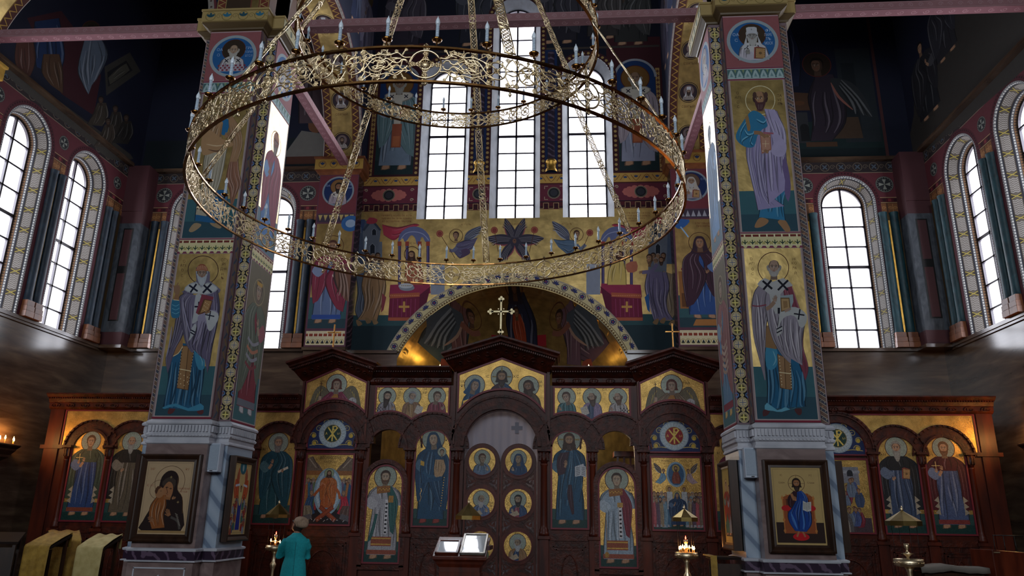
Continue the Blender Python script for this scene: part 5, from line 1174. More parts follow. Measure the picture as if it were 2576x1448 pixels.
def pillar(sx):
    left = sx < 0
    t = empty('frescoed_pillar', (sx * 4.07, 0, 0), 0, ('tall frescoed pillar, bishop in striped cap above a mother and child icon' if left else 'tall frescoed pillar, white-robed bishop above an icon of an enthroned blue figure'), 'pillar', 'great frescoed pillars')
    def cross_plan(h, d=0): # notched square
        A, B, C = PA + d, PB_ + d + .04, PB_ - .18 + d
        f = PF - d
        return [(-A, f), (A, f), (A, f + .22), (PB_ + d, f + .22), (PB_ + d, PC + .42 + d), (A, PC + .42 + d), (A, PC + .64 + d), (-A, PC + .64 + d), (-A, PC + .42 + d), (-PB_ - d, PC + .42 + d), (-PB_ - d, f + .22), (-A, f + .22)]
    def stack(levels, m=0, mb=None):
        mb = mb or MB(); mb.ring_loops([[(x, y, z) for x, y in cross_plan(0, d)] for d, z in levels], m); return mb
    stack([(-.004, 2.6), (-.004, 9.3)]).build('shaft', mat('dusty_rose_fresco_ground_' + ('a' if left else 'b'), '#8e7078', .7), t)
    # pedestal
    mb = MB(); mb.box(-PA - .01, PA + .01, PF - .012, PC + .65, 1.25, 2.64, 0); mb.box(-PB_ - .008, PB_ + .008, PF + .21, PC + .43, 1.25, 2.64, 1)
    stack([(.02, 0), (.02, 1.12)], 2, mb)
    mb.build('pedestal', [M['pinkmarble'], BLUEM, M['pinkmarble']], t)
    stack([(.045, 1.235), (.05, 1.25), (.05, 1.262), (.02, 1.275)]).build('pedestal_moulding', M['ivory'], t)
    stack([(.035, 1.275 - .16), (.035, 1.235)]).build('purple_marble_band', veined('purple_veined_marble_' + ('a' if left else 'b'), '#2c1d30', '#5e4c60', 2.5, (.3, .4, .9), .3), t)
    stack([(.04, 1.10), (.055, 1.105), (.055, 1.12), (.035, 1.125)]).build('pedestal_moulding', M['ivory'], t)
    mb = MB()
    for q0, q1 in ((-.35, .35),):
        for z in (.55, 1.02): mb.box(q0, q1, PF - .03, PF - .02, z, z + .018)
        mb.box(q0, q0 + .018, PF - .03, PF - .02, .55, 1.03); mb.box(q1 - .018, q1, PF - .03, PF - .02, .55, 1.03)
        mb.prism([(0, .95), (.13, .79), (0, .63), (-.13, .79)], PF - .03, PF - .02)
    mb.build('pedestal_inlay', M['ivory'], t)
    # white carved cornice: mouldings, flutes and wave
    stack([(.0, 2.6), (.03, 2.62), (.03, 2.64), (.015, 2.66), (.015, 2.70), (.03, 2.71), (.04, 2.73), (.04, 2.745), (.02, 2.76), (.02, 2.87), (.045, 2.875), (.05, 2.90), (.035, 2.92), (.0, 2.945)]).build('carved_cornice', M['ivory'], t)
    mb = MB()
    def flutes(p0, p1, nx, ny):
        L_ = math.hypot(p1[0] - p0[0], p1[1] - p0[1]); n = max(1, int(L_ / .045))
        for i in range(n):
            f = (i + .5) / n; x, y = p0[0] + (p1[0] - p0[0]) * f, p0[1] + (p1[1] - p0[1]) * f; tx, ty = (p1[0] - p0[0]) / L_, (p1[1] - p0[1]) / L_
            for (h0, h1, w_, sh) in ((2.775, 2.86, .013, 0), (2.745, 2.715, .016, .02)):
                c = [(x + tx * (e * w_ + (sh if zz == h1 and sh else 0)) + nx * o_, y + ty * (e * w_ + (sh if zz == h1 and sh else 0)) + ny * o_, zz) for zz in (h0, h1) for o_ in (.01, .045) for e in (-1, 1)]
                mb.add(c, [(0, 2, 3, 1), (4, 5, 7, 6), (0, 1, 5, 4), (2, 6, 7, 3), (0, 4, 6, 2), (1, 3, 7, 5)])
    f = PF
    flutes((-PA, f), (PA, f), 0, -1); flutes((PA, f + .22), (PB_, f + .22), 0, -1); flutes((-PB_, f + .22), (-PA, f + .22), 0, -1)
    flutes((PB_, f + .22), (PB_, PC + .42), 1, 0); flutes((-PB_, PC + .42), (-PB_, f + .22), -1, 0); flutes((PA, f), (PA, f + .22), 1, 0); flutes((-PA, f + .22), (-PA, f), -1, 0)
    mb.build('cornice_flutes', M['ivory'], t)
    # painted faces
    a = Art(out=lambda s, z: (s, PF - .006, z)); face_base(a)
    if left:
        spyridon(a); peter(a)
        a.bust(.0, 8.80, .095, '2e2218', 'a8a0ac', omo='b9b6b4', skin='a08670', hair='9a9288', beard='a8a49c', bald=True, bl=.8, base=4.0)
        for u in range(-3, 4):
            for v in range(3): a.rect(u * .07 + (v % 2) * .035 - .017, 8.43 + v * .04, u * .07 + (v % 2) * .035 + .017, 8.46 + v * .04, '7a3040')
        a.text('ОА', -.23, 8.80, .05, '8fa8cc'); a.text('О', -.24, 8.70, .05, '8fa8cc'); a.text('ГРИ', .25, 8.82, .045, '8fa8cc', wmax=.12); a.text('ГОРIЙ', .25, 8.75, .04, '8fa8cc', wmax=.13); a.text('БГСЛ', .26, 8.68, .04, '8fa8cc', wmax=.12)
        lab = 'bishop in striped cap below, apostle in tan cloak above, on gold'
    else:
        nicholas(a); paul(a)
        a.bust(.0, 8.79, .1, '3a2c1e', 'b4b0bc', omo='c0bfc0', skin='8c8a86', hair='a0a0a0', beard='a9a9a6', hat='klobuk', base=4.2, book=True)
        a.text('ОА', -.24, 8.80, .05, 'a8bcd8'); a.text('С', -.24, 8.70, .05, 'a8bcd8')
        for q, (s_, w_) in enumerate((('ФI', .09), ('ЛАРЕ', .12), ('ТЪ', .08), ('МОСК', .13))): a.text(s_, .24, 8.86 - q * .075, .05, 'a8bcd8', wmax=w_)
        lab = 'white-robed bishop below, apostle in lilac cloak above, on gold'
    cut(a); tag(a.build('painted_front', t), lab)
    # recessed corners on both sides of the front
    for e in (-1, 1):
        b = Art(out=lambda s, z: (s, PF + .22 - .006, z)); x0, x1 = sorted((e * PA, e * PB_))
        b.rect(x0, 2.95, x1, 9.2, '7c6a70')
        if e == -sx: dumb(b, x0 + .02, x1 - .012, 2.97, 9.12)
        else: zigband(b, x0, x1, 2.97, 9.12)
        tag(b.build('painted_corner', t), 'chain of cross medallions' if e == -sx else 'slanting brown lattice strip')
        b = Art(out=lambda s, z: (e * (PA + .006), s, z)); b.rect(PF, 2.95, PF + .22, 9.2, '7c6a70'); braid(b, PF + .01, PF + .215, 2.97, 9.14)
        tag(b.build('painted_return', t), 'narrow braided strip')
        # side face
        b = Art(out=lambda s, z: (e * (PB_ + .006), PC + s, z)); face_base(b)
        rs = random.Random(5 + e)
        if e == -sx:
            b.rect(-.385, 2.99, .385, 5.35, '6d6450'); b.rect(-.385, 2.99, .385, 3.68, '3c666c')
            b.rect(-.385, 5.60, .385, 8.02, GOLD, 1)
            b.rect(-.385, 5.60, .385, 6.22, '5d7888')
            if left:
                b.saint(0, 3.12, 5.1, '7a2c38', '5c6456', seed=3, hair='4a3a2c', hat='crown', skin='9a8470', hem='6a6e78', w=1.05, feet='b8b8bc', side=-1)
                for k in range(4): b.line([(-.2, 4.2 - k * .12), (0, 4.13 - k * .12), (.2, 4.2 - k * .12)], .05, ('8a8a94', 'a87058', '8a8a94', '7a3a40')[k])
                b.ring(0, 4.95, .2, .014, '9a8c6a'); b.saint(-.02, 5.75, 7.6, '4a78b0', '8a3448', seed=8, hair='7a3a40', beard='6a5a50', skin='7a4a3c', w=1.0, hat='cap'); b.ring(-.02, 7.46, .2, .014, '5a3020')
            else:
                b.saint(0, 3.12, 5.1, '5a7c98', '8a5a58', seed=6, hair='5a4638', skin='9a8470', hem='7a2c3c', w=1.05, feet='c0a468', side=-1)
                for k in range(5): b.line([(-.18, 4.15 - k * .09), (0, 4.08 - k * .09), (.18, 4.15 - k * .09)], .05, 'b09a88' if k % 2 else 'a08a78')
                b.ell(.24, 4.12, .05, .1, '4a88b0', n=14); b.ring(0, 4.95, .2, .014, '9a8c6a')
                b.saint(0, 5.75, 7.6, '6a94c0', '54789c', seed=9, hair='4a5a70', skin='6a7a8c', w=1.0); b.ring(0, 7.46, .2, .014, '5a4a30')
        else:
            b.saint(0, 3.12, 5.1, '3c5a70', '6a4a58', seed=12, hair='4a3a2c', beard='4a3a2c'); b.saint(0, 5.75, 7.6, '4a6888', '7c6a58', seed=15, hair='4a3a2c')
        b.bust(0, 8.80, .095, '8a8890', 'a9a4b0', omo='b9b6b4', skin='9a8470', hair='a8a8a4', beard='a8a8a4', base=4.0); cut(b)
        tag(b.build('painted_side', t), 'soldier saint below, cloaked martyr above' if (left and e > 0) else 'armoured and cloaked saints, one above the other')
    # capital
    cp = [(0, 9.15), (.0, 9.17), (.03, 9.175), (.04, 9.2), (.09, 9.235), (.115, 9.25), (.115, 9.27)]
    mb = stack(cp); stack([(.115, 9.27), (.125, 9.275), (.125, 9.46), (.14, 9.465), (.14, 9.5)], 1, mb); mb.build('capital', [mat('dark_gilded_stucco_' + ('a' if left else 'b'), '#5c4a2c', .45), mat('gold_ochre_paint_' + ('a' if left else 'b'), '#a68f5c', .5)], t)
    c = Art(out=lambda s, z: (s, PF - .131, z)); c.rect(-.545, 9.275, .545, 9.455, 'a8925e')
    for i in range(4):
        x = -.4 + i * .27; c.ring(x, 9.365, .08, .012, '7a6a3c', n=16)
        for q in (0, 1.0, -1.0): c.ell(x + .035 * math.sin(q), 9.36 + .03 * math.cos(q), .022, .045, '2f6c86' if i % 2 else '204a58', rot=-q, n=8)
        c.scroll(x + .135, 9.365, .05, '7a6a3c', .01)
    tag(c.build('capital_frieze', t), 'ochre band with blue palmettes')
    for e in (-1, 1):
        c = Art(out=lambda s, z: (e * (PB_ + .131), PC + s, z)); c.rect(-.545, 9.275, .54, 9.455, 'b9b08a')
        for i in range(5): c.scroll(-.42 + i * .21, 9.365, .07, '55563c', .014, 1 if i % 2 else -1); c.ell(-.42 + i * .21, 9.37, .03, .05, '4a5a50', n=8)
        tag(c.build('capital_frieze', t), 'pale band with dark scrolls')
    # springing of the arches above
    mb = MB(); mb.box(-.44, .44, PF + .1, PC + .55, 9.5, 12.5); mb.build('arch_springing', mat('ochre_zigzag_ground_' + ('a' if left else 'b'), '#5c3a24', .6), t)
    c = Art(out=lambda s, z: (s, PF + .094, z)); c.rect(-.44, 9.5, .44, 12.5, '6e3a2c')
    c.rect(-.3, 9.5, .12, 12.5, '3a2a1c'); c.rect(.14, 9.5, .26, 12.5, 'b08a3c', 1); zb = '9a8450'
    for x0 in (-.44, .28):
        c.rect(x0, 9.5, x0 + .15, 12.5, '6a3024'); c.rect(x0, 9.5, x0 + .012, 12.5, zb); c.rect(x0 + .138, 9.5, x0 + .15, 12.5, zb)
        for i in range(24): c.line([(x0 + .02, 9.5 + i * .12), (x0 + .13, 9.56 + i * .12), (x0 + .02, 9.62 + i * .12)], .02, zb, smooth=0)
    tag(c.build('painted_springing', t), 'zigzag bordered strip')
    return t
BLUEM = veined('blue_white_marble', '#8d9db0', '#6a7a90', 1.5, (0, .75, 0), .35, dist=.25, base2='#9fadbd')
pillar(-1); pillar(1)
# ------------------------------------------------------------------ tie beams
TB = mat('rose_patterned_beam', '#946c70', .5)
def tie_beam(p0, p1, label):
    L_ = math.hypot(p1[0] - p0[0], p1[1] - p0[1]); ang = math.atan2(p1[1] - p0[1], p1[0] - p0[0])
    t = empty('tie_beam', (p0[0], p0[1], 9.61), ang, label, 'tie beam', 'rose painted tie beams')
    mb = MB(); mb.box(0, L_, -.09, .09, 0, .15); mb.build('beam', TB, t, .01)
    for s_, oy in ((-1, -.0925), (1, .0925)):
        a = Art(out=lambda s, z: (s, oy, z)); a.rect(0, .004, L_, .146, '946c70'); a.rect(0, .01, L_, .018, 'a88488'); a.rect(0, .132, L_, .14, 'a88488')
        n = int(L_ / .15)
        for i in range(n): a.scroll((i + .5) * L_ / n, .075, .04, 'a5858a', .011, 1 if i % 2 else -1)
        tag(a.build('beam_face', t), 'rose face with pale scrolls')
    a = Art(out=lambda s, z: (s, z, -.0025)); a.rect(0, -.085, L_, .085, '7a4c54'); n = int(L_ / .2)
    for i in range(n): a.scroll((i + .5) * L_ / n, 0, .05, '9a7078', .014, 1 if i % 2 else -1)
    a.build('beam_soffit', t)
tie_beam((-XS, PC), (-4.55, PC), 'rose tie beam from the left wall to the left frescoed pillar')
tie_beam((-3.55, PC), (3.55, PC), 'long rose tie beam spanning between the two frescoed pillars')
tie_beam((4.55, PC), (XS, PC), 'rose tie beam from the right frescoed pillar to the right wall')
tie_beam((-3.98, PC + .75), (-3.98, YP - .1), 'rose tie beam receding from the left pillar to the left pier')
tie_beam((3.98, PC + .75), (3.98, YP - .1), 'rose tie beam receding from the right pillar to the right pier')
# ------------------------------------------------------------------ arches with medallion soffits
def soffit_arch(name, cy, cz, r, half, place, label, sd, n=30):
    """place(a, w, rr) -> 3D for angle a, width w, radius rr"""
    t = empty(name, (0, 0, 0), 0, label, 'arch', 'arches with medallion soffits')
    mb = MB(); loops = [[place(PI * i / n, -half, r), place(PI * i / n, half, r), place(PI * i / n, half, r + .5), place(PI * i / n, -half, r + .5)] for i in range(n + 1)]
    mb.ring_loops(loops); mb.build('arch_body', M['plain_dark'], t)
    a = Art(out=lambda s, z: place(s / r, z, r - .006)); L_ = PI * r
    a.rect(0, -half, L_, half, '4a2620'); a.rect(0, -half + .2, L_, half - .2, 'a47c34', 1)
    a.dense = .1; a.extra = [(L_ * i / 80, -half + .2 + (half * 2 - .4) * j) for i in range(81) for j in (0, .5, 1)] + [(L_ * i / 80, e * half) for i in range(81) for e in (-1, 1)]
    for e in (-1, 1):
        k = int(L_ / .16)
        a.rect(0, e * half - .012 * (e > 0), L_, e * half + .012 * (e < 0), 'c0b8b0')
        for i in range(k): a.line([(i * .16, e * (half - .17)), (i * .16 + .08, e * (half - .04)), (i * .16 + .16, e * (half - .17))], .024, 'a8843c', smooth=0)
        a.rect(0, e * (half - .19) - .008, L_, e * (half - .19) + .008, '7a5a28')
    k = int(L_ / .95)
    for i in range(k):
        s = (i + .5) * L_ / k; mir = s > L_ / 2
        t0 = a.tf; a.tf = (lambda s, m_: (lambda x, y: (s + (-y if m_ else y), -x if m_ else x)))(s, mir)
        a.ell(0, 0, .23, None, '1c1212', n=28); a.ell(0, 0, .215, None, '7a5a2c', 1, n=28); a.ell(0, 0, .2, None, '2a2028', n=28)
        a.bust(0, .03, .06, '6a5c5c', '8c8480', skin='7a6250', hair='2a1c18', beard='2a1c18', base=3.2, hat='klobuk' if i % 2 else None)
        a.text('СВЯТЫЙ', 0, -.34, .05, '4a2a14', wmax=.4)
        a.tf = t0
    tag(a.build('arch_soffit', t), 'gold soffit with portrait medallions between zigzags')
for sx, nm in ((-1, 'left'), (1, 'right')):
    soffit_arch('soffit_arch', 0, 0, 2.45, .44, (lambda sx: lambda a, w, rr: (sx * 4.07 + w, 13.32 - rr * math.cos(a) * -1, 9.75 + rr * math.sin(a)))(sx), f'gold medallion arch springing from the {nm} pier over towards the {nm} pillar', sx)
    soffit_arch('soffit_arch', 0, 0, 2.2, .44, (lambda sx: lambda a, w, rr: (sx * (6.9 + rr * math.cos(a)), PC + w, 9.5 + rr * math.sin(a)))(sx), f'gold medallion arch from the {nm} side wall to the {nm} pillar', sx + 5)
# clean corbels carrying the outer arches on the side walls
for sx, nm in ((-1, 'left'), (1, 'right')):
    t = empty('wall_corbel', (sx * XS, PC, 9.0), 0, f'gilded corbel under the arch on the {nm} side wall', 'corbel', 'gilded wall corbels')
    mb = MB(); mb.ring_loops([[(0, -.4 - d, z), (-sx * (.12 + d), -.4 - d, z), (-sx * (.12 + d), .4 + d, z), (0, .4 + d, z)] for d, z in ((0, -.2), (.0, 0), (.04, .06), (.12, .12), (.12, .35), (.15, .37), (.15, .42))]); mb.build('block', M['goldstrip'], t)
# ------------------------------------------------------------------ iconostasis
YI = 14.0
ico = empty('iconostasis', (0, YI, 0), 0, 'carved dark mahogany iconostasis with gables, arches and columns across the whole sanctuary', 'iconostasis')
def arcp(cx, cz, r, t0, t1, n=24): return [(cx + r * math.cos(t0 + (t1 - t0) * i / n), cz + r * math.sin(t0 + (t1 - t0) * i / n)) for i in range(n + 1)]
# wall of boards with its openings
M['screen'] = M['wood']
a = Art(out=lambda s, z: (s, .06, z), mats=('screen', 'screen'))
W_ = '30120b'
a.poly([(-8.75, 0), (8.75, 0), (8.75, 3.88), (3.79, 3.88), (3.79, 4.20), (3.165, 4.5), (2.54, 4.2), (2.54, 4.1), (.86, 4.1), (.86, 4.35), (0, 4.68), (-.86, 4.35), (-.86, 4.1), (-2.54, 4.1), (-2.54, 4.2), (-3.165, 4.5), (-3.79, 4.20), (-3.79, 3.88), (-8.75, 3.88)], W_)
a.hole([(-.68, .0), (.68, .0)] + arcp(0, 2.95, .68, 0, PI))
for s_ in (-1, 1): a.hole([(s_ * 2.105 - .34, .0), (s_ * 2.105 + .34, .0)] + arcp(s_ * 2.105, 2.94, .34, 0, PI))
o = a.build('board_wall', ico); md = o.modifiers.new('thick', 'SOLIDIFY'); md.thickness = .12; md.offset = 0
BAYS = [(0, .70, .95, 2.97, 0), (1.25, .34, .66, 2.93, 1), (2.105, .345, .66, 2.93, 2), (3.165, .47, .80, 3.0, 3), (4.19, .35, .55, 2.86, 1), (5.0, .35, .5, 2.86, 1), (6.05, .47, .66, 2.98, 3), (7.05, .34, .55, 2.86, 1), (7.86, .34, .55, 2.86, 1)]
def half_ring(mb, cx, cz, r0, r1, y0, y1, m=0, z0=None):
    pts0 = arcp(cx, cz, r0, 0, PI); pts1 = arcp(cx, cz, r1, 0, PI); loops = [[(p[0], y1, p[1]), (q[0], y1, q[1]), (q[0], y0, q[1]), (p[0], y0, p[1])] for p, q in zip(pts0, pts1)]
    mb.ring_loops(loops, m)
for ib, (cx, r0, r1, cz, kind) in enumerate(BAYS):
    for s_ in ((1,) if cx == 0 else (-1, 1)):
        mb = MB(); d = (.0 if kind != 3 else -.02) - .004 * (ib % 2)
        if cx == 0:
            half_ring(mb, 0, cz, r0 - .02, r0 + .05, -.06, .1); half_ring(mb, 0, cz, r0 + .05, r1 - .05, -.02, .08); half_ring(mb, 0, cz, r1 - .05, r1, -.05, .08)
        else:
            half_ring(mb, s_ * cx, cz, r0 - .01, r0 + .035, -.05 + d, .1); half_ring(mb, s_ * cx, cz, r0 + .035, r1 - .035, -.01 + d, .08); half_ring(mb, s_ * cx, cz, r1 - .035, r1, -.04 + d, .08)
            if kind == 3: half_ring(mb, s_ * cx, cz, r0 + .12, r0 + .15, -.04 + d, .0)
        n = int(r1 * 34)
        for i in range(n):
            t = PI * (i + .5) / n; x, z = s_ * cx + (r1 - .02) * math.cos(t), cz + (r1 - .02) * math.sin(t)
            mb.box(x - .013, x + .013, -.065 + d, -.03, z - .013, z + .013)
        mb.build('archivolt', M['carved'], ico)
def column(x, z0, z1, r, y=-.02, cap=True):
    mb = MB()
    mb.lathe((x, y, 0), [(r * 1.5, z0), (r * 1.5, z0 + .05), (r * 1.25, z0 + .07), (r * 1.35, z0 + .1), (r * 1.05, z0 + .13), (r, z0 + .18), (r * .93, z1 - .3), (r * 1.1, z1 - .28), (r * 1.1, z1 - .26), (r * .95, z1 - .25)], 12)
    sh_ = mb.build('column', M['wood'], ico)
    mb = MB(); mb.lathe((x, y, 0), [(r * .95, z1 - .25), (r * 1.1, z1 - .2), (r * 1.5, z1 - .13), (r * 1.3, z1 - .11), (r * 1.75, z1 - .04)], 12)
    for k in range(8):
        t = k * PI / 4; mb.box(x + r * 1.45 * math.cos(t) - .012, x + r * 1.45 * math.cos(t) + .012, y + r * 1.45 * math.sin(t) - .012, y + r * 1.45 * math.sin(t) + .012, z1 - .2, z1 - .06)
    mb.box(x - r * 2, x + r * 2, y - r * 2, .1, z1 - .04, z1); mb.build('capital', M['carved'], sh_)
COLX = [(.80, .06), (1.68, .055), (2.60, .055), (3.73, .055), (4.60, .05), (5.42, .05), (6.62, .055), (7.455, .05), (8.28, .05)]
for x, r in COLX:
    for s_ in (-1, 1):
        column(s_ * x, 1.42, 2.92, r)
        mb = MB(); mb.box(s_ * x - .085, s_ * x + .085, -.06, .06, 0, 1.36); mb.box(s_ * x - .11, s_ * x + .11, -.09, .06, 1.36, 1.42); mb.build('column_pedestal', M['wood'], ico, .004)
# dado panels with carved frames
for x0, x1 in ((.91, 1.59), (2.70, 3.63), (3.83, 4.5), (4.7, 5.33), (5.53, 6.53), (6.73, 7.36), (7.56, 8.19)):
    for s_ in (-1, 1):
        xa, xb = sorted((s_ * x0, s_ * x1)); mb = MB()
        mb.box(xa, xb, -.04, .06, 1.34, 1.46); mb.box(xa, xb, -.01, .06, .1, 1.34)
        for q in (.05, .1): 
            for p in ((xa + q, xa + q + .02, .15 + q, 1.3 - q), (xb - q - .02, xb - q, .15 + q, 1.3 - q)): mb.box(p[0], p[1], -.03, 0, p[2], p[3])
            mb.box(xa + q, xb - q, -.03, 0, .15 + q, .17 + q); mb.box(xa + q, xb - q, -.03, 0, 1.28 - q, 1.3 - q)
        xc, w = (xa + xb) / 2, (xb - xa) / 2
        ring = [(xc + (w - .2) * math.cos(t), -.015, .75 + .36 * math.sin(t)) for t in np.linspace(0, 2 * PI, 25)[:-1]]; mb.tube(ring, .014, 6, closed=True)
        mb.build('dado_panel', M['carved'], ico)
# cornices
def cornice(pts_fn, prof, name='cornice'):
    mb = MB(); mb.ring_loops([pts_fn(*p) for p in prof], closed=False, caps=False); return mb
def gable(cx, hw, zE, zA, name):
    """front gable with deep overhanging moulded cornice; zE, zA: underside heights at the panel"""
    def loop(w, e, a_, y, yb=.3): return [(cx - w, yb, e), (cx - w, y, e), (cx, y, a_), (cx + w, y, e), (cx + w, yb, e)]
    L_ = [(hw + .02, zE - .03, zA - .03, -.02), (hw + .03, zE - .01, zA - .01, -.05), (hw + .06, zE + .02, zA + .02, -.1), (hw + .14, zE + .14, zA + .15, -.30), (hw + .16, zE + .15, zA + .16, -.34), (hw + .165, zE + .18, zA + .19, -.35), (hw + .2, zE + .19, zA + .2, -.42), (hw + .205, zE + .22, zA + .235, -.43), (hw + .24, zE + .25, zA + .27, -.5), (hw + .245, zE + .285, zA + .305, -.5)]
    mb = MB(); mb.ring_loops([loop(*l) for l in L_], closed=False, caps=False)
    w, e, z, y = L_[-1]; mb.add([(cx - w, .3, e), (cx - w, y, e), (cx, y, z), (cx + w, y, e), (cx + w, .3, e), (cx, .3, z)], [(0, 1, 2, 5), (5, 2, 3, 4)])
    # dentils and carved garland bosses
    for s_ in (-1, 1):
        n = 26
        for i in range(n):
            f = (i + .5) / n; x = cx + s_ * f * (hw + .165); zz = zA + .16 + (zE - zA) * f
            mb.box(x - .011, x + .011, -.40, -.33, zz - .012 + .0, zz + .022)
        for i in range(5):
            f = (i + .6) / 5.6; x = cx + s_ * f * (hw + .08); zz = zA + .085 + (zE - zA) * f; rr = .05 if i % 2 else .035
            mb.tube([(x + rr * math.cos(t), -.215 - .03 * math.sin(t), zz + rr * .6 * math.sin(t)) for t in np.linspace(0, 2 * PI, 11)[:-1]], .012, 5, closed=True)
    mb.build(name, M['carved'], ico)
gable(0, .86, 4.35, 4.66, 'gable_cornice'); gable(-3.165, .625, 4.17, 4.43, 'gable_cornice'); gable(3.165, .625, 4.17, 4.43, 'gable_cornice')
def straight(x0, x1, z0, z1, dy=.4, back=.3):
    mb = MB(); h = z1 - z0
    P_ = [(-.02, z0), (-.05, z0 + .02), (-.08, z0 + .05), (-.08, z0 + h * .42), (-.1, z0 + h * .45), (-dy * .55, z0 + h * .66), (-dy * .6, z0 + h * .7), (-dy * .8, z0 + h * .78), (-dy, z0 + h * .92), (-dy, z1)]
    mb.ring_loops([[(x, y, z) for y, z in P_] + [(x, back, z1), (x, back, z0)] for x in (x0, x1)])
    n = int(abs(x1 - x0) / .045)
    for i in range(n): x = x0 + (i + .5) * (x1 - x0) / n; mb.box(x - .012, x + .012, -dy * .72, -dy * .5, z0 + h * .68, z0 + h * .76)
    n = max(2, int(abs(x1 - x0) / .28))
    for i in range(n):
        x = x0 + (i + .5) * (x1 - x0) / n; mb.tube([(x + .08 * math.cos(t), -.085, z0 + h * .25 + .035 * math.sin(t)) for t in np.linspace(0, 2 * PI, 13)[:-1]], .011, 5, closed=True)
        mb.tube([(x + .03 * math.cos(t), -.085, z0 + h * .25 + .03 * math.sin(t)) for t in np.linspace(0, 2 * PI, 9)[:-1]], .009, 5, closed=True)
    mb.build('straight_cornice', M['carved'], ico)
for s_ in (-1, 1):
    straight(s_ * .95, s_ * 2.5, 4.10, 4.40); straight(s_ * 3.83, s_ * 8.80, 3.60, 3.90, .22)
    for xs_, w_, z_ in ((2.545, .02, 4.2), (3.79, .03, 4.2), (.885, .025, 4.35)): mb = MB(); mb.box(s_ * xs_ - w_, s_ * xs_ + w_, -.05, .06, 3.0, z_); mb.build('stile', M['wood'], ico)
    mb = MB()
    mb.box(s_ * 8.5, s_ * 8.78, -.03, .1, 0, 3.62); mb.box(s_ * 8.4, s_ * 8.85, -.05, .1, 2.86, 2.93); mb.build('end_pilaster', M['wood'], ico)
# crosses on the gables
def botonee():
    mb = MB(); d = .012
    mb.box(-.016, .016, -d, d, .0, .70); mb.box(-.2, .2, -d, d, .44, .47)
    for x, z, ax in ((0, .70, 0), (-.2, .455, 1), (.2, .455, 2), (0, .06, 3)):
        for dx, dz in ((0, .035), (-.035, 0), (.035, 0), (0, -.035)):
            mb.prism([(x + dx + .024 * math.cos(t), z + dz + .024 * math.sin(t)) for t in np.linspace(0, 2 * PI, 11)[:-1]], -d, d)
    for dx, dz in ((-.05, .405), (.05, .405), (-.05, .505), (.05, .505)): mb.prism([(dx + .012 * math.cos(t), dz + .012 * math.sin(t)) for t in np.linspace(0, 2 * PI, 9)[:-1]], -d, d)
    return mb
t = empty('roof_cross', (0, YI - .45, 4.965), 0, 'large pale gold trefoil-ended cross on the peak of the central gable', 'cross'); botonee().build('cross_body', noisy('pale_gilding', '#cdbb88', '#ede0b4', (1, 1, 1), 12, .35, metal=.35), t)
for s_, nm in ((-1, 'left'), (1, 'right')):
    t = empty('gable_cross', (s_ * 3.165, YI - .45, 4.73), 0, f'slim plain gold cross on the peak of the {nm} gable', 'cross', 'plain crosses on the side gables')
    mb = MB(); mb.box(-.013, .013, -.01, .01, 0, .45); mb.box(-.13, .13, -.01, .01, .28, .306); mb.build('cross_body', noisy('warm_gilding_' + nm, '#b0783c', '#d8a050', (1, 1, 1), 12, .3, metal=.6), t, .003)
# ------------------------------------------------------------------ icons set in the screen
MG = ('mospaint', 'mosgold')
def icon(name, outline, label, group, draw, y=-.03, red=.03, frame=True):
    t = empty(name, (0, YI + y, 0), 0, label, 'icon', group)
    a = Art(out=lambda s, z: (s, -.004, z), mats=MG); a.poly(outline, 'b98d3c', 1); draw(a); a.build('mosaic_panel', t)
    P_ = np.array(outline); c = P_.mean(0)
    if frame:
        mb = MB(); n = len(outline)
        o2 = []
        ar = 0
        for i in range(n): ar += P_[i][0] * P_[(i + 1) % n][1] - P_[(i + 1) % n][0] * P_[i][1]
        sg = 1 if ar > 0 else -1
        for i in range(n):
            d0 = P_[i] - P_[i - 1]; d1 = P_[(i + 1) % n] - P_[i]; d0 /= max(1e-9, np.hypot(*d0)); d1 /= max(1e-9, np.hypot(*d1))
            n0 = np.array([d0[1], -d0[0]]) * sg; n1 = np.array([d1[1], -d1[0]]) * sg; k = n0 + n1; k /= max(.35, (k @ k) / 2) ; o2.append(P_[i] + k * red)
        loops = [[(o2[i % n][0], -.02, o2[i % n][1]), (P_[i % n][0], -.02, P_[i % n][1]), (P_[i % n][0], .02, P_[i % n][1]), (o2[i % n][0], .02, o2[i % n][1])] for i in range(n + 1)]
        mb.ring_loops(loops, caps=False); mb.build('crimson_border', M['redline'], t)
    return t
HALO = '8f9a8e'
def arched(cx, hw, z0, zs, r=None): return [(cx - hw, z0), (cx + hw, z0)] + arcp(cx, zs, r or hw, 0, PI, 20)
def ground(a, cx, hw, z0, z1, zm=None):
    a.rect(cx - hw, z0, cx + hw, z1, '2a4a48'); a.rect(cx - hw, z0, cx + hw, zm or z0 + (z1 - z0) * .45, '173836')
def label_txt(a, cx, z, lr, h=.045, dx=.24):
    for i, s_ in enumerate(lr[0]): a.text(s_, cx - dx, z - i * h * 1.35, h, '2a1c10')
    for i, s_ in enumerate(lr[1]): a.text(s_, cx + dx, z - i * h * 1.35, h, '2a1c10')
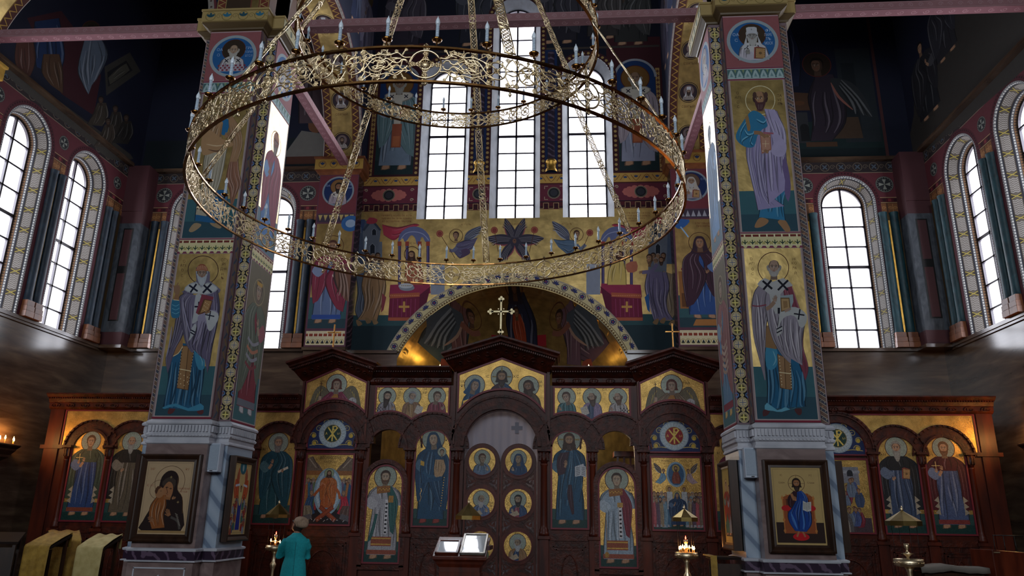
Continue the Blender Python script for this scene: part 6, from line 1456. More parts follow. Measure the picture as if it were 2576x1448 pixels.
def d_theo(a):
    ground(a, -1.25, .31, 1.56, 1.85)
    a.saint(-1.25, 1.62, 3.2, '1f4663', '1c4160', halo=HALO, seed=3, cover='1c3f5c', skin='a5917a', w=1.05, hr=2.0, feet='8a3a34', hand=None, tilt=.12)
    a.garb([(-1.36, 2.86), (-1.47, 2.6), (-1.44, 2.3)], [(-1.15, 2.86), (-1.02, 2.6), (-1.05, 2.35)], '1f4666', 7, 8)
    a.line([(-1.42, 2.5), (-1.3, 2.42), (-1.18, 2.42)], .05, '24506e'); a.hand(-1.15, 2.43, .05, 'a5917a', -1.3); a.poly([(-1.47, 2.62), (-1.4, 2.6), (-1.4, 2.68), (-1.47, 2.7)], 'c09a3c')
    a.garb([(-1.2, 2.72), (-1.22, 2.55), (-1.2, 2.42)], [(-1.04, 2.72), (-1.0, 2.55), (-1.06, 2.42)], 'a88a68', 6, 2)
    a.ell(-1.08, 2.86, .085, None, '4a2018', n=24).ell(-1.08, 2.86, .08, None, HALO, n=24).head(-1.08, 2.85, .045, 'a5917a', '3a2418')
    for k in range(12): a.ell(-1.44 + .01 * math.sin(k), 2.2 - k * .02, .008, None, 'c9a03c', 1, n=5); a.ell(-1.02 - .004 * k, 2.4 - k * .045, .01, None, 'c9a03c', 1, n=5)
    a.text('МР', -1.5, 3.05, .045, '2a1c10'); a.text('ѲУ', -.99, 3.05, .045, '2a1c10')
def d_christ(a):
    ground(a, 1.26, .31, 1.56, 1.88)
    a.saint(1.26, 1.64, 3.2, '1f4a66', None, halo=HALO, seed=5, skin='9a7a5e', hair='3a2418', beard='3a2418', long=True, w=1.1, item='open', hr=2.05)
    a.garb([(1.1, 2.86), (1.03, 2.7), (1.05, 2.45)], [(1.27, 2.88), (1.22, 2.7), (1.2, 2.5)], '3c2430', 5, 2)
    a.garb([(1.26, 2.88), (1.2, 2.6), (1.13, 2.3), (1.1, 2.05)], [(1.4, 2.84), (1.5, 2.6), (1.5, 2.3), (1.44, 2.0)], '1f4a66', 9, 9)
    a.garb([(1.24, 2.3), (1.22, 2.1), (1.3, 1.78)], [(1.3, 2.3), (1.33, 2.0), (1.34, 1.8)], '38202c', 3, 2)
    a.poly([(1.36, 2.62), (1.48, 2.66), (1.56, 2.62), (1.56, 2.43), (1.47, 2.46), (1.36, 2.44)], 'b4bac0')
    for k in range(5): a.line([(1.38, 2.59 - k * .03), (1.45, 2.61 - k * .03)], .008, '30343c', smooth=0).line([(1.485, 2.61 - k * .03), (1.54, 2.59 - k * .03)], .008, '30343c', smooth=0)
    a.hand(1.2, 2.68, .05, '9a7a5e', .1); a.line([(1.18, 2.6), (1.2, 2.68)], .04, '9a7a5e', smooth=0)
    for t in (0, PI / 2, -PI / 2): a.line([(1.26 + .1 * math.sin(t), 3.1 + .1 * math.cos(t)), (1.26 + .19 * math.sin(t), 3.1 + .19 * math.cos(t))], .03, '8a7a4a', smooth=0)
    a.text('IC', 1.03, 3.02, .05, '2a1c10'); a.text('XC', 1.49, 3.02, .05, '2a1c10')
    a.head(1.26, 3.08, .105, '9a7a5e', '3a2418', '3a2418', long=True, hl=.6)
def deacon(s_, c):
    cx = s_ * 2.105
    def d(a):
        ground(a, cx, .31, .93, 1.28, 1.1)
        a.saint(cx, 1.0, 2.5, '9a9aa0' if s_ < 0 else '8d9fae', None, halo=HALO, seed=6, skin='a5917a', hair='3a2820', w=1.2, hem='8a4a3a', hr=2.1, beard='5a4434' if s_ < 0 else None, hand=None, bl=.1)
        a.rect(cx - .2, 1.2, cx + .17, 1.36, '8a4a34'); a.rect(cx - .2, 1.22, cx + .17, 1.24, 'c09a4c'); a.rect(cx - .2, 1.32, cx + .17, 1.34, 'c09a4c')
        a.rect(cx + .02, 1.4, cx + .08, 2.0, 'c8c8cc'); [a.rect(cx + .03, 1.42 + k * .07, cx + .07, 1.45 + k * .07, '1c1c24') for k in range(8)]
        a.garb([(cx + .02, 2.24), (cx + .07, 2.0), (cx + .1, 1.7), (cx + .14, 1.45)], [(cx + .12, 2.24), (cx + .25, 2.0), (cx + .25, 1.75), (cx + .2, 1.4)], c, 6, 4)
        a.poly([(cx - .15, 2.23), (cx + .1, 2.25), (cx + .1, 2.13), (cx - .14, 2.1)], '8a5a2c', smooth=0); [a.ell(cx - .12 + k * .03, 2.17 + .02 * (k % 2), .01, None, 'd0a848', n=6) for k in range(8)]
        if s_ < 0: a.garb([(cx - .15, 1.75), (cx - .2, 1.5), (cx - .27, 1.25)], [(cx - .1, 1.75), (cx - .14, 1.5), (cx - .2, 1.3)], c, 3, 4); a.rect(cx + .08, 1.95, cx + .17, 2.07, 'a0763c')
        else: a.rect(cx + .0, 1.92, cx + .1, 2.0, 'b08c4c'); a.line([(cx - .2, 1.1), (cx - .2, 1.7)], .012, '8a6a4a', smooth=0); a.ell(cx - .2, 1.12, .04, .05, 'a07a3c', n=12)
        label_txt(a, cx, 2.25, (('АГI', 'ОС'), ('ЛАВ', 'РЕН', 'ТI') if s_ < 0 else ('СТѢ', 'ФА', 'НЪ')), .042, .25)
    return d
def scene_anastasis(a):
    cx = -3.165; a.rect(cx - .43, 1.56, cx + .43, 1.85, '15141c')
    a.text('ВОСКРЕСЕНIЕ', cx, 2.71, .05, '2a1c10', wmax=.4); a.text('ХРИСТОВО', cx, 2.64, .04, '2a1c10', wmax=.25)
    for s_ in (-1, 1):
        a.poly([(cx + s_ * .43, 2.48), (cx + s_ * .43, 2.72), (cx + s_ * .33, 2.76), (cx + s_ * .27, 2.66), (cx + s_ * .2, 2.6), (cx + s_ * .12, 2.5)], '6a5a4c'); a.line([(cx + s_ * .4, 2.72), (cx + s_ * .25, 2.55)], .02, '9a8a78', smooth=0); a.line([(cx + s_ * .33, 2.74), (cx + s_ * .2, 2.54)], .015, '4a3c34', smooth=0)
        a.rect(cx + s_ * .13, 2.42, cx + s_ * .43, 2.5, '8a5a30')
    cols = ('27507a', '8a3038', '5a6a4c', '6a5a78', '38607a', 'a06a3c')
    rnd = random.Random(3)
    for i in range(6):
        for s_ in (-1, 1):
            x = cx + s_ * (.2 + .045 * i); z = 2.33 - .03 * (i % 2); c = cols[(i + (s_ > 0)) % 6]
            a.garb([(x - .04, z - .03), (x - .06, z - .3), (x - .05, z - .5)], [(x + .04, z - .03), (x + .06, z - .3), (x + .05, z - .5)], c, 3, i); a.head(x, z, .032, '9a7a60', ('2a1a14', '6a4a34', '8a8278')[i % 3], ('2a1a14', None, '8a8278')[i % 3])
    a.ell(cx + .0, 2.13, .26, .42, '7f9cae', n=32); a.ell(cx, 2.13, .22, .38, 'a3b8c4', n=32); a.ell(cx, 2.13, .17, .33, '6f90a8', n=28)
    a.saint(cx, 1.82, 2.5, 'a4582c', 'a8602e', halo='8a9a7a', seed=4, skin='9a7a5e', hair='3a2418', beard='3a2418', long=True, w=1.25, hand=None)
    a.line([(cx - .08, 2.25), (cx - .22, 2.1), (cx - .28, 2.0)], .05, 'a4582c'); a.line([(cx + .08, 2.25), (cx + .2, 2.12), (cx + .24, 2.0)], .05, 'a4582c')
    for s_, c1, c2 in ((-1, '2c4c70', '77705c'), (1, 'a8263a', '58423c')):
        a.garb([(cx + s_ * .24, 2.05), (cx + s_ * .26, 1.9), (cx + s_ * .2, 1.75)], [(cx + s_ * .36, 2.05), (cx + s_ * .42, 1.85), (cx + s_ * .36, 1.68)], c1, 6, 4); a.head(cx + s_ * .3, 2.1, .04, '9a7a60', '6a5a50')
        a.garb([(cx + s_ * .3, 1.88), (cx + s_ * .25, 1.75), (cx + s_ * .3, 1.62)], [(cx + s_ * .43, 1.88), (cx + s_ * .43, 1.75), (cx + s_ * .43, 1.64)], c2, 4, 5)
    for s_ in (-1, 1): a.line([(cx - s_ * .18, 1.62), (cx + s_ * .12, 1.86)], .08, '7a3824', smooth=0); a.line([(cx - s_ * .17, 1.64), (cx + s_ * .11, 1.85)], .04, '94482c', smooth=0)
    for k in range(14): a.line([(cx - .4 + k * .06, 1.6 + .03 * (k % 3)), (cx - .37 + k * .06, 1.63 + .02 * (k % 2))], .01, 'b0b0b4', smooth=0)
    for s_ in (-1, 1): a.poly([(cx + s_ * .43, 1.6), (cx + s_ * .25, 1.66), (cx + s_ * .28, 1.74), (cx + s_ * .43, 1.7)], '54545a')
def scene_ascension(a):
    cx = 3.165; a.rect(cx - .43, 1.56, cx + .43, 1.66, '173836')
    a.text('ВОЗНЕСЕНIЕ', cx - .12, 2.72, .035, '2a1c10', wmax=.26); a.text('ГОСПОДНЕ', cx + .2, 2.72, .035, '2a1c10', wmax=.2)
    a.ell(cx, 2.5, .17, .22, '7f9cae', n=28); a.ell(cx, 2.5, .14, .19, '35597c', n=28); a.garb([(cx - .04, 2.55), (cx - .08, 2.42), (cx - .06, 2.34)], [(cx + .04, 2.55), (cx + .08, 2.42), (cx + .06, 2.34)], '7a3c2c', 5, 4); a.head(cx, 2.6, .035, '9a7a5e', '3a2418', '3a2418', halo='9a8a4c')
    for s_ in (-1, 1):
        a.wing(cx + s_ * .26, 2.52, .22, .9, '5a5048', '8ba0b0', 4, side=s_); a.garb([(cx + s_ * .2, 2.52), (cx + s_ * .18, 2.42), (cx + s_ * .28, 2.33)], [(cx + s_ * .27, 2.52), (cx + s_ * .3, 2.44), (cx + s_ * .38, 2.36)], '6a90a8' if s_ < 0 else 'a08a90', 4, 4); a.head(cx + s_ * .22, 2.56, .03, '9a7a60', '5a3420')
    cols = ('a05058', '7a6a5a', '3c6480', '6a8a9c', '8a7a62', '5a4a5c')
    for row in range(2):
        for i in range(5):
            for s_ in (-1, 1):
                x = cx + s_ * (.14 + .065 * i + .03 * row); z = 2.16 - .1 * row - .01 * (i % 2); c = cols[(i + row * 2 + (s_ > 0)) % 6]
                a.garb([(x - .045, z - .03), (x - .06, z - .25), (x - .05, z - .46)], [(x + .045, z - .03), (x + .06, z - .25), (x + .05, z - .46)], c, 4, i + row); a.head(x, z, .034, '9a7a60', ('3a241a', '6a4a34', '8a8278')[(i + row) % 3], ('3a241a', None, '8a8278')[(i + row) % 3])
                if row: a.poly([(x - .03, 1.64), (x + .01, 1.64), (x + .02, 1.6), (x - .04, 1.6)], '9a9aa0')
    for s_ in (-1, 1): a.head(cx + s_ * .13, 2.24, .034, '9a7a60', '5a3420', halo='b09048'); a.garb([(cx + s_ * .08, 2.2), (cx + s_ * .07, 2.0), (cx + s_ * .08, 1.9)], [(cx + s_ * .18, 2.2), (cx + s_ * .18, 2.0), (cx + s_ * .18, 1.9)], 'a8b0b4', 4, 3)
    a.saint(cx, 1.62, 2.18, '1c3a60', '1a3658', halo='a89a5c', seed=8, cover='1c3a60', skin='9a7a60', w=1.5)
def roundel_chi(cx, cz, red):
    def d(a):
        a.rect(cx - .5, cz - .1, cx + .5, cz + .6, '1c2c58')
        for s_ in (-1, 1):
            for k, (dx, dz) in enumerate(((.33, .02), (.36, .16), (.27, .29), (.12, .40))):
                a.scroll(cx + s_ * dx, cz + dz, .065, 'b0a05c', .014, s_ * (1 if k % 2 else -1))
                if k < 2: a.ell(cx + s_ * dx, cz + dz, .035, .04, 'c0a43c', n=10)
            a.line([(cx + s_ * .1, cz - .02), (cx + s_ * .25, cz + .0), (cx + s_ * .42, cz - .02)], .014, 'b0a05c')
        zc = cz + .20; a.ell(cx, zc, .26, None, '8fa4b2', n=36); a.ell(cx, zc, .24, None, 'a9b8be', n=36)
        for k in range(24): t = k * PI / 12; a.line([(cx + .16 * math.cos(t), zc + .16 * math.sin(t)), (cx + .235 * math.cos(t), zc + .235 * math.sin(t))], .006, '8496a0', smooth=0)
        a.ell(cx, zc, .165, None, '8a7a50', n=32); a.ell(cx, zc, .155, None, '8a2228' if red else '1c3a34', n=32)
        g = 'd8c060'
        for s_ in (-1, 1): a.line([(cx - s_ * .09, zc - .12), (cx + s_ * .09, zc + .11)], .026, g, smooth=0)
        a.line([(cx, zc - .14), (cx, zc + .14)], .026, g, smooth=0); a.ring(cx + .04, zc + .10, .035, .02, g, n=14)
        a.text('А', cx - .115, zc - .025, .05, g); a.text('ω', cx + .115, zc - .02, .05, g)
    return d
# local tier
icon('icon', arched(-1.25, .31, 1.56, 2.93), 'arched mosaic icon of a blue-mantled mother holding a child', 'mosaic icons of the local tier', d_theo)
icon('icon', arched(1.26, .31, 1.56, 2.93), 'arched mosaic icon of a bearded figure in blue holding an open book', 'mosaic icons of the local tier', d_christ)
def door(s_, nm):
    t = empty('deacon_door', (s_ * 2.105, YI - .02, .0), 0, f'narrow arched mahogany deacon door on the {nm} of the royal doors', 'door', 'deacon doors')
    o = [(-.37, .05), (.37, .05)] + [(x, z) for x, z in arcp(0, 2.30, .37, 0, PI, 20)]; i_ = [(-.31, .93), (.31, .93)] + arcp(0, 2.28, .31, 0, PI, 20)
    mb = MB(); mb.prism(o, .0, .06); mb.build('door_leaf', M['wood'], t)
    mb = MB(); half_ring(mb, 0, 2.30, .34, .42, -.05, .05); mb.box(-.42, -.34, -.05, .05, .85, 2.30); mb.box(.34, .42, -.05, .05, .85, 2.30); mb.box(-.42, .42, -.05, .05, .8, .88)
    mb.build('door_frame', M['carved'], t)
for s_, nm in ((-1, 'left'), (1, 'right')):
    door(s_, nm)
    icon('icon', arched(s_ * 2.105, .31, .93, 2.28), 'arched mosaic icon of a white-robed deacon with green stole on the left deacon door' if s_ < 0 else 'arched mosaic icon of a white-robed deacon with red cloak on the right deacon door', 'mosaic icons on the deacon doors', deacon(s_, '2c5a58' if s_ < 0 else '6e2434'), y=-.035)
icon('icon', [(-3.595, 1.56), (-2.735, 1.56), (-2.735, 2.79), (-3.595, 2.79)], 'crowded mosaic of an orange-robed figure in a pale blue oval raising people from tombs', 'festal mosaics', scene_anastasis)
icon('icon', [(2.735, 1.56), (3.595, 1.56), (3.595, 2.79), (2.735, 2.79)], 'crowded mosaic of apostles looking up to a figure in a blue oval between angels', 'festal mosaics', scene_ascension)
for s_ in (-1, 1):
    cx = s_ * 3.165; icon('tympanum_mosaic', [(cx - .45, 2.9)] + [(cx + .45, 2.9)] + arcp(cx, 3.0, .455, 0, PI, 20), f'blue half-round mosaic with a gold christogram on a {"dark green" if s_ < 0 else "red"} disc', 'half-round christogram mosaics', roundel_chi(cx, 2.98, s_ > 0), red=.025)
    cx = s_ * 6.05; icon('tympanum_mosaic', [(cx - .45, 2.88)] + [(cx + .45, 2.88)] + arcp(cx, 2.98, .455, 0, PI, 20), f'blue half-round mosaic with a gold christogram on the {"left" if s_ < 0 else "right"} wing behind the pillar', 'half-round christogram mosaics', roundel_chi(cx, 2.96, False), red=.025)
def wing_saint(cx, **k):
    def d(a):
        ground(a, cx, .34, 1.56, 1.88); a.saint(cx, 1.66, 3.1, halo=HALO, open_=abs(cx) > 6.5, **k)
        label_txt(a, cx, 2.86, (('АГI',), ('СТ',)), .04, .24)
    return d
WS = [(-4.19, dict(robe='23505a', cloak='204a58', hair='77706a', beard='77706a', seed=4, w=1.15, item='scroll'), 'mosaic of a grey-bearded apostle in dark teal robes, just right of the left pillar'),
      (4.19, dict(robe='5a4a3c', cloak='6a3040', hair='4a3428', beard='4a3428', seed=6), 'mosaic of a bearded apostle in red cloak, mostly hidden beside the right pillar'),
      (-5.0, dict(robe='3c5078', cloak='5a4a3c', hair='4a3428', seed=7), 'mosaic of a saint in blue behind the left pillar'),
      (5.0, dict(robe='3c5078', cloak='5a4a3c', hair='4a3428', seed=7), 'mosaic of a saint in blue behind the right pillar'),
      (-7.05, dict(robe='5a5244', cloak='1e1c1a', hair='8a8880', beard='8a8880', bald=True, bl=1.8, seed=8, w=1.2, hand='low'), 'mosaic of a long-bearded monk in dark habit, second from the end of the left wing'),
      (7.05, dict(robe='3a4a66', cloak='1e2024', hair='8a8880', beard='8a8880', bl=1.9, seed=9, w=1.2, item='book', hand='low'), 'mosaic of a long-bearded monk in dark habit holding a book, right wing'),
      (-7.86, dict(robe='2c4678', cloak='39483e', hair='5a3a28', seed=10, w=1.2, item='cross', hem='7a4030'), 'mosaic of a young martyr in blue and green at the candle-lit left end'),
      (7.86, dict(robe='4a5a80', cloak='4a1c24', hair='6a4a34', beard='6a4a34', seed=11, w=1.2, item='cross', hem='7a3838', bl=.2), 'candle-lit mosaic of a martyr in crimson cloak at the end of the right wing')]
for cx, k, lab in WS: icon('icon', arched(cx, .33 if abs(cx) > 6 else .34, 1.56, 2.86), lab, 'mosaic icons of the side wings', wing_saint(cx, **k), y=-.02)
def scene_wing(cx):
    def d(a):
        a.rect(cx - .43, 1.56, cx + .43, 1.8, '4a3c44'); a.rect(cx + .02, 2.35, cx + .3, 2.66, '7d828c'); a.rect(cx, 2.55, cx + .32, 2.6, '9aa0a8'); a.poly(arch_pts(cx + .15, 2.5, 2.56, .05, 8), '20242c')
        rnd = random.Random(5); cols = ('7a2838', '4a5a8a', '6a7a90', '8a5a4c', '3c4c6c')
        for i in range(14):
            x = cx - .3 + .6 * rnd.random(); z = 1.85 + .62 * rnd.random()
            a.garb([(x - .05, z - .03), (x - .08, z - .16), (x - .05, z - .28)], [(x + .05, z - .03), (x + .09, z - .16), (x + .05, z - .28)], cols[i % 5], 4, i); a.head(x, z, .036, '9a7a60', '5a3c2c', halo='a08c50' if i % 3 == 0 else None)
        for r in (.42, .36, .3): a.ell(cx - .3, 1.62, r, r * 1.1, ('5c5a5c', '9a948c', '15141a')[int((.42 - r) / .06 + .5)], n=28, a0=-PI / 2, a1=PI / 2)
    return d
for s_ in (-1, 1):
    cx = s_ * 6.05; icon('icon', [(cx - .45, 1.56), (cx + .45, 1.56), (cx + .45, 2.78), (cx - .45, 2.78)], f'crowded festal mosaic with small figures before a tower, {"left" if s_ < 0 else "right"} wing beside the pillar', 'festal mosaics', scene_wing(cx), y=-.02)
    # gold field over the wing arches
    t = empty('gold_mosaic_field', (0, YI - .003, 0), 0, f'plain gold mosaic field above the arches of the {"left" if s_ < 0 else "right"} wing', 'mosaic', 'gold fields over the wing arches')
    a = Art(out=lambda s, z: (s, -.004, z), mats=MG); x0, x1 = sorted((s_ * 3.84, s_ * 8.45)); a.rect(x0, 2.93, x1, 3.58, 'b98d3c', 1); a.build('mosaic_panel', t)
    mb = MB(); mb.box(x0, x1, -.02, .01, 3.575, 3.6); mb.box(x1 if s_ > 0 else x0, (x1 if s_ > 0 else x0) + s_ * .03, -.02, .01, 2.93, 3.6); mb.build('crimson_border', M['redline'], t)
# upper panels: gables and triptychs
def d_gabriel(cx, red):
    def d(a):
        for s_ in (-1, 1):
            a.poly([(cx + s_ * .12, 3.94), (cx + s_ * .22, 4.05), (cx + s_ * .32, 4.08), (cx + s_ * .42, 3.98), (cx + s_ * .5, 3.7), (cx + s_ * .52, 3.45), (cx + s_ * .42, 3.6), (cx + s_ * .3, 3.75), (cx + s_ * .15, 3.84)], '67604c', smooth=2)
            for k in range(7): a.line([(cx + s_ * (.25 + .02 * k), 4.03 - .02 * k), (cx + s_ * (.38 + .012 * k), 3.85 - .04 * k), (cx + s_ * (.44 + .012 * k), 3.62 - .02 * k)], .012, 'b09a4c' if k % 2 else '4c4a48')
            a.poly([(cx + s_ * .2, 3.78), (cx + s_ * .34, 3.8), (cx + s_ * .42, 3.6), (cx + s_ * .5, 3.5), (cx + s_ * .36, 3.55), (cx + s_ * .28, 3.7)], '7d8ca0')
        a.bust(cx, 4.09, .105, 'a8acb0', '7a3048' if red else '7a6450', skin='a38b78', hair='5a2c24', base=5.2, hr=2.0, halo='a3aea0') if 0 else None
        a.ell(cx, 4.105, .205, None, '4a2018', n=36).ell(cx, 4.105, .193, None, 'a3aea0', n=36)
        a.garb([(cx - .06, 3.98), (cx - .2, 3.88), (cx - .3, 3.7), (cx - .4, 3.6)], [(cx + .06, 3.98), (cx + .2, 3.88), (cx + .28, 3.7), (cx + .36, 3.6)], '9a9ea4', 9, 4)
        a.rect(cx - .13, 3.86, cx + .1, 3.95, '9a6c34'); a.rect(cx - .1, 3.78, cx + .06, 3.87, 'a87a3c')
        c = '7a3048' if red else '6f5c48'
        a.garb([(cx - .1, 3.97), (cx - .24, 3.86), (cx - .34, 3.74)], [(cx - .02, 3.94), (cx - .08, 3.86), (cx - .14, 3.76)], c, 4, 4); a.garb([(cx + .03, 3.95), (cx + .06, 3.8), (cx + .05, 3.7)], [(cx + .12, 3.97), (cx + .26, 3.8), (cx + .34, 3.62)], c, 6, 3)
        a.head(cx, 4.09, .1, 'a38b78', '5a2c24', None, long=True, hl=.5)
        a.line([(cx - .3, 3.6), (cx - .3, 4.14)], .012, '3a1c14', smooth=0); a.cross(cx - .3, 4.12, .03, '3a1c14', .3); a.line([(cx - .31, 3.7), (cx - .3, 3.88)], .05, 'a38b78', smooth=0); a.rect(cx - .345, 3.75, cx - .27, 3.8, 'b08a3c')
        a.ell(cx + .33, 3.78, .085, None, '7d7c78', n=20).ell(cx + .33, 3.78, .075, None, 'a5a4a4', n=20); a.cross(cx + .33, 3.78, .05, '4a4448', .12)
        a.text('АГГЛ', cx - .27, 4.13, .045, '2a1c10', wmax=.1); a.text('ГАВР' if red else 'ГАВ', cx + .27, 4.13, .045, '2a1c10', wmax=.12)
    return d
for s_ in (-1, 1):
    cx = s_ * 3.165; h = .575
    arc = arcp(cx, 3.02, .83, math.acos(h / .83), PI - math.acos(h / .83), 22)
    icon('icon', [(cx - h, 4.14), (cx - h, 3.6)] [::-1] [:0] + [(cx + h, 4.13), (cx, 4.39), (cx - h, 4.13)] + arc[::-1], f'gabled mosaic of a winged archangel in a {"crimson" if s_ < 0 else "brown"} cloak over the {"left" if s_ < 0 else "right"} side arch', 'gabled archangel mosaics', d_gabriel(cx, s_ < 0), red=.035)
def d_deesis(a):
    def bst(x, z, r, robe, cl, **k):
        a.ell(x, z + .01, r * 2.0, None, '4a2018', n=32).ell(x, z + .01, r * 1.88, None, 'a3aea0', n=32)
        a.garb([(x - r * .5, z - r), (x - r * 2, z - r * 2.2), (x - r * 2.6, z - r * 5), (x - r * 2.9, z - r * 8)], [(x + r * .5, z - r), (x + r * 2, z - r * 2.2), (x + r * 2.6, z - r * 5), (x + r * 2.9, z - r * 8)], robe, 9, int(x * 50 + 90))
        if cl: a.garb([(x, z - r * 1.2), (x + r * .3, z - r * 3), (x, z - r * 6)], [(x + r * .6, z - r), (x + r * 2.1, z - r * 2.5), (x + r * 2.6, z - r * 6)], cl, 5, 4)
        a.head(x, z, r, **k)
    bst(-.51, 4.09, .1, '1f4a70', None, skin='a38b78', cover='1f4a70', tilt=-.3, turn=1); a.hand(-.42, 3.84, .05, 'a38b78', -.6); a.poly([(-.72, 3.8), (-.6, 3.84), (-.62, 3.74), (-.72, 3.72)], 'c09a3c', 1)
    bst(.51, 4.07, .1, '4c3a30', '5a4a3a', skin='8a6a54', hair='3a241a', beard='3a241a', long=True, hl=.6, turn=-1, tilt=.2, bl=1.3); a.hand(.35, 3.85, .055, '8a6a54', .5)
    bst(0, 4.25, .105, '3c2434', '1f4468', skin='9a7a5e', hair='2a1a14', beard='2a1a14', long=True, hl=.6)
    a.hand(-.08, 3.95, .05, '9a7a5e', .1); a.book(.1, 3.95, .16, .17, 'a05a3c', 'b8834c', -.08)
    for t in (0, PI / 2, -PI / 2): a.line([(.1 * math.sin(t), 4.26 + .1 * math.cos(t)), (.18 * math.sin(t), 4.26 + .18 * math.cos(t))], .025, '8a7a4a', smooth=0)
    a.text('МР', -.73, 4.14, .05, '2a1c10'); a.text('ѲУ', -.73, 4.06, .05, '2a1c10'); a.text('IC', -.27, 4.24, .055, '2a1c10'); a.text('XC', .27, 4.24, .055, '2a1c10'); a.text('ОА', .72, 4.14, .05, '2a1c10'); a.text('IW', .72, 4.06, .05, '2a1c10')
h = .80; arc = arcp(0, 3.04, 1.0, math.acos(h / 1.0), PI - math.acos(h / 1.0), 28)
icon('icon', [(h, 4.29), (0, 4.59), (-h, 4.29)] + arc[::-1], 'wide gabled mosaic of three half figures above the royal doors', None, d_deesis, red=.035)
def d_trip(s_):
    def d(a):
        xs = [s_ * v for v in (1.22, 1.69, 2.17)]
        spec = {-1: {2.17: dict(robe='8a8890', hair='2a1c18', beard='2a1c18', bl=2.2, turn=1, tilt=-.15, skin='a38b78'), 1.69: dict(robe='a08058', cloak='8a6a50', hair='8f9498', beard='8f9498', bl=.6, turn=1, tilt=-.15, skin='a38b78'), 1.22: dict(robe='7a3040', hair='4a3024', turn=1, tilt=-.2, skin='a38b78')},
                1: {1.22: dict(robe='3c6a70', hair='4a3024', turn=-1, tilt=.25, skin='a38b78'), 1.69: dict(robe='3c5070', cloak='8a7a98', hair='4a3a30', beard='4a3a30', bald=True, bl=1.4, turn=-1, tilt=.15, skin='a38b78'), 2.17: dict(robe='a8a4a4', hair='5a4030', beard='5a4030', bald=True, bl=.6, turn=-1, tilt=.15, skin='a38b78')}}[s_]
        for v in (2.17, 1.22, 1.69):
            x = s_ * v
            if v == 1.22:
                for e in (-1, 1): a.wing(x - e * .06, 3.8, .3, 1.5, '6d654c', 'b09a4c', 5, side=-e)
            a.bust(x, 3.87 + .0, .085, halo='a3aea0', base=6, hr=2.0, **spec[v])
            if v == 2.17:
                for i in range(10):
                    for j in range(8):
                        if (i + j) % 2: a.rect(x + s_ * (.03 + i * .03) if s_ > 0 else x - .3 + i * .03, 3.45 + j * .03, (x + s_ * (.03 + i * .03) if s_ > 0 else x - .3 + i * .03) + .022, 3.472 + j * .03, '3a1c28' if s_ < 0 else '1c1c24')
            a.hand(x - s_ * .12, 3.66, .045, 'a38b78', s_ * .6)
            if v == 1.69: a.poly([(x - s_ * .1, 3.72), (x - s_ * .22, 3.68), (x - s_ * .18, 3.52), (x - s_ * .05, 3.58)], 'b8b4ac')
        for v, tx in ((1.93, ('ОА', 'П')), (1.45, ('ОА', 'АР')), (2.36, ('ОА', 'I'))): [a.text(q, s_ * v, 4.0 - i * .07, .045, '2a1c10') for i, q in enumerate(tx)]
    return d
for s_ in (-1, 1):
    c1 = arcp(s_ * 1.25, 2.93, .69, math.acos(((abs(s_ * 1.25) - 1.0) / .69)), 0, 1)
    xa, xb, xm = 1.0, 2.37, 1.6775
    def arc_x(cx, r, x0, x1, n=14): return [(s_ * x, 2.93 + math.sqrt(max(0, r * r - (x - cx) ** 2))) for x in np.linspace(x0, x1, n)]
    low = arc_x(1.25, .69, xa, xm) + arc_x(2.105, .69, xm, xb)[1:]
    icon('icon', [(s_ * xa, 4.05)] + low + [(s_ * xb, 4.05)], f'long mosaic of three half-figure saints turned to the centre, {"left" if s_ < 0 else "right"} of the central gable', 'three-saint mosaics', d_trip(s_), red=.03)
# ------------------------------------------------------------------ royal doors and curtain
def leaf(s_, nm):
    t = empty('royal_door_leaf', (s_ * .335, YI + .02, 0), 0, f'{nm} leaf of the royal doors, mahogany openwork with a column of round icons', 'door', 'royal doors')
    M['leafwood'] = M['carved']
    a = Art(out=lambda s, z: (s, 0, z), mats=('leafwood',)); h = .325
    a.poly([(-h, .08), (h, .08)] + arcp(0, 2.70, h, 0, PI, 20), '30120b')
    for k, zc in enumerate((2.34, 1.61, .88)):
        for e in (-1, 1):
            for f in (-1, 1):
                X = lambda u: e * u; Z = lambda v: zc + f * v
                a.hole([(X(.28), Z(.15)), (X(.21), Z(.065)), (X(.28), Z(.085))])
                a.hole(catmull([(X(.285), Z(.055)), (X(.22), Z(.05)), (X(.13), Z(.015)), (X(.16), Z(.05)), (X(.20), Z(.085)), (X(.225), Z(.07))], 3))
            cc = [(e * (.235 + .035 * math.cos(t_)), zc + .035 * math.sin(t_)) for t_ in np.linspace(0, 2 * PI, 17)[:-1]]
            a.hole([(e * .28, zc + .04), (e * .26, zc + .045), (e * .255, zc - .045), (e * .28, zc - .04)])
            a.hole(catmull([(e * .235, zc + .035), (e * .20, zc + .02), (e * .195, zc - .015), (e * .215, zc - .01), (e * .22, zc + .01), (e * .24, zc + .015)], 3))
    o = a.build('openwork_panel', t); md = o.modifiers.new('thick', 'SOLIDIFY'); md.thickness = .035; md.offset = 0
    mb = MB()
    for zc in (2.70, 1.975, 1.24, .5):
        for r0, r1, d in ((.245, .262, .045), (.262, .315, .032)):
            n = 32; loops = [[(r * math.cos(2 * PI * i / n), y, zc + r * math.sin(2 * PI * i / n)) for r, y in ((r0, 0), (r1, 0), (r1, -d), (r0, -d))] for i in range(n + 1)]
            mb.ring_loops(loops, caps=False)
    mb.box(-.325, -.29, -.03, .02, .08, 2.7); mb.box(.29, .325, -.03, .02, .08, 2.7)
    mb.build('moulding', M['wood'], t)
for s_, nm in ((-1, 'left'), (1, 'right')): leaf(s_, nm)
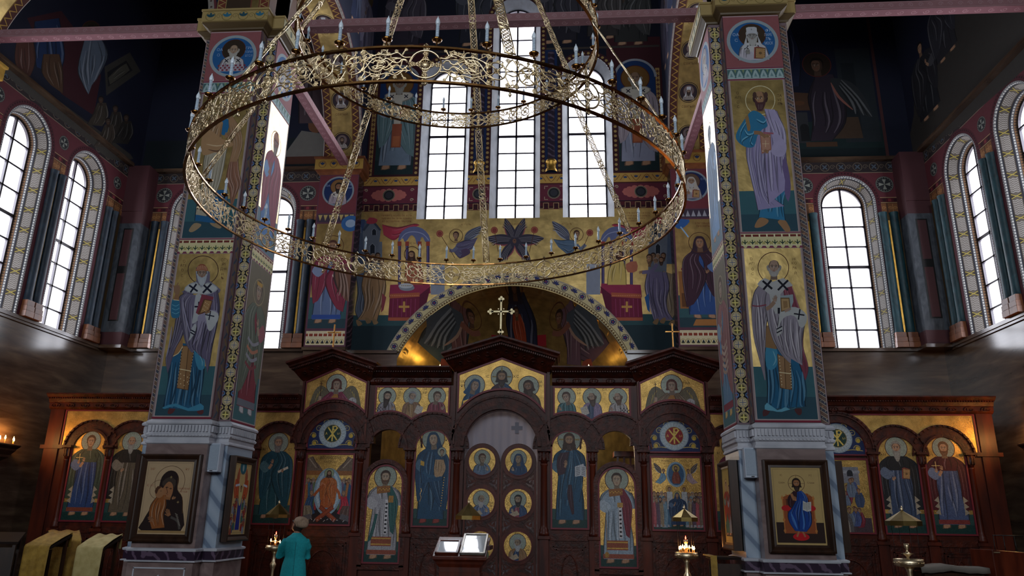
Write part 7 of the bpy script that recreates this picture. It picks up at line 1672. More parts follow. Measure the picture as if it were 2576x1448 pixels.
RD = {(-1, 2.70): (dict(robe='5a7088', hair='4a2c1c', skin='8e7c66', turn=1), 'round icon of an angel raising a hand, top of the left royal door leaf'),
      (1, 2.70): (dict(robe='1f3c60', cover='1f3c60', skin='8e7c66', turn=-1), 'round icon of a veiled woman in dark blue, top of the right royal door leaf'),
      (-1, 1.975): (dict(robe='5a6c8c', hair='8a8a8a', beard='9a9a9a', bald=True, bl=1.2, skin='8e7c66', turn=1), 'round icon of a bald grey-bearded evangelist, middle of the left royal door leaf'),
      (1, 1.975): (dict(robe='7a3a48', cloak='2c4468', hair='1c1412', beard='1c1412', bl=.7, skin='8e7c66', turn=-1), 'round icon of a black-bearded evangelist, middle of the right royal door leaf'),
      (-1, 1.24): (dict(robe='5a6c4c', hair='2a1c18', beard='2a1c18', skin='8e7c66', turn=1), 'round icon of an evangelist half hidden behind the lectern, left royal door leaf'),
      (1, 1.24): (dict(robe='2c4468', cloak='8a6a48', hair='8a8f92', beard='9aa0a4', bl=1.2, skin='8e7c66', turn=-1), 'round icon of a grey-bearded evangelist writing, lowest of the right royal door leaf')}
for (s_, zc), (k, lab) in RD.items():
    def d(a, s_=s_, zc=zc, k=k):
        cx = s_ * .335; a.bust(cx + .0, zc + .045, .075, halo=HALO, base=4.4, hr=2.0, **k); a.hand(cx + s_ * -.1, zc - .14, .04, 'a5917a', .3)
        if zc < 2.5: a.poly([(cx - .16, zc - .2), (cx - .02, zc - .13), (cx + .03, zc - .2), (cx - .1, zc - .25)], 'a89a84'); a.text('ОА', cx + .18, zc - .02, .035, '2a1c10'); a.text('IW' if s_ < 0 else 'МР', cx + .18, zc - .08, .035, '2a1c10')
    icon('round_icon', [(s_ * .335 + .245 * math.cos(t_), zc + .245 * math.sin(t_)) for t_ in np.linspace(0, 2 * PI, 33)[:-1]], lab, 'round icons on the royal doors', d, y=-.005, red=.012)
a = MB(); n = 60; vs = []
for i in range(n + 1):
    x = -.95 + 1.9 * i / n; y = .0 + .012 * math.sin(i * 1.3)
    vs += [(x, y, .1), (x, y, 4.0)]
a.add(vs, [(2 * i, 2 * i + 2, 2 * i + 3, 2 * i + 1) for i in range(n)], 0, True)
t = empty('altar_curtain', (0, YI + .30, 0), 0, 'pale lilac curtain drawn behind the royal doors, with a small grey cross', 'curtain'); CU = mat('lilac_white_curtain', '#dcd8ea', .8); tr = N(CU, 'ShaderNodeBsdfTranslucent'); tr.inputs[0].default_value = (.8, .77, .9, 1); mx = N(CU, 'ShaderNodeMixShader'); mx.inputs[0].default_value = .45
L(CU, P(CU).outputs[0], mx.inputs[1]); L(CU, tr.outputs[0], mx.inputs[2]); L(CU, mx.outputs[0], CU.node_tree.nodes['Material Output'].inputs[0])
o = a.build('cloth', CU, t)
mb = MB(); cx, cz = .28, 3.34
for dx, dz in ((0, 0), (0, .07), (0, -.07), (.07, 0), (-.07, 0)): mb.box(cx + dx - .035, cx + dx + .035, -.03, -.024, cz + dz - .035, cz + dz + .035)
mb.build('embroidered_cross', mat('grey_embroidery', '#8d8d9c', .6), t)
# ------------------------------------------------------------------ chandelier
CX_, CY_ = .03, 6.5
ch = empty('ring_chandelier', (CX_, CY_, 0), 0, 'huge two-tier brass ring chandelier of openwork bands with candle lamps, hanging between the pillars', 'chandelier')
def ring_rail(R, z, h, th, name='rail'):
    mb = MB(); n = 96
    mb.ring_loops([[((R + r) * math.cos(2 * PI * i / n), (R + r) * math.sin(2 * PI * i / n), z + q) for r, q in ((-th, -h), (th, -h), (th, h), (-th, h))] for i in range(n)] + [[((R + r), 0, z + q) for r, q in ((-th, -h), (th, -h), (th, h), (-th, h))]], caps=False)
    mb.build(name, M['rail'], ch)
def strokes(S, H):
    """filigree of one bay: list of (points, radius) in (s, z), s in -S/2..S/2, z in 0..H"""
    out = []; m = H / 2; w = .0052
    def cir(cx, cz, r, ww=w, n=18, k=1): out.append(([(cx + r * math.cos(2 * PI * i / n), cz + r * k * math.sin(2 * PI * i / n)) for i in range(n + 1)], ww))
    def ln(*p, ww=w): out.append((list(p), ww))
    def cur(*p, ww=w): out.append((catmull(p, 4, False), ww))
    def leafb(x, z, r=.011):
        for q in range(5): t = q * 1.257; cir(x + r * .8 * math.cos(t), z + r * .8 * math.sin(t), r * .42, w * .8, 6)
    # wheel medallion
    cir(0, m, H * .40, w * 1.5, 26); cir(0, m, H * .15, w * 1.3, 16)
    for q in range(6): t = q * PI / 6; ln((-H * .15 * math.cos(t), m - H * .15 * math.sin(t)), (H * .15 * math.cos(t), m + H * .15 * math.sin(t)), ww=w * .7)
    for t in (0, PI / 2, PI, 3 * PI / 2):
        c, s = math.cos(t), math.sin(t); ln((c * H * .15, m + s * H * .15), (c * H * .26, m + s * H * .26)); leafb(c * H * .31, m + s * H * .31, .014)
        for e in (-1, 1): t2 = t + e * .55; ln((math.cos(t2) * H * .16, m + math.sin(t2) * H * .16), (math.cos(t) * H * .27, m + math.sin(t) * H * .27), ww=w * .9)
    for e in (0, 1):
        z = e * H; d = .026; ln((0, z - d), (d, z), (0, z + d), (-d, z), (0, z - d), ww=w * 1.6); ln((0, z - d * .5), (d * .5, z), (0, z + d * .5), (-d * .5, z), (0, z - d * .5), ww=w)
    rn = random.Random(8)
    for s in (-1, 1):
        for i in range(26):
            x = H * rn.uniform(.45, S / H / 2 - .05); z = H * rn.uniform(.1, .9); t = rn.uniform(0, 6.28); q = H * rn.uniform(.05, .1); f = rn.choice((-1, 1))
            cur(*[(s * (x + q * k * math.cos(t) + q * .9 * math.sin(k * 1.6) * -math.sin(t) * f), min(H * .96, max(H * .04, z + q * k * math.sin(t) + q * .9 * math.sin(k * 1.6) * math.cos(t) * f))) for k in range(4)], ww=w * .85)
            if i % 3 == 0: leafb(s * x, z, .008)
    for s in (-1, 1):
        X = lambda x: s * x
        # vines above and below
        for e in (-1, 1):
            Z = lambda v: m + e * v
            cur((X(H * .36), Z(H * .2)), (X(H * .55), Z(H * .2)), (X(H * .72), Z(H * .33)), (X(H * .95), Z(H * .26)), (X(H * 1.2), Z(H * .3)), (X(H * 1.45), Z(H * .22)), (X(H * 1.7), Z(H * .12)), ww=w * 1.1)
            cur((X(H * .6), Z(H * .26)), (X(H * .55), Z(H * .36)), (X(H * .5), Z(H * .42))); leafb(X(H * .5), Z(H * .42), .008)
            cur((X(H * .95), Z(H * .28)), (X(H * 1.02), Z(H * .4)), (X(H * 1.12), Z(H * .42))); leafb(X(H * .95), Z(H * .3)); leafb(X(H * 1.2), Z(H * .32), .009); leafb(X(H * .75), Z(H * .38), .009)
            cur((X(H * 1.35), Z(H * .26)), (X(H * 1.5), Z(H * .36)), (X(H * 1.6), Z(H * .44)), (X(H * 1.7), Z(H * .36))); leafb(X(H * 1.62), Z(H * .4), .014)
            # strapwork
            cur((X(H * .45), Z(H * .04)), (X(H * .5), Z(H * .12)), (X(H * .6), Z(H * .13)), (X(H * .66), Z(H * .05)), (X(H * .78), Z(H * .04)), (X(H * .9), Z(H * .12)), (X(H * 1.0), Z(H * .17)), (X(H * 1.1), Z(H * .1)), (X(H * 1.25), Z(H * .12)), (X(H * 1.36), Z(H * .05)), ww=w * 1.15)
            ln((X(H * .62), Z(H * .18)), (X(H * .98), Z(H * .18)), ww=w); cur((X(H * .8), Z(-H * .1)), (X(H * .9), Z(0)), (X(H * 1.0), Z(H * .1)), (X(H * 1.15), Z(H * .03)), (X(H * 1.3), Z(H * .16)))
            cur((X(H * 1.02), Z(H * .03)), (X(H * 1.16), Z(H * .2)), (X(H * 1.36), Z(H * .16)), (X(H * 1.55), Z(-H * .1)), (X(H * 1.72), Z(-H * .2)))
            ln((X(H * .7), Z(0)), (X(H * .9), Z(H * .2)))
        # small medallion half at the joint
        x0 = S / 2
        cir(X(x0 - H * .42), m, H * .25, w * 1.2, 18); leafb(X(x0 - H * .42), m, .016)
        for t in (.8, 2.3, 3.9, 5.4): ln((X(x0 - H * .42), m), (X(x0 - H * .42 + H * .25 * math.cos(t)), m + H * .25 * math.sin(t)))
        for e in (-1, 1):
            Z = lambda v: m + e * v
            cur((X(x0 - H * .2), Z(H * .1)), (X(x0 - H * .1), Z(H * .3)), (X(x0), Z(H * .42))); leafb(X(x0 - H * .12), Z(H * .36), .013); leafb(X(x0 - H * .62), Z(H * .36), .012)
            cur((X(x0 - H * .66), Z(0)), (X(x0 - H * .7), Z(H * .2)), (X(x0 - H * .6), Z(H * .4)))
            ln((X(x0), Z(H * .08)), (X(x0 - H * .18), Z(H * .02)))
    return out
def band_mesh(R, z0, H, S):
    mb = MB()
    for pts, w in strokes(S, H):
        q = []
        for s, z in pts: t = s / R; q.append((R * math.sin(t), R * math.cos(t), z0 + z))
        mb.tube(q, w, 4)
    return mb
def tier(R, z0, H, nb, rot, ncand, c0, cand_z, sc):
    ring_rail(R, z0, .007, .012); ring_rail(R, z0 + H, .007, .012)
    S = 2 * PI * R / nb
    first = band_mesh(R, z0, H, S).build('openwork_band', M['brass'], ch); first.rotation_euler = (0, 0, rot)
    for i in range(1, nb):
        c = first.copy(); COL.objects.link(c); c.rotation_euler = (0, 0, rot - 2 * PI * i / nb)
    # candle lamp: part with drip cup, tube and bulb below it
    t0 = c0; x, y = R * math.sin(t0), R * math.cos(t0)
    mb = MB(); mb.lathe((0, 0, 0), [(.006, 0), (.006, .02), (.03, .028), (.036, .042), (.033, .044), (.01, .034)], 12)
    root = mb.build('candle_lamp', M['cup'], ch); root.location = (x, y, cand_z); root.scale = (sc,) * 3
    m1 = MB(); m1.lathe((0, 0, 0), [(.0135, .036), (.0125, .06), (.0115, .155)], 10); m1.build('candle_tube', CAND, root)
    m2 = MB(); m2.lathe((0, 0, 0), [(.0115, .155), (.015, .165), (.0165, .18), (.012, .198), (.005, .212), (.002, .225)], 10); m2.build('flame_bulb', BULB, root)
    for i in range(1, ncand):
        t = c0 + 2 * PI * i / ncand; c = root.copy(); COL.objects.link(c); c.location = (R * math.sin(t), R * math.cos(t), cand_z)
        for k in list(root.children): d = k.copy(); COL.objects.link(d); d.parent = c
CAND = noisy('ribbed_clear_candle', '#8ba0b4', '#cddae6', (1, 1, 6), 30, .25); BULB = mat('frosted_flame_bulb', '#d5e0ea', .2)
a0 = math.radians(5.0)
tier(2.25, 4.45, .262, 12, -math.radians(173.9), 42, math.radians(.7), 4.735, 1.0)
tier(1.5, 6.2, .19, 9, -a0, 28, math.radians(1.5), 6.40, .95)
# chains: openwork straps from ring to ring and on to the crown
def strap(P0, P1, side, name='openwork_chain', wd=.036):
    P0, P1, side = Vector(P0), Vector(P1), Vector(side).normalized(); d = P1 - P0; L_ = d.length; d.normalize(); mb = MB(); n = max(1, round(L_ / .37)); st = L_ / n
    X = lambda s, w: tuple(P0 + d * s + side * w)
    for i in range(n):
        s0 = i * st
        a_, b = s0 + .03, s0 + st - .03
        for e in (-1, 1):
            mb.tube([X(a_, e * wd), X(b, e * wd)], .0055, 4)
            mb.tube([X(s0, 0), X(a_, e * wd * .6)], .005, 4); mb.tube([X(s0 + st, 0), X(b, e * wd * .6)], .005, 4)
        for q in (a_, b): mb.tube([X(q, -wd * 1.15), X(q, wd * 1.15)], .007, 4)
        m = 4; h = (b - a_) / m
        for j in range(m):
            c = a_ + h * (j + .5)
            mb.tube([X(c + h * .42 * math.cos(t), wd * .7 * math.sin(t)) for t in np.linspace(0, 2 * PI, 13)], .0042, 4)
            mb.tube([X(c - h * .5, -wd * .9), X(c, 0), X(c + h * .5, wd * .9)], .0038, 4); mb.tube([X(c - h * .5, wd * .9), X(c, 0), X(c + h * .5, -wd * .9)], .0038, 4)
        if i: mb.tube([X(s0 + .024 * math.cos(t), .04 * math.sin(t)) for t in np.linspace(0, 2 * PI, 13)], .007, 4)
    return mb.build(name, M['brass'], ch)
for k in range(7):
    t = a0 + 2 * PI * k / 7; c, s = math.cos(t), math.sin(t); P_ = lambda r, z: (r * s, r * c, z)
    strap(P_(2.25, 4.72), P_(1.5, 6.2), (c, -s, 0)); strap(P_(1.5, 6.39), P_(.35, 8.6), (c, -s, 0))
    mb = MB(); mb.lathe((2.25 * s, 2.25 * c, 0), [(.004, 4.40), (.012, 4.415), (.006, 4.43), (.004, 4.45)], 8); mb.build('pendant_drop', M['brass'], ch)
mb = MB(); mb.lathe((0, 0, 0), [(.02, 8.3), (.12, 8.4), (.16, 8.5), (.38, 8.56), (.38, 8.62), (.1, 8.7), (.03, 8.9), (.02, 23.0)], 16); mb.build('crown_and_rod', M['rail'], ch)
# ------------------------------------------------------------------ icons, speakers on the pillars
def framed(name, w, h, fw, loc, rz, label, group, draw, ground_='b59a64', dep=.07, glaze=False):
    """framed picture, face towards -Y before turning; loc = centre of its back"""
    t = empty(name, loc, rz, label, 'icon', group)
    mb = MB(); W2, H2 = w / 2, h / 2
    prof = [(0, 0), (0, -dep), (.2, -dep - .008), (.35, -dep), (.7, -dep + .03), (1, -dep + .025), (1, -.01)]
    loops = []
    for cx, cz in ((-1, -1), (1, -1), (1, 1), (-1, 1), (-1, -1)): loops.append([(cx * (W2 - fw * f), y, cz * (H2 - fw * f)) for f, y in prof])
    mb.ring_loops(loops, caps=False); mb.box(-W2, W2, -.01, 0, -H2, H2); mb.build('frame', M['darkwood'], t)
    a = Art(out=lambda s, z: (s, -dep + .035, z), mats=('paint', 'gold')); a.rect(-W2 + fw, -H2 + fw, W2 - fw, H2 - fw, ground_)
    q = fw + .02; a.rect(-W2 + q, -H2 + q, W2 - q, H2 - q, shade(ground_, .8)); q += .005; a.rect(-W2 + q, -H2 + q, W2 - q, H2 - q, ground_)
    draw(a); a.build('painting', t); return t
def d_mother(a):
    a.ring(.02, .2, .205, .006, '5a3a28', n=44); a.ring(-.12, .1, .12, .005, '5a3a28', n=36)
    a.poly([(-.28, -.42), (-.27, -.3), (-.2, -.15), (-.14, 0), (-.12, .12), (-.1, .26), (-.02, .34), (.08, .33), (.14, .24), (.14, .1), (.22, .0), (.25, -.15), (.26, -.42)], '20100e', smooth=3)
    a.line([(.13, .25), (.14, .1), (.22, 0), (.25, -.2)], .006, '6a4a2a'); a.poly([(-.08, .2), (0, .26), (.1, .22), (.09, .12), (.03, .2), (-.06, .14)], '3c3028', smooth=2)
    a.poly([(-.06, .12), (0, .2), (.06, .17), (.08, .08), (.05, -.02), (-.02, -.02), (-.06, .05)], '9a6844', smooth=3); a.line([(-.02, .13), (.01, .06), (-.01, .05)], .008, '5c3420')
    for x, z in ((-.01, .125), (.045, .11)): a.line([(x - .018, z), (x, z + .007), (x + .018, z)], .007, '20120c'); a.ell(x, z - .003, .006, None, '140c08', n=6)
    a.line([(.0, .035), (.02, .032)], .006, '7a3428', smooth=0)
    a.garb([(-.12, .02), (-.2, -.1), (-.2, -.25), (-.14, -.4)], [(-.01, .03), (.02, -.1), (0, -.22), (.04, -.38)], '8a4f22', 9, 4, light=1.45)
    a.poly([(-.16, .1), (-.1, .13), (-.05, .1), (-.05, .02), (-.1, -.01), (-.15, .02)], '9a6c48', smooth=3); a.poly([(-.17, .08), (-.14, .14), (-.08, .135), (-.12, .1), (-.14, .04)], '4a2a18', smooth=2)
    a.ell(-.085, .08, .006, None, '20120c', n=6); a.line([(-.03, .0), (.06, -.02)], .03, '8a5a34', smooth=0); a.hand(.1, -.01, .03, '9a6c48', -1.3)
    a.hand(.06, -.2, .055, '8e5f3e', .5); a.hand(-.16, -.28, .05, '8e5f3e', 1.0); a.line([(.1, -.25), (.2, -.3), (.24, -.4)], .03, '4a4440')
    for k in range(8): a.line([(.15 + .01 * k, -.2 - .02 * k), (.19 + .008 * k, -.22 - .02 * k)], .006, '8a8478', smooth=0)
    for x, z in ((.03, .26), (.17, -.06)): a.cross(x, z, .018, 'a89060', .16); a.cross(x, z, .014, 'a89060', .16, PI / 4)
    a.text('МР', -.24, .35, .03, '8a5a3c'); a.text('ѲУ', .24, .35, .03, '8a5a3c'); a.text('IC XC', -.24, .14, .025, '8a4a3c'); a.text('УМИЛЕНIЕ', .23, .1, .026, '7a2a20', wmax=.16); a.text('ПР БЦЫ', .23, .065, .022, '7a2a20', wmax=.1)
    a.rect(-.32, -.45, .32, -.42, '9a7c50')
def d_throne(a):
    a.rect(-.29, -.44, .29, -.2, '2c1c18'); a.ring(0, .27, .1, .006, '5a3a28', n=36)
    for t in (0, PI / 2, -PI / 2): a.line([(.05 * math.sin(t), .27 + .05 * math.cos(t)), (.095 * math.sin(t), .27 + .095 * math.cos(t))], .004, '5a3a28', smooth=0)
    a.poly([(-.19, -.33), (-.19, .1), (-.12, .13), (.12, .15), (.19, .1), (.2, -.33)], '8e4a26'); a.poly([(-.14, -.1), (-.15, .08), (.13, .1), (.16, -.1)], '5c2c18')
    for e in (-1, 1):
        for k in range(4): a.ell(e * .19, -.3 + k * .13, .016, .02, 'b07038', n=8)
        a.line([(e * .19, -.33), (e * .19, .12)], .012, 'b07038', smooth=0)
    for k in range(8): a.ell(-.14 + k * .04, .13, .01, None, 'b07038', n=6)
    for e in (-1, 1): a.ell(e * .15, -.03, .06, .035, 'b01c20', n=16)
    a.ell(.0, -.37, .1, .045, 'b81820', n=20); a.line([(-.02, -.3), (-.05, -.37)], .02, 'a06a48', smooth=0); a.line([(.02, -.3), (.05, -.37)], .02, 'a06a48', smooth=0)
    a.garb([(-.04, .18), (-.12, .1), (-.12, .0), (-.07, -.04)], [(.02, .17), (.02, .1), (.0, 0), (.0, -.04)], '30141c', 4, 3)
    a.garb([(.0, .18), (-.02, .08), (-.08, -.02), (-.14, -.1), (-.13, -.2), (-.07, -.3)], [(.06, .18), (.12, .1), (.12, -.02), (.15, -.1), (.14, -.22), (.07, -.31)], '0f3a86', 12, 4, light=1.35)
    a.line([(-.1, -.08), (-.06, -.2), (-.04, -.28)], .02, '3f74b8', taper=True); a.line([(.04, -.06), (.05, -.2), (.03, -.28)], .02, '3f74b8', taper=True)
    a.poly([(-.09, .14), (-.06, .15), (-.03, .08), (-.06, .06)], '9a6844'); a.hand(-.03, .08, .03, 'a06a48', .1); a.poly([(.06, .06), (.1, .04), (.16, .05), (.15, -.06), (.1, -.07), (.05, -.05)], 'b8b8b4'); a.line([(.1, .04), (.1, -.065)], .004, '403830', smooth=0)
    for k in range(5): a.line([(.06, .035 - k * .016), (.09, .025 - k * .016)], .004, '403830', smooth=0).line([(.11, .025 - k * .016), (.145, .032 - k * .016)], .004, '403830', smooth=0)
    a.head(0, .265, .055, '9a6844', '24120c', '24120c', long=True, hl=.5)
    a.text('IС', -.18, .36, .022, '5a3a28'); a.text('ХС', .18, .36, .022, '5a3a28'); a.text('Царь', -.18, .27, .022, '5a3a28', wmax=.08); a.text('Славы', .18, .27, .022, '5a3a28', wmax=.09)
def d_crowd(a):
    a.ell(0, .43, .11, .1, '1c5a68', n=20); a.ell(0, .42, .03, .05, '8aa0a0', n=12)
    for e in (-1, 1):
        a.garb([(e * .1, .26), (e * .08, .15), (e * .06, .0)], [(e * .22, .26), (e * .24, .12), (e * .2, 0)], 'b04818', 5, 3); a.wing(e * .14, .2, .22, 1.6, '9a3c14', '7a2c10', 4, side=e); a.line([(e * .06, .19), (e * .2, .17)], .03, 'b0b4c0', smooth=0)
    a.garb([(-.03, .1), (-.06, .0), (-.06, -.2), (-.07, -.42)], [(.03, .1), (.06, 0), (.06, -.2), (.07, -.42)], '14207a', 6, 3); a.poly([(-.05, .08), (0, .12), (.05, .08), (.04, -.05), (0, -.1), (-.04, -.05)], 'b0a468', smooth=2); a.head(0, .14, .03, '8a5a3c', '2a1410')
    rnd = random.Random(4)
    for i in range(24):
        e = -1 if i % 2 else 1; x = e * (.1 + .13 * rnd.random()); z = .02 - i * .018
        a.garb([(x - .03, z), (x - .04, z - .05), (x - .03, z - .1)], [(x + .03, z), (x + .04, z - .05), (x + .03, z - .1)], ('8a2018', '3c4a6a', '7a8090', '8a3c28', '2c5a50')[i % 5], 2, i); a.head(x, z + .015, .018, '8a5a3c', '2a1410')
    a.text('БЛАГОВѢСТЪ', 0, .33, .02, '5a3a28', wmax=.3)
def d_plain(a): a.rect(-.22, -.4, .22, -.25, '2a2024'); a.saint(-.05, -.38, .3, '2c5a50', '8a3018', halo='b59a64', seed=4, w=1.5); a.saint(.12, -.38, .25, '6a7a88', '7a2c20', seed=6, w=1.2)
framed('framed_icon', .84, 1.12, .095, (-4.1, PF - .012, 1.91), 0, 'framed icon of a mother cheek to cheek with her child, left pillar', 'framed icons on the pillars', d_mother, 'b49a78')
framed('framed_icon', .80, 1.12, .095, (4.09, PF - .012, 1.91), 0, 'framed icon of an enthroned blue figure with an open book, right pillar', 'framed icons on the pillars', d_throne, 'b59a64')
framed('framed_icon', .74, 1.14, .09, (-3.47 + .012, 10.70, 1.92), PI / 2, 'framed icon of a crowd under red-winged angels, inner side of left pillar', 'framed icons on the pillars', d_crowd, 'b59a64', .09)
framed('framed_icon', .74, 1.14, .09, (3.47 - .012, 10.70, 1.92), -PI / 2, 'framed icon seen nearly edge-on, side of the right pillar facing the centre', 'framed icons on the pillars', d_plain, 'a8924c', .12)
framed('framed_icon', .74, 1.14, .09, (4.67 + .012, 10.70, 1.92), PI / 2, 'dark frame edge sticking out from the outer side of the right pillar', 'framed icons on the pillars', d_plain, 'b59a64', .12)
framed('framed_icon', .74, 1.14, .09, (-4.67 - .012, 10.70, 1.92), -PI / 2, 'dark frame edge sticking out from the outer side of the left pillar', 'framed icons on the pillars', d_plain, 'b59a64', .12)
for sx, nm in ((-1, 'left'), (1, 'right')):
    t = empty('wall_speaker', (sx * 3.585, PF + .19, 2.25), 0, f'slim white column loudspeaker on the inner corner of the {nm} pillar', 'loudspeaker', 'pillar loudspeakers')
    mb = MB(); mb.box(-.088, .088, -.13, .0, 0, .38); mb.build('cabinet', M['white'], t, .008)
    mb = MB(); mb.box(-.078, .078, -.138, -.13, .03, .365); mb.build('grille', noisy('pale_grille_' + nm, '#8c9aac', '#a3b1c0', (1, 1, 1), 300, .5), t, .004)
    mb = MB(); mb.box(-.02, .02, -.141, -.138, .012, .02); mb.box(-.03, .03, -.01, .02, .12, .26); mb.build('badge_and_bracket', M['black'], t)
# ------------------------------------------------------------------ wall candle shelves
def flame(t, x, y, z, s=1, m='flame', lamp=None):
    mb = MB(); mb.lathe((x, y, z), [(.0015, 0), (.009 * s, .012 * s), (.011 * s, .024 * s), (.006 * s, .045 * s), (.001, .062 * s)], 8); return mb.build('flame', M[m], t)
def candle(x, y, z, h, parent=None, r=.006, lab=None, group=None, s=1.0, wax='wax'):
    t = empty('lit_candle', (x, y, z), 0, lab, 'candle', group)
    mb = MB(); mb.lathe((0, 0, 0), [(r, 0), (r, h)], 8); mb.build('wax_stick', M[wax], t); flame(t, 0, 0, h, s); return t
M['wax'] = mat('yellow_beeswax', '#c99a50', .5); M['wax'].node_tree.nodes['Principled BSDF'].inputs['Emission Color'].default_value = (*lin('#ff8830'), 1)
def point(loc, e, col=(1, .55, .2), r=.03):
    l = bpy.data.lights.new('candle_light', 'POINT'); l.energy = e; l.color = col; l.shadow_soft_size = r; o = bpy.data.objects.new('candle_light', l); COL.objects.link(o); o.location = loc; o['kind'] = 'helper'
for sx, nm, cy in ((-1, 'left', 12.98), (1, 'right', 13.02)):
    z = 2.86 if sx < 0 else 3.03
    t = empty('wall_candle_shelf', (sx * XS, cy, z), 0, f'dark carved wall bracket holding a row of lit candles on the {nm} side wall', 'candle shelf', 'wall candle shelves')
    mb = MB(); X = lambda d: -sx * d
    mb.ring_loops([[(0, -w, q), (X(d), -w, q), (X(d), w, q), (0, w, q)] for d, w, q in ((.04, .08, -.52), (.06, .14, -.42), (.10, .16, -.36), (.10, .17, -.33), (.2, .34, -.22), (.2, .36, -.18), (.25, .42, -.1), (.25, .44, -.07), (.3, .47, -.02), (.3, .47, 0))])
    mb.build('bracket', M['darkwood'], t); mb = MB(); mb.box(X(.02), X(.29), -.45, .45, 0, .012); mb.build('tray', M['brass'], t)
    for k, (dx, dy) in enumerate(((.2, .38), (.23, .33), (.18, .18), (.22, 0.0), (.2, -.16), (.16, -.3))):
        candle(sx * XS + X(dx), cy + dy, z + .012, .055 + .012 * (k % 3), lab=f'short lit candle on the {nm} wall bracket', group=f'lit candles on the {nm} wall bracket', s=1.2, r=.008)
    point((sx * (XS - .2), cy + .25, z + .16), 8, (1, .5, .14)); point((sx * (XS - .25), cy - .3, z + .15), 4, (1, .5, .14))
# hidden picture lamps of the conch glow low on its gold
for sx in (-1, 1):
    mb = MB(); t = empty('conch_lamp', (sx * 1.75, YM + 1.0, 5.0), 0, f'small warm lamp on the {"left" if sx < 0 else "right"} end of the apse cornice', 'lamp', 'apse cornice lamps')
    mb.lathe((0, 0, 0), [(.03, .0), (.045, .05), (.05, .09)], 12); mb.build('lamp_body', M['black'], t); flame(t, 0, 0, .08, 1.3)
    point((sx * 1.9, YM + 1.2, 5.12), 1.3 if sx < 0 else .5, (1, .62, .15), .05)
# ------------------------------------------------------------------ candle stands with smoke hoods
def stand(x, y, zt, zh0, zh1, rh, rt, lab, ncand, rows, lit=True):
    t = empty('candle_stand', (x, y, 0), 0, lab, 'candle stand', 'brass candle stands')
    mb = MB(); mb.lathe((0, 0, 0), [(.2, 0), (.2, .03), (.12, .06), (.05, .12), (.03, .2), (.05, .3), (.025, .36), (.025, zt - .4), (.045, zt - .34), (.055, zt - .3), (.03, zt - .26), (.03, zt - .14), (.06, zt - .08)], 16); mb.build('stem', M['brass'], t)
    mb = MB(); mb.lathe((0, 0, 0), [(.05, zt - .09), (rt * .8, zt - .085), (rt, zt - .07), (rt, zt), (rt * .94, zt), (rt * .93, zt - .05), (.03, zt - .05)], 28)
    for k in range(20):
        a_ = k * PI / 10; mb.lathe((rt * 1.01 * math.cos(a_), rt * 1.01 * math.sin(a_), zt - .04), [(.001, -.008), (.008, 0), (.001, .008)], 6)
    mb.build('tray', M['brass'], t)
    mb = MB(); mb.lathe((0, 0, 0), [(.03, zt - .05), (.015, zt + .02), (.04, zt + .05), (.075, zt + .06), (.02, zt + .07), (.012, zt + .1), (.03, zt + .13), (.03, zt + .17), (.025, zt + .17)], 14); mb.build('oil_lamp', M['brass'], t)
    if lit: flame(t, 0, 0, zt + .17, .8, 'redflame')
    n = 8; mb = MB()
    P_ = [(rh, zh0), (rh, zh0 + .055), (.012, zh1)]
    mb.lathe((0, 0, 0), P_, n, smooth=False, a0=PI / 8, a1=2 * PI + PI / 8); mb.build('smoke_hood', M['hood'], t)
    mb = MB(); mb.lathe((0, 0, 0), [(.012, zh1 - .01), (.018, zh1 + .01), (.02, zh1 + .02), (.012, zh1 + .035), (.002, zh1 + .06)], 12); mb.build('hood_finial', M['brass'], t)
    mb = MB()
    for k in range(4):
        a_ = PI / 4 + k * PI / 2; mb.tube([(rh * .72 * math.cos(a_), rh * .72 * math.sin(a_), zh0 + .01), (rt * .85 * math.cos(a_), rt * .85 * math.sin(a_), zt - .03)], .0025, 5)
    mb.build('hood_rods', M['black'], t)
    for k in range(ncand):
        a_ = 2 * PI * k / ncand + .3; r = rt * rows[k % len(rows)]
        candle(x + r * math.cos(a_), y + r * math.sin(a_), zt - .05, .085 + .012 * (k % 3), lab=f'thin lit taper on the {lab.split(",")[0]}', group='tapers on the ' + lab.split(',')[0], s=.75, r=.004)
    if ncand: point((x, y, zt + .1), 1.2, (1, .42, .16), .05)
M['hood'] = noisy('dull_brass_sheet', '#7d6a3c', '#a58f58', (1, 1, 1), 6, .3, metal=.9)
stand(-3.69, 13.0, 1.22, 1.66, 1.89, .205, .15, 'brass candle stand left of the teal-jacketed woman, pyramid hood above', 4, (.5, .25))
stand(-.26, 11.6, 1.25, 1.68, 1.91, .20, .15, 'brass candle stand behind the central lectern, hood over a red lamp', 0, (1,))
stand(2.86, 11.2, 1.29, 1.70, 1.87, .185, .155, 'brass candle stand before the ascension mosaic, full of lit tapers', 11, (.8, .55, .3))
stand(5.18, 9.6, 1.32, 1.69, 1.86, .20, .16, 'unlit brass candle stand right of the right pillar, steel-grey hood', 0, (1,), lit=False)
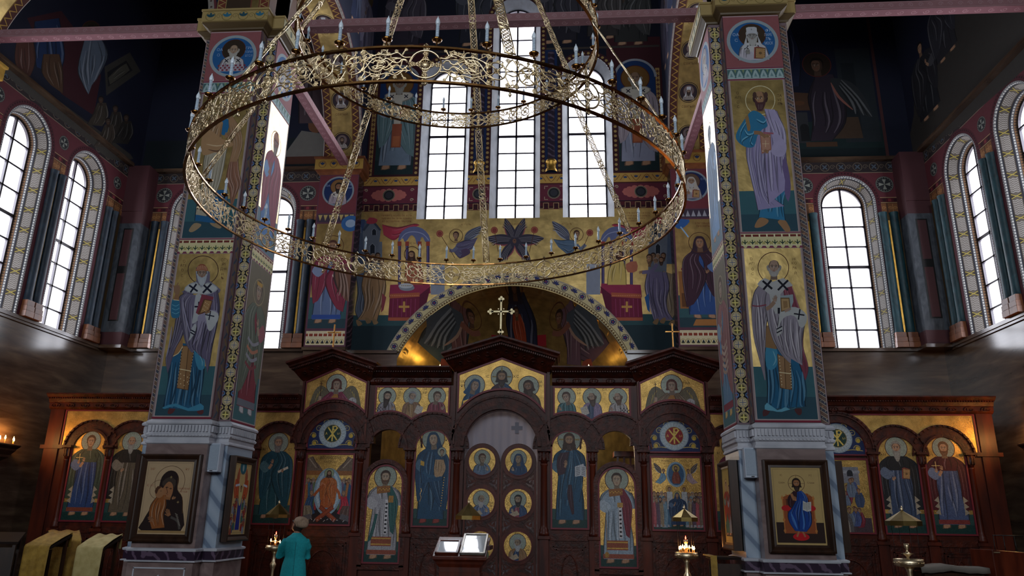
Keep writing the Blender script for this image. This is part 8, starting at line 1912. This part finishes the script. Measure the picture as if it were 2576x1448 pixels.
# ------------------------------------------------------------------ lecterns
M['dullwood'] = mat('dull_dark_wood', '#1c110c', .8, 0, .2)
M['cloth_y'] = noisy('mustard_brocade', '#8a6a24', '#b08c38', (1, 1, 1), 14, .7, bump=.3, bscale=40)
M['cloth_p'] = noisy('pale_gold_cloth', '#a8965c', '#c4b47c', (1, 1, 1), 10, .75)
M['redwood'] = noisy('reddish_polished_wood', '#3a140c', '#6e2e1a', (1, 1, .2), 8, .28)
def lectern(x, y, w, zf, zb, dep, rz, lab, cloth=None, mats_=None):
    t = empty('lectern', (x, y, 0), rz, lab, 'lectern', 'draped lecterns' if cloth else None)
    mb = MB()
    for sx in (-1, 1):
        for yy in (.05, dep - .05): mb.box(sx * (w / 2 - .05) - .02, sx * (w / 2 - .05) + .02, yy - .02, yy + .02, 0, zf - .06 + (zb - zf) * yy / dep)
    mb.box(-w / 2 + .03, w / 2 - .03, .04, dep - .04, .0, .06); mb.box(-w / 2 + .03, w / 2 - .03, .05, .07, .3, zf - .08); mb.build('stand_frame', M['darkwood'], t)
    mb = MB(); mb.prism([(0, 0)], 0, 0) if 0 else None
    vs = [(sx * w / 2, yy, zz) for yy, zz in ((0, zf - .03), (0, zf), (dep, zb), (dep, zb - .03)) for sx in (-1, 1)]
    mb.add(vs, [(0, 1, 3, 2), (2, 3, 5, 4), (4, 5, 7, 6), (6, 7, 1, 0), (0, 2, 4, 6), (1, 7, 5, 3)]); mb.build('sloping_top', M['dullwood'], t)
    if cloth:
        n = 12; L_ = []; rnd = random.Random(int(x * 10) & 255)
        prof = [(dep + .02, zb - .18), (dep + .012, zb + .02), (dep * .5, (zf + zb) / 2 + .024), (0.0, zf + .02), (-.018, zf - .01), (-.02, zf - .3), (-.022, .25)]
        for k, (yy, zz) in enumerate(prof):
            L_.append([(-w * .47 + w * .94 * i / n, yy - (.008 * math.sin(i * 1.7) if zz < zf - .02 else 0), zz + (.012 * math.sin(i * 1.1 + x) if k in (1, 2) else 0)) for i in range(n + 1)])
        mb = MB(); mb.ring_loops(L_, smooth=True, closed=False, caps=False); o = mb.build('cloth_cover', M[cloth], t); md = o.modifiers.new('thick', 'SOLIDIFY'); md.thickness = .006; md.offset = 1
    return t
lectern(-5.66, 11.0, .42, 1.21, 1.37, .42, math.radians(0), 'lectern under a pale gold cloth, next to the left pillar', 'cloth_p')
lectern(-6.46, 11.0, .42, 1.22, 1.38, .42, math.radians(-2), 'lectern under a mustard yellow cloth, second from the left pillar', 'cloth_y')
lectern(-6.55, 11.75, .46, 1.27, 1.40, .4, math.radians(40), 'shaded lectern under a dull brown-yellow cloth, behind the two bright ones', 'cloth_y')
lectern(-7.15, 11.1, .5, 1.27, 1.40, .4, math.radians(25), 'dark bare wooden lectern at the far end of the row by the left wall')
lectern(3.42, 10.35, .72, 1.27, 1.27, .5, math.radians(0), 'dark low lectern between candle stand and right pillar with a yellow ribbon cloth')
mb = MB(); mb.box(3.03, 3.11, 10.31, 10.33, .3, 1.29); mb.box(3.03, 3.11, 10.33, 10.86, 1.272, 1.285); tag(mb.build('ribbon_cloth', M['cloth_y']), 'narrow yellow ribbon cloth hanging over the dark lectern beside the right pillar', 'cloth')
# central lectern: reddish wood desk with two glazed icons
t = empty('central_lectern', (-.22, 10.4, 0), 0, 'reddish carved wooden lectern desk in front of the royal doors carrying two glazed icons', 'lectern')
mb = MB(); vs = []
def slab(mb, x0, x1, y0, y1, za, zb, th):
    mb.add([(x, y, z) for y, z in ((y0, za - th), (y0, za), (y1, zb), (y1, zb - th)) for x in (x0, x1)], [(0, 1, 3, 2), (2, 3, 5, 4), (4, 5, 7, 6), (6, 7, 1, 0), (0, 2, 4, 6), (1, 7, 5, 3)])
slab(mb, -.36, .36, 0, .52, 1.22, 1.45, .03); mb.build('sloping_top', M['redwood'], t, .006)
mb = MB(); mb.ring_loops([[(-a_, b, z), (a_, b, z), (a_, .5 - b, z), (-a_, .5 - b, z)] for a_, b, z in ((.26, .08, 1.0), (.27, .06, 1.08), (.31, .04, 1.12), (.32, .03, 1.15), (.36, .0, 1.18), (.36, 0, 1.19))]); mb.build('moulded_collar', M['redwood'], t)
mb = MB()
mb.prism([(-.27, 0), (-.2, 0), (-.2, .6)] + [(.2 * math.cos(q), .72 + .22 * math.sin(q)) for q in np.linspace(PI, 0, 15)] + [(.2, .6), (.2, 0), (.27, 0), (.27, 1.02), (-.27, 1.02)], .07, .1)
mb.box(-.27, -.24, .1, .42, 0, 1.0); mb.box(.24, .27, .1, .42, 0, 1.0); mb.box(-.27, .27, .4, .43, 0, 1.0)
for sx in (-1, 1):
    mb.tube([(sx * .2 + .035 * math.cos(q), .062, .9 + .035 * math.sin(q)) for q in np.linspace(0, 2 * PI, 13)[:-1]], .01, 5, closed=True)
mb.build('carved_body', M['redwood'], t)
GLZ = mat('icon_glazing', '#c8cdd0', .04, 0, .9); GLZ.node_tree.nodes['Principled BSDF'].inputs['Coat Weight'].default_value = 1
def desk_icon(x0, x1, f0, f1, mat_, lab, zoff):
    P0 = Vector((-.22, 10.4, 0)); sl = .23 / .52
    t = empty('desk_icon', (P0.x + (x0 + x1) / 2, P0.y + .52 * f0, 1.22 + .23 * f0 + .004), 0, lab, 'icon', 'glazed icons on the central lectern'); t.rotation_euler = (math.atan(sl) + zoff, 0, 0)
    w = (x1 - x0) / 2; d = math.hypot(.52, .23) * (f1 - f0)
    mb = MB(); f = .03
    for a_, b, c, e in ((-w, w, 0, f), (-w, w, d - f, d), (-w, -w + f, 0, d), (w - f, w, 0, d)): mb.box(a_, b, c, e, 0, .035)
    mb.build('frame', mat_, t, .004)
    mb = MB(); mb.box(-w + f, w - f, f, d - f, 0, .022); mb.build('glazed_panel', GLZ, t)
desk_icon(-.33, -.02, .04, .66, M['redwood'], 'smaller glazed icon with a reddish frame on the central lectern, glass bright with sky', .06)
desk_icon(.0, .34, .04, .94, noisy('silvered_frame', '#6d665e', '#a19a90', (1, 1, 1), 9, .3, metal=.5), 'larger glazed icon with a silvery frame on the central lectern, glass bright with sky', .075)
mb = MB(); mb.box(.36, .40, 0, .5, 0, .05); o = mb.build('book', mat('dark_red_book', '#3a0c18', .5)); o.location = (-.22, 10.42, 1.3); tag(o, 'dark red book edge beside the larger icon on the central lectern', 'book')
# ------------------------------------------------------------------ far right: covered table, chest, music stand
t = empty('side_table', (6.28, 11.1, 0), .1, 'low dark table with a rumpled grey cloth near the right wall', 'table')
mb = MB(); mb.box(-.42, .42, -.2, .2, 1.12, 1.16)
for sx in (-1, 1):
    for sy in (-1, 1): mb.box(sx * .38 - .02, sx * .38 + .02, sy * .16 - .02, sy * .16 + .02, 0, 1.12)
mb.box(-.4, .4, -.17, .17, .7, 1.1); mb.build('table_body', M['darkwood'], t)
mb = MB(); n = 16; mb.ring_loops([[(-.46 + .92 * i / n, y, z + .03 * math.exp(-((i - 7) / 2.5) ** 2) + .004 * math.sin(i * 2.1)) for i in range(n + 1)] for y, z in ((-.23, 1.1), (-.22, 1.168), (0, 1.18), (.22, 1.168))], smooth=True, closed=False, caps=False)
o = mb.build('cloth_cover', mat('grey_cotton', '#6d675f', .85), t); md = o.modifiers.new('thick', 'SOLIDIFY'); md.thickness = .005
t = empty('wooden_cabinet', (7.2, 11.2, 0), .15, 'dark wooden cabinet with sloping lid by the right wall', 'cabinet')
mb = MB(); mb.prism([(-.4, 0), (.42, 0), (.42, 1.28), (.2, 1.36), (-.4, 1.4)], -.2, .25); mb.build('cabinet_body', M['redwood'], t, .01); mb = MB(); mb.box(-.38, -.3, -.215, -.2, 1.36, 1.375); mb.build('latch', M['brass'], t)
t = empty('music_stand', (7.6, 11.9, 0), -.4, 'black folding music stand by the right wall', 'music stand')
mb = MB(); mb.tube([(0, 0, .3), (0, 0, 1.35)], .01, 6)
for k in range(3): a_ = k * 2.094; mb.tube([(0, 0, .45), (.26 * math.cos(a_), .26 * math.sin(a_), .01)], .008, 6)
mb.build('tripod', M['black'], t)
mb = MB(); mb.tube([(-.2, 0, 1.35), (.2, 0, 1.35)], .007, 5); mb.tube([(-.2, .06, 1.57), (.2, .06, 1.57)], .007, 5)
for k in (-.2, -.07, .07, .2): mb.tube([(k, 0, 1.35), (k * .95, .06, 1.57)], .006, 5)
mb.build('desk', M['black'], t)

# seen through the openings over the deacon doors
t = empty('altar_cabinet', (2.6, 15.2, 0), 0, 'tall wooden cabinet with slatted top seen over the right deacon door', 'cabinet')
mb = MB(); mb.box(-.4, .4, 0, .4, 0, 2.75); mb.box(-.45, .45, -.05, .42, 2.9, 3.0); mb.build('cabinet_body', M['redwood'], t); mb = MB()
for k in range(7): mb.box(-.4 + k * .125, -.36 + k * .125, 0, .03, 2.75, 2.9)
mb.build('slatted_gallery', M['redwood'], t)
point((1.75, 15.55, 3.0), 7, (1, .8, .55), .06)
t = empty('altar_lamp', (1.75, 15.7, 0), 0, 'warm lamp glowing behind the right deacon door opening', 'lamp'); mb = MB(); mb.lathe((0, 0, 0), [(.12, 0), (.12, .03), (.012, .06), (.012, 2.85), (.04, 2.9), (.05, 2.94)], 12); mb.build('stand', M['brass'], t); flame(t, 0, 0, 2.93, 1.4)
# ------------------------------------------------------------------ the woman in the teal jacket
wo = empty('person', (-3.16, 12.5, 0), math.radians(18), 'person in teal jacket and beige beret seen from behind, looking up to the left', 'person')
SK = mat('skin', '#9c6f57', .5); TEAL = noisy('teal_woollen_cloth', '#0b8791', '#12a0a8', (1, 1, 1), 60, .85); DKS = mat('navy_skirt_cloth', '#10182c', .8)
def ell_loops(spec, n=20, sup=2.0):
    out = []
    for cx, cy, z, rx, ry in spec:
        out.append([(cx + rx * math.copysign(abs(math.cos(t)) ** (2 / sup), math.cos(t)), cy + ry * math.copysign(abs(math.sin(t)) ** (2 / sup), math.sin(t)), z) for t in np.linspace(0, 2 * PI, n + 1)[:-1]])
    return out
def fuse(mb, name, m, parent, vox=.012, sm=6):
    o = mb.build(name, m, parent); r = o.modifiers.new('fuse', 'REMESH'); r.mode = 'VOXEL'; r.voxel_size = vox; r.use_smooth_shade = True
    s = o.modifiers.new('smooth', 'SMOOTH'); s.iterations = sm; s.factor = .5; return o
# body: legs, trunk, arms, neck and head as one skin
mb = MB()
for sx in (-1, 1):
    x = sx * .085
    mb.ring_loops(ell_loops([(x, .0, .03, .04, .05), (x, .0, .1, .038, .042), (x, -.01, .25, .055, .058), (x, -.01, .34, .056, .06), (x, 0, .46, .05, .052), (x, 0, .7, .08, .085), (x * .95, 0, .86, .095, .1)]))
    mb.ring_loops([[(x + a * .045, .0 + b, z) for a, b in ((-1, -.07), (1, -.07), (1.1, .1), (.6, .17), (-.6, .17), (-1.1, .1))] for z in (.005, .045)])
mb.ring_loops(ell_loops([(0, 0, .8, .15, .12), (0, 0, .95, .16, .12), (0, 0, 1.06, .125, .095), (0, 0, 1.2, .155, .1), (0, 0, 1.31, .145, .085), (0, 0, 1.36, .09, .06), (0, .01, 1.42, .05, .05), (0, .015, 1.48, .048, .05)]))
SH = {s: Vector((s * .17, 0, 1.33)) for s in (-1, 1)}; EL = {-1: Vector((-.235, .06, 1.09)), 1: Vector((.185, .1, 1.08))}; WR = {-1: Vector((-.09, .25, 1.13)), 1: Vector((.04, .27, 1.10))}
for s in (-1, 1): mb.tube([SH[s], SH[s].lerp(EL[s], .5), EL[s], EL[s].lerp(WR[s], .5), WR[s]], [.042, .038, .034, .032, .026], 12)
# head turned left and tilted back
Rh = Matrix.Rotation(math.radians(40), 4, 'Z') @ Matrix.Rotation(math.radians(32), 4, 'X'); Hc = Vector((0, .03, 1.555))
def hp(p): v = Rh @ Vector(p) + Hc; return (v.x, v.y, v.z)
lo = []
for z, w, f, b in ((-.115, .03, .062, -.01), (-.10, .045, .080, .0), (-.07, .058, .086, .045), (-.04, .067, .084, .07), (0, .072, .088, .085), (.035, .074, .088, .09), (.07, .068, .078, .084), (.1, .048, .052, .06), (.115, .02, .02, .03)):
    lo.append([hp((w * math.cos(t), (f if math.sin(t) > 0 else b) * math.sin(t), z)) for t in np.linspace(0, 2 * PI, 21)[:-1]])
mb.ring_loops(lo)
mb.add([hp(p) for p in ((-.012, .08, .015), (.012, .08, .015), (.016, .082, -.035), (-.016, .082, -.035), (0, .112, -.028))], [(0, 1, 4), (1, 2, 4), (2, 3, 4), (3, 0, 4), (3, 2, 1, 0)])
mb.tube([hp((-.022, .082, -.062)), hp((0, .09, -.06)), hp((.022, .082, -.062))], .008, 6); mb.tube([hp((-.02, .08, -.075)), hp((0, .088, -.076)), hp((.02, .08, -.075))], .008, 6)
for s in (-1, 1): mb.tube([hp((s * .074, -.005, .015)), hp((s * .082, -.012, .0)), hp((s * .08, -.008, -.025)), hp((s * .074, .0, -.03))], [.008, .011, .01, .006], 6)
# hands with five fingers each, clasped in front
for s in (-1, 1):
    w = WR[s]; d = Vector((-s * .9, .35, .05)).normalized(); u = Vector((0, .0, 1)); q = d.cross(u).normalized()
    pal = [w, w + d * .05, w + d * .085]; mb.tube(pal, [.026, .032, .03], 10)
    for k in range(4):
        b = w + d * .085 + u * (.027 - k * .018); l = (.062, .072, .068, .052)[k]; mb.tube([b, b + d * l * .5 - q * .006, b + d * l * .8 - q * .026 * s, b + d * l * .85 - q * .04 * s], [.0088, .0082, .0078, .006], 6)
    b = w + d * .03 + u * .026; mb.tube([b, b + d * .03 + u * .028, b + d * .055 + u * .035], [.011, .0095, .007], 6)
fuse(mb, 'body', SK, wo, .009, 3)
# jacket: waisted, flared, with shaped sleeves and stand collar
mb = MB()
mb.ring_loops(ell_loops([(0, -.005, .70, .215, .17), (0, -.005, .78, .205, .16), (0, 0, .95, .185, .145), (0, 0, 1.06, .155, .122), (0, 0, 1.2, .18, .13), (0, 0, 1.30, .188, .122), (0, 0, 1.36, .155, .102), (0, .01, 1.41, .085, .072), (0, .015, 1.435, .066, .06)], 28))
for s in (-1, 1): mb.tube([SH[s] + Vector((-s * .035, 0, -.02)), SH[s].lerp(EL[s], .5) + Vector((s * .004, 0, 0)), EL[s] + Vector((s * .008, -.01, -.008)), EL[s].lerp(WR[s], .5), WR[s] - (WR[s] - EL[s]).normalized() * .02], [.078, .074, .066, .054, .044], 16)
fuse(mb, 'jacket', TEAL, wo, .011, 5)
mb = MB(); 
for z0, z1 in ((1.30, 1.02),): mb.tube([(0, -.137, 1.30), (0, -.133, 1.15), (0, -.128, 1.06), (0, -.15, .95), (0, -.172, .72)], .003, 5)
mb.build('back_seam', mat('dark_teal_seam', '#0a5a62', .8), wo)
mb = MB(); mb.ring_loops(ell_loops([(0, 0, .42, .2, .17), (0, 0, .55, .19, .16), (0, 0, .85, .175, .14), (0, 0, 1.02, .14, .105)], 24)); mb.build('skirt', DKS, wo)
for s in (-1, 1):
    mb = MB(); mb.ring_loops([[(s * .085 + a * .05, b, z) for a, b in ((-.9, -.08), (.9, -.08), (1.1, .09), (.6, .185), (-.6, .185), (-1.1, .09))] for z in (0, .05)]); mb.build('shoe', M['black'], wo, .01)
# hair, beret, glasses, brooch
mb = MB(); lo = []
for z, w in ((-.09, .055), (-.06, .072), (-.02, .081), (.03, .083), (.07, .076)): lo.append([hp((w * math.cos(t), -.012 + .085 * math.sin(t) - .012, z)) for t in np.linspace(PI * .93, PI * 2.07, 16)] + [hp((w * .6 * math.cos(t), -.02 + .05 * math.sin(t), z)) for t in np.linspace(PI * 2.05, PI * .95, 10)])
mb.ring_loops(lo, smooth=True); mb.build('hair', mat('short_brown_hair', '#2c1c14', .6), wo)
mb = MB(); lo = []
for z, r, oy in ((.035, .085, -.012), (.05, .10, -.022), (.07, .115, -.04), (.10, .122, -.055), (.13, .112, -.065), (.155, .08, -.07), (.168, .03, -.07)): lo.append([hp((r * math.cos(t), oy + r * math.sin(t), z - .16 * (-(r * math.sin(t)) * .35 if math.sin(t) < 0 else 0) - (.03 if math.sin(t) < -.3 else 0))) for t in np.linspace(0, 2 * PI, 29)[:-1]])
mb.ring_loops(lo, smooth=True); o = mb.build('beret', noisy('beige_felt', '#86705c', '#a08a74', (1, 1, 1), 60, .9), wo); o.modifiers.new('soft', 'SUBSURF').levels = 1
mb = MB()
for s in (-1, 1):
    mb.tube([hp((s * .034 + .026 * math.cos(t), .094, .02 + .02 * math.sin(t))) for t in np.linspace(0, 2 * PI, 15)[:-1]], .003, 5, closed=True); mb.tube([hp((s * .06, .094, .025)), hp((s * .08, .0, .02))], .003, 5)
mb.tube([hp((-.008, .096, .022)), hp((.008, .096, .022))], .003, 5); mb.build('glasses', M['black'], wo)
for s in (-1, 1):
    mb = MB(); mb.lathe((0, 0, 0), [(.001, 0), (.024, .001)], 12)
    vs = [hp((s * .034 + .024 * math.cos(t), .093, .02 + .018 * math.sin(t))) for t in np.linspace(0, 2 * PI, 13)[:-1]]; m2 = MB(); m2.add(vs, [tuple(range(12))]); m2.build('lens', GLZ, wo)
for s in (-1, 1):
    m2 = MB(); m2.tube([hp((s * .032 - .016, .086, .03)), hp((s * .032, .092, .036)), hp((s * .032 + .016, .086, .03))], .004, 5); m2.build('eyebrow', mat('brow_hair_%d' % s, '#2c1c14', .7), wo)
    m2 = MB(); m2.lathe((0, 0, 0), [(.001, -.008), (.006, -.005), (.008, 0), (.006, .005), (.001, .008)], 10); o = m2.build('eye', mat('eye_%d' % s, '#d8d0c8', .2), wo); o.location = hp((s * .03, .078, .018))
mb = MB(); mb.ring_loops(ell_loops([(-.02, .2, .98, .06, .03), (-.02, .22, 1.02, .075, .04), (-.02, .23, 1.09, .07, .035)], 14)); o = mb.build('handbag', M['black']); o.parent = None; o.location = wo.location; o.rotation_euler = wo.rotation_euler; tag(o, 'small dark handbag held against the front of the teal-jacketed person', 'handbag')
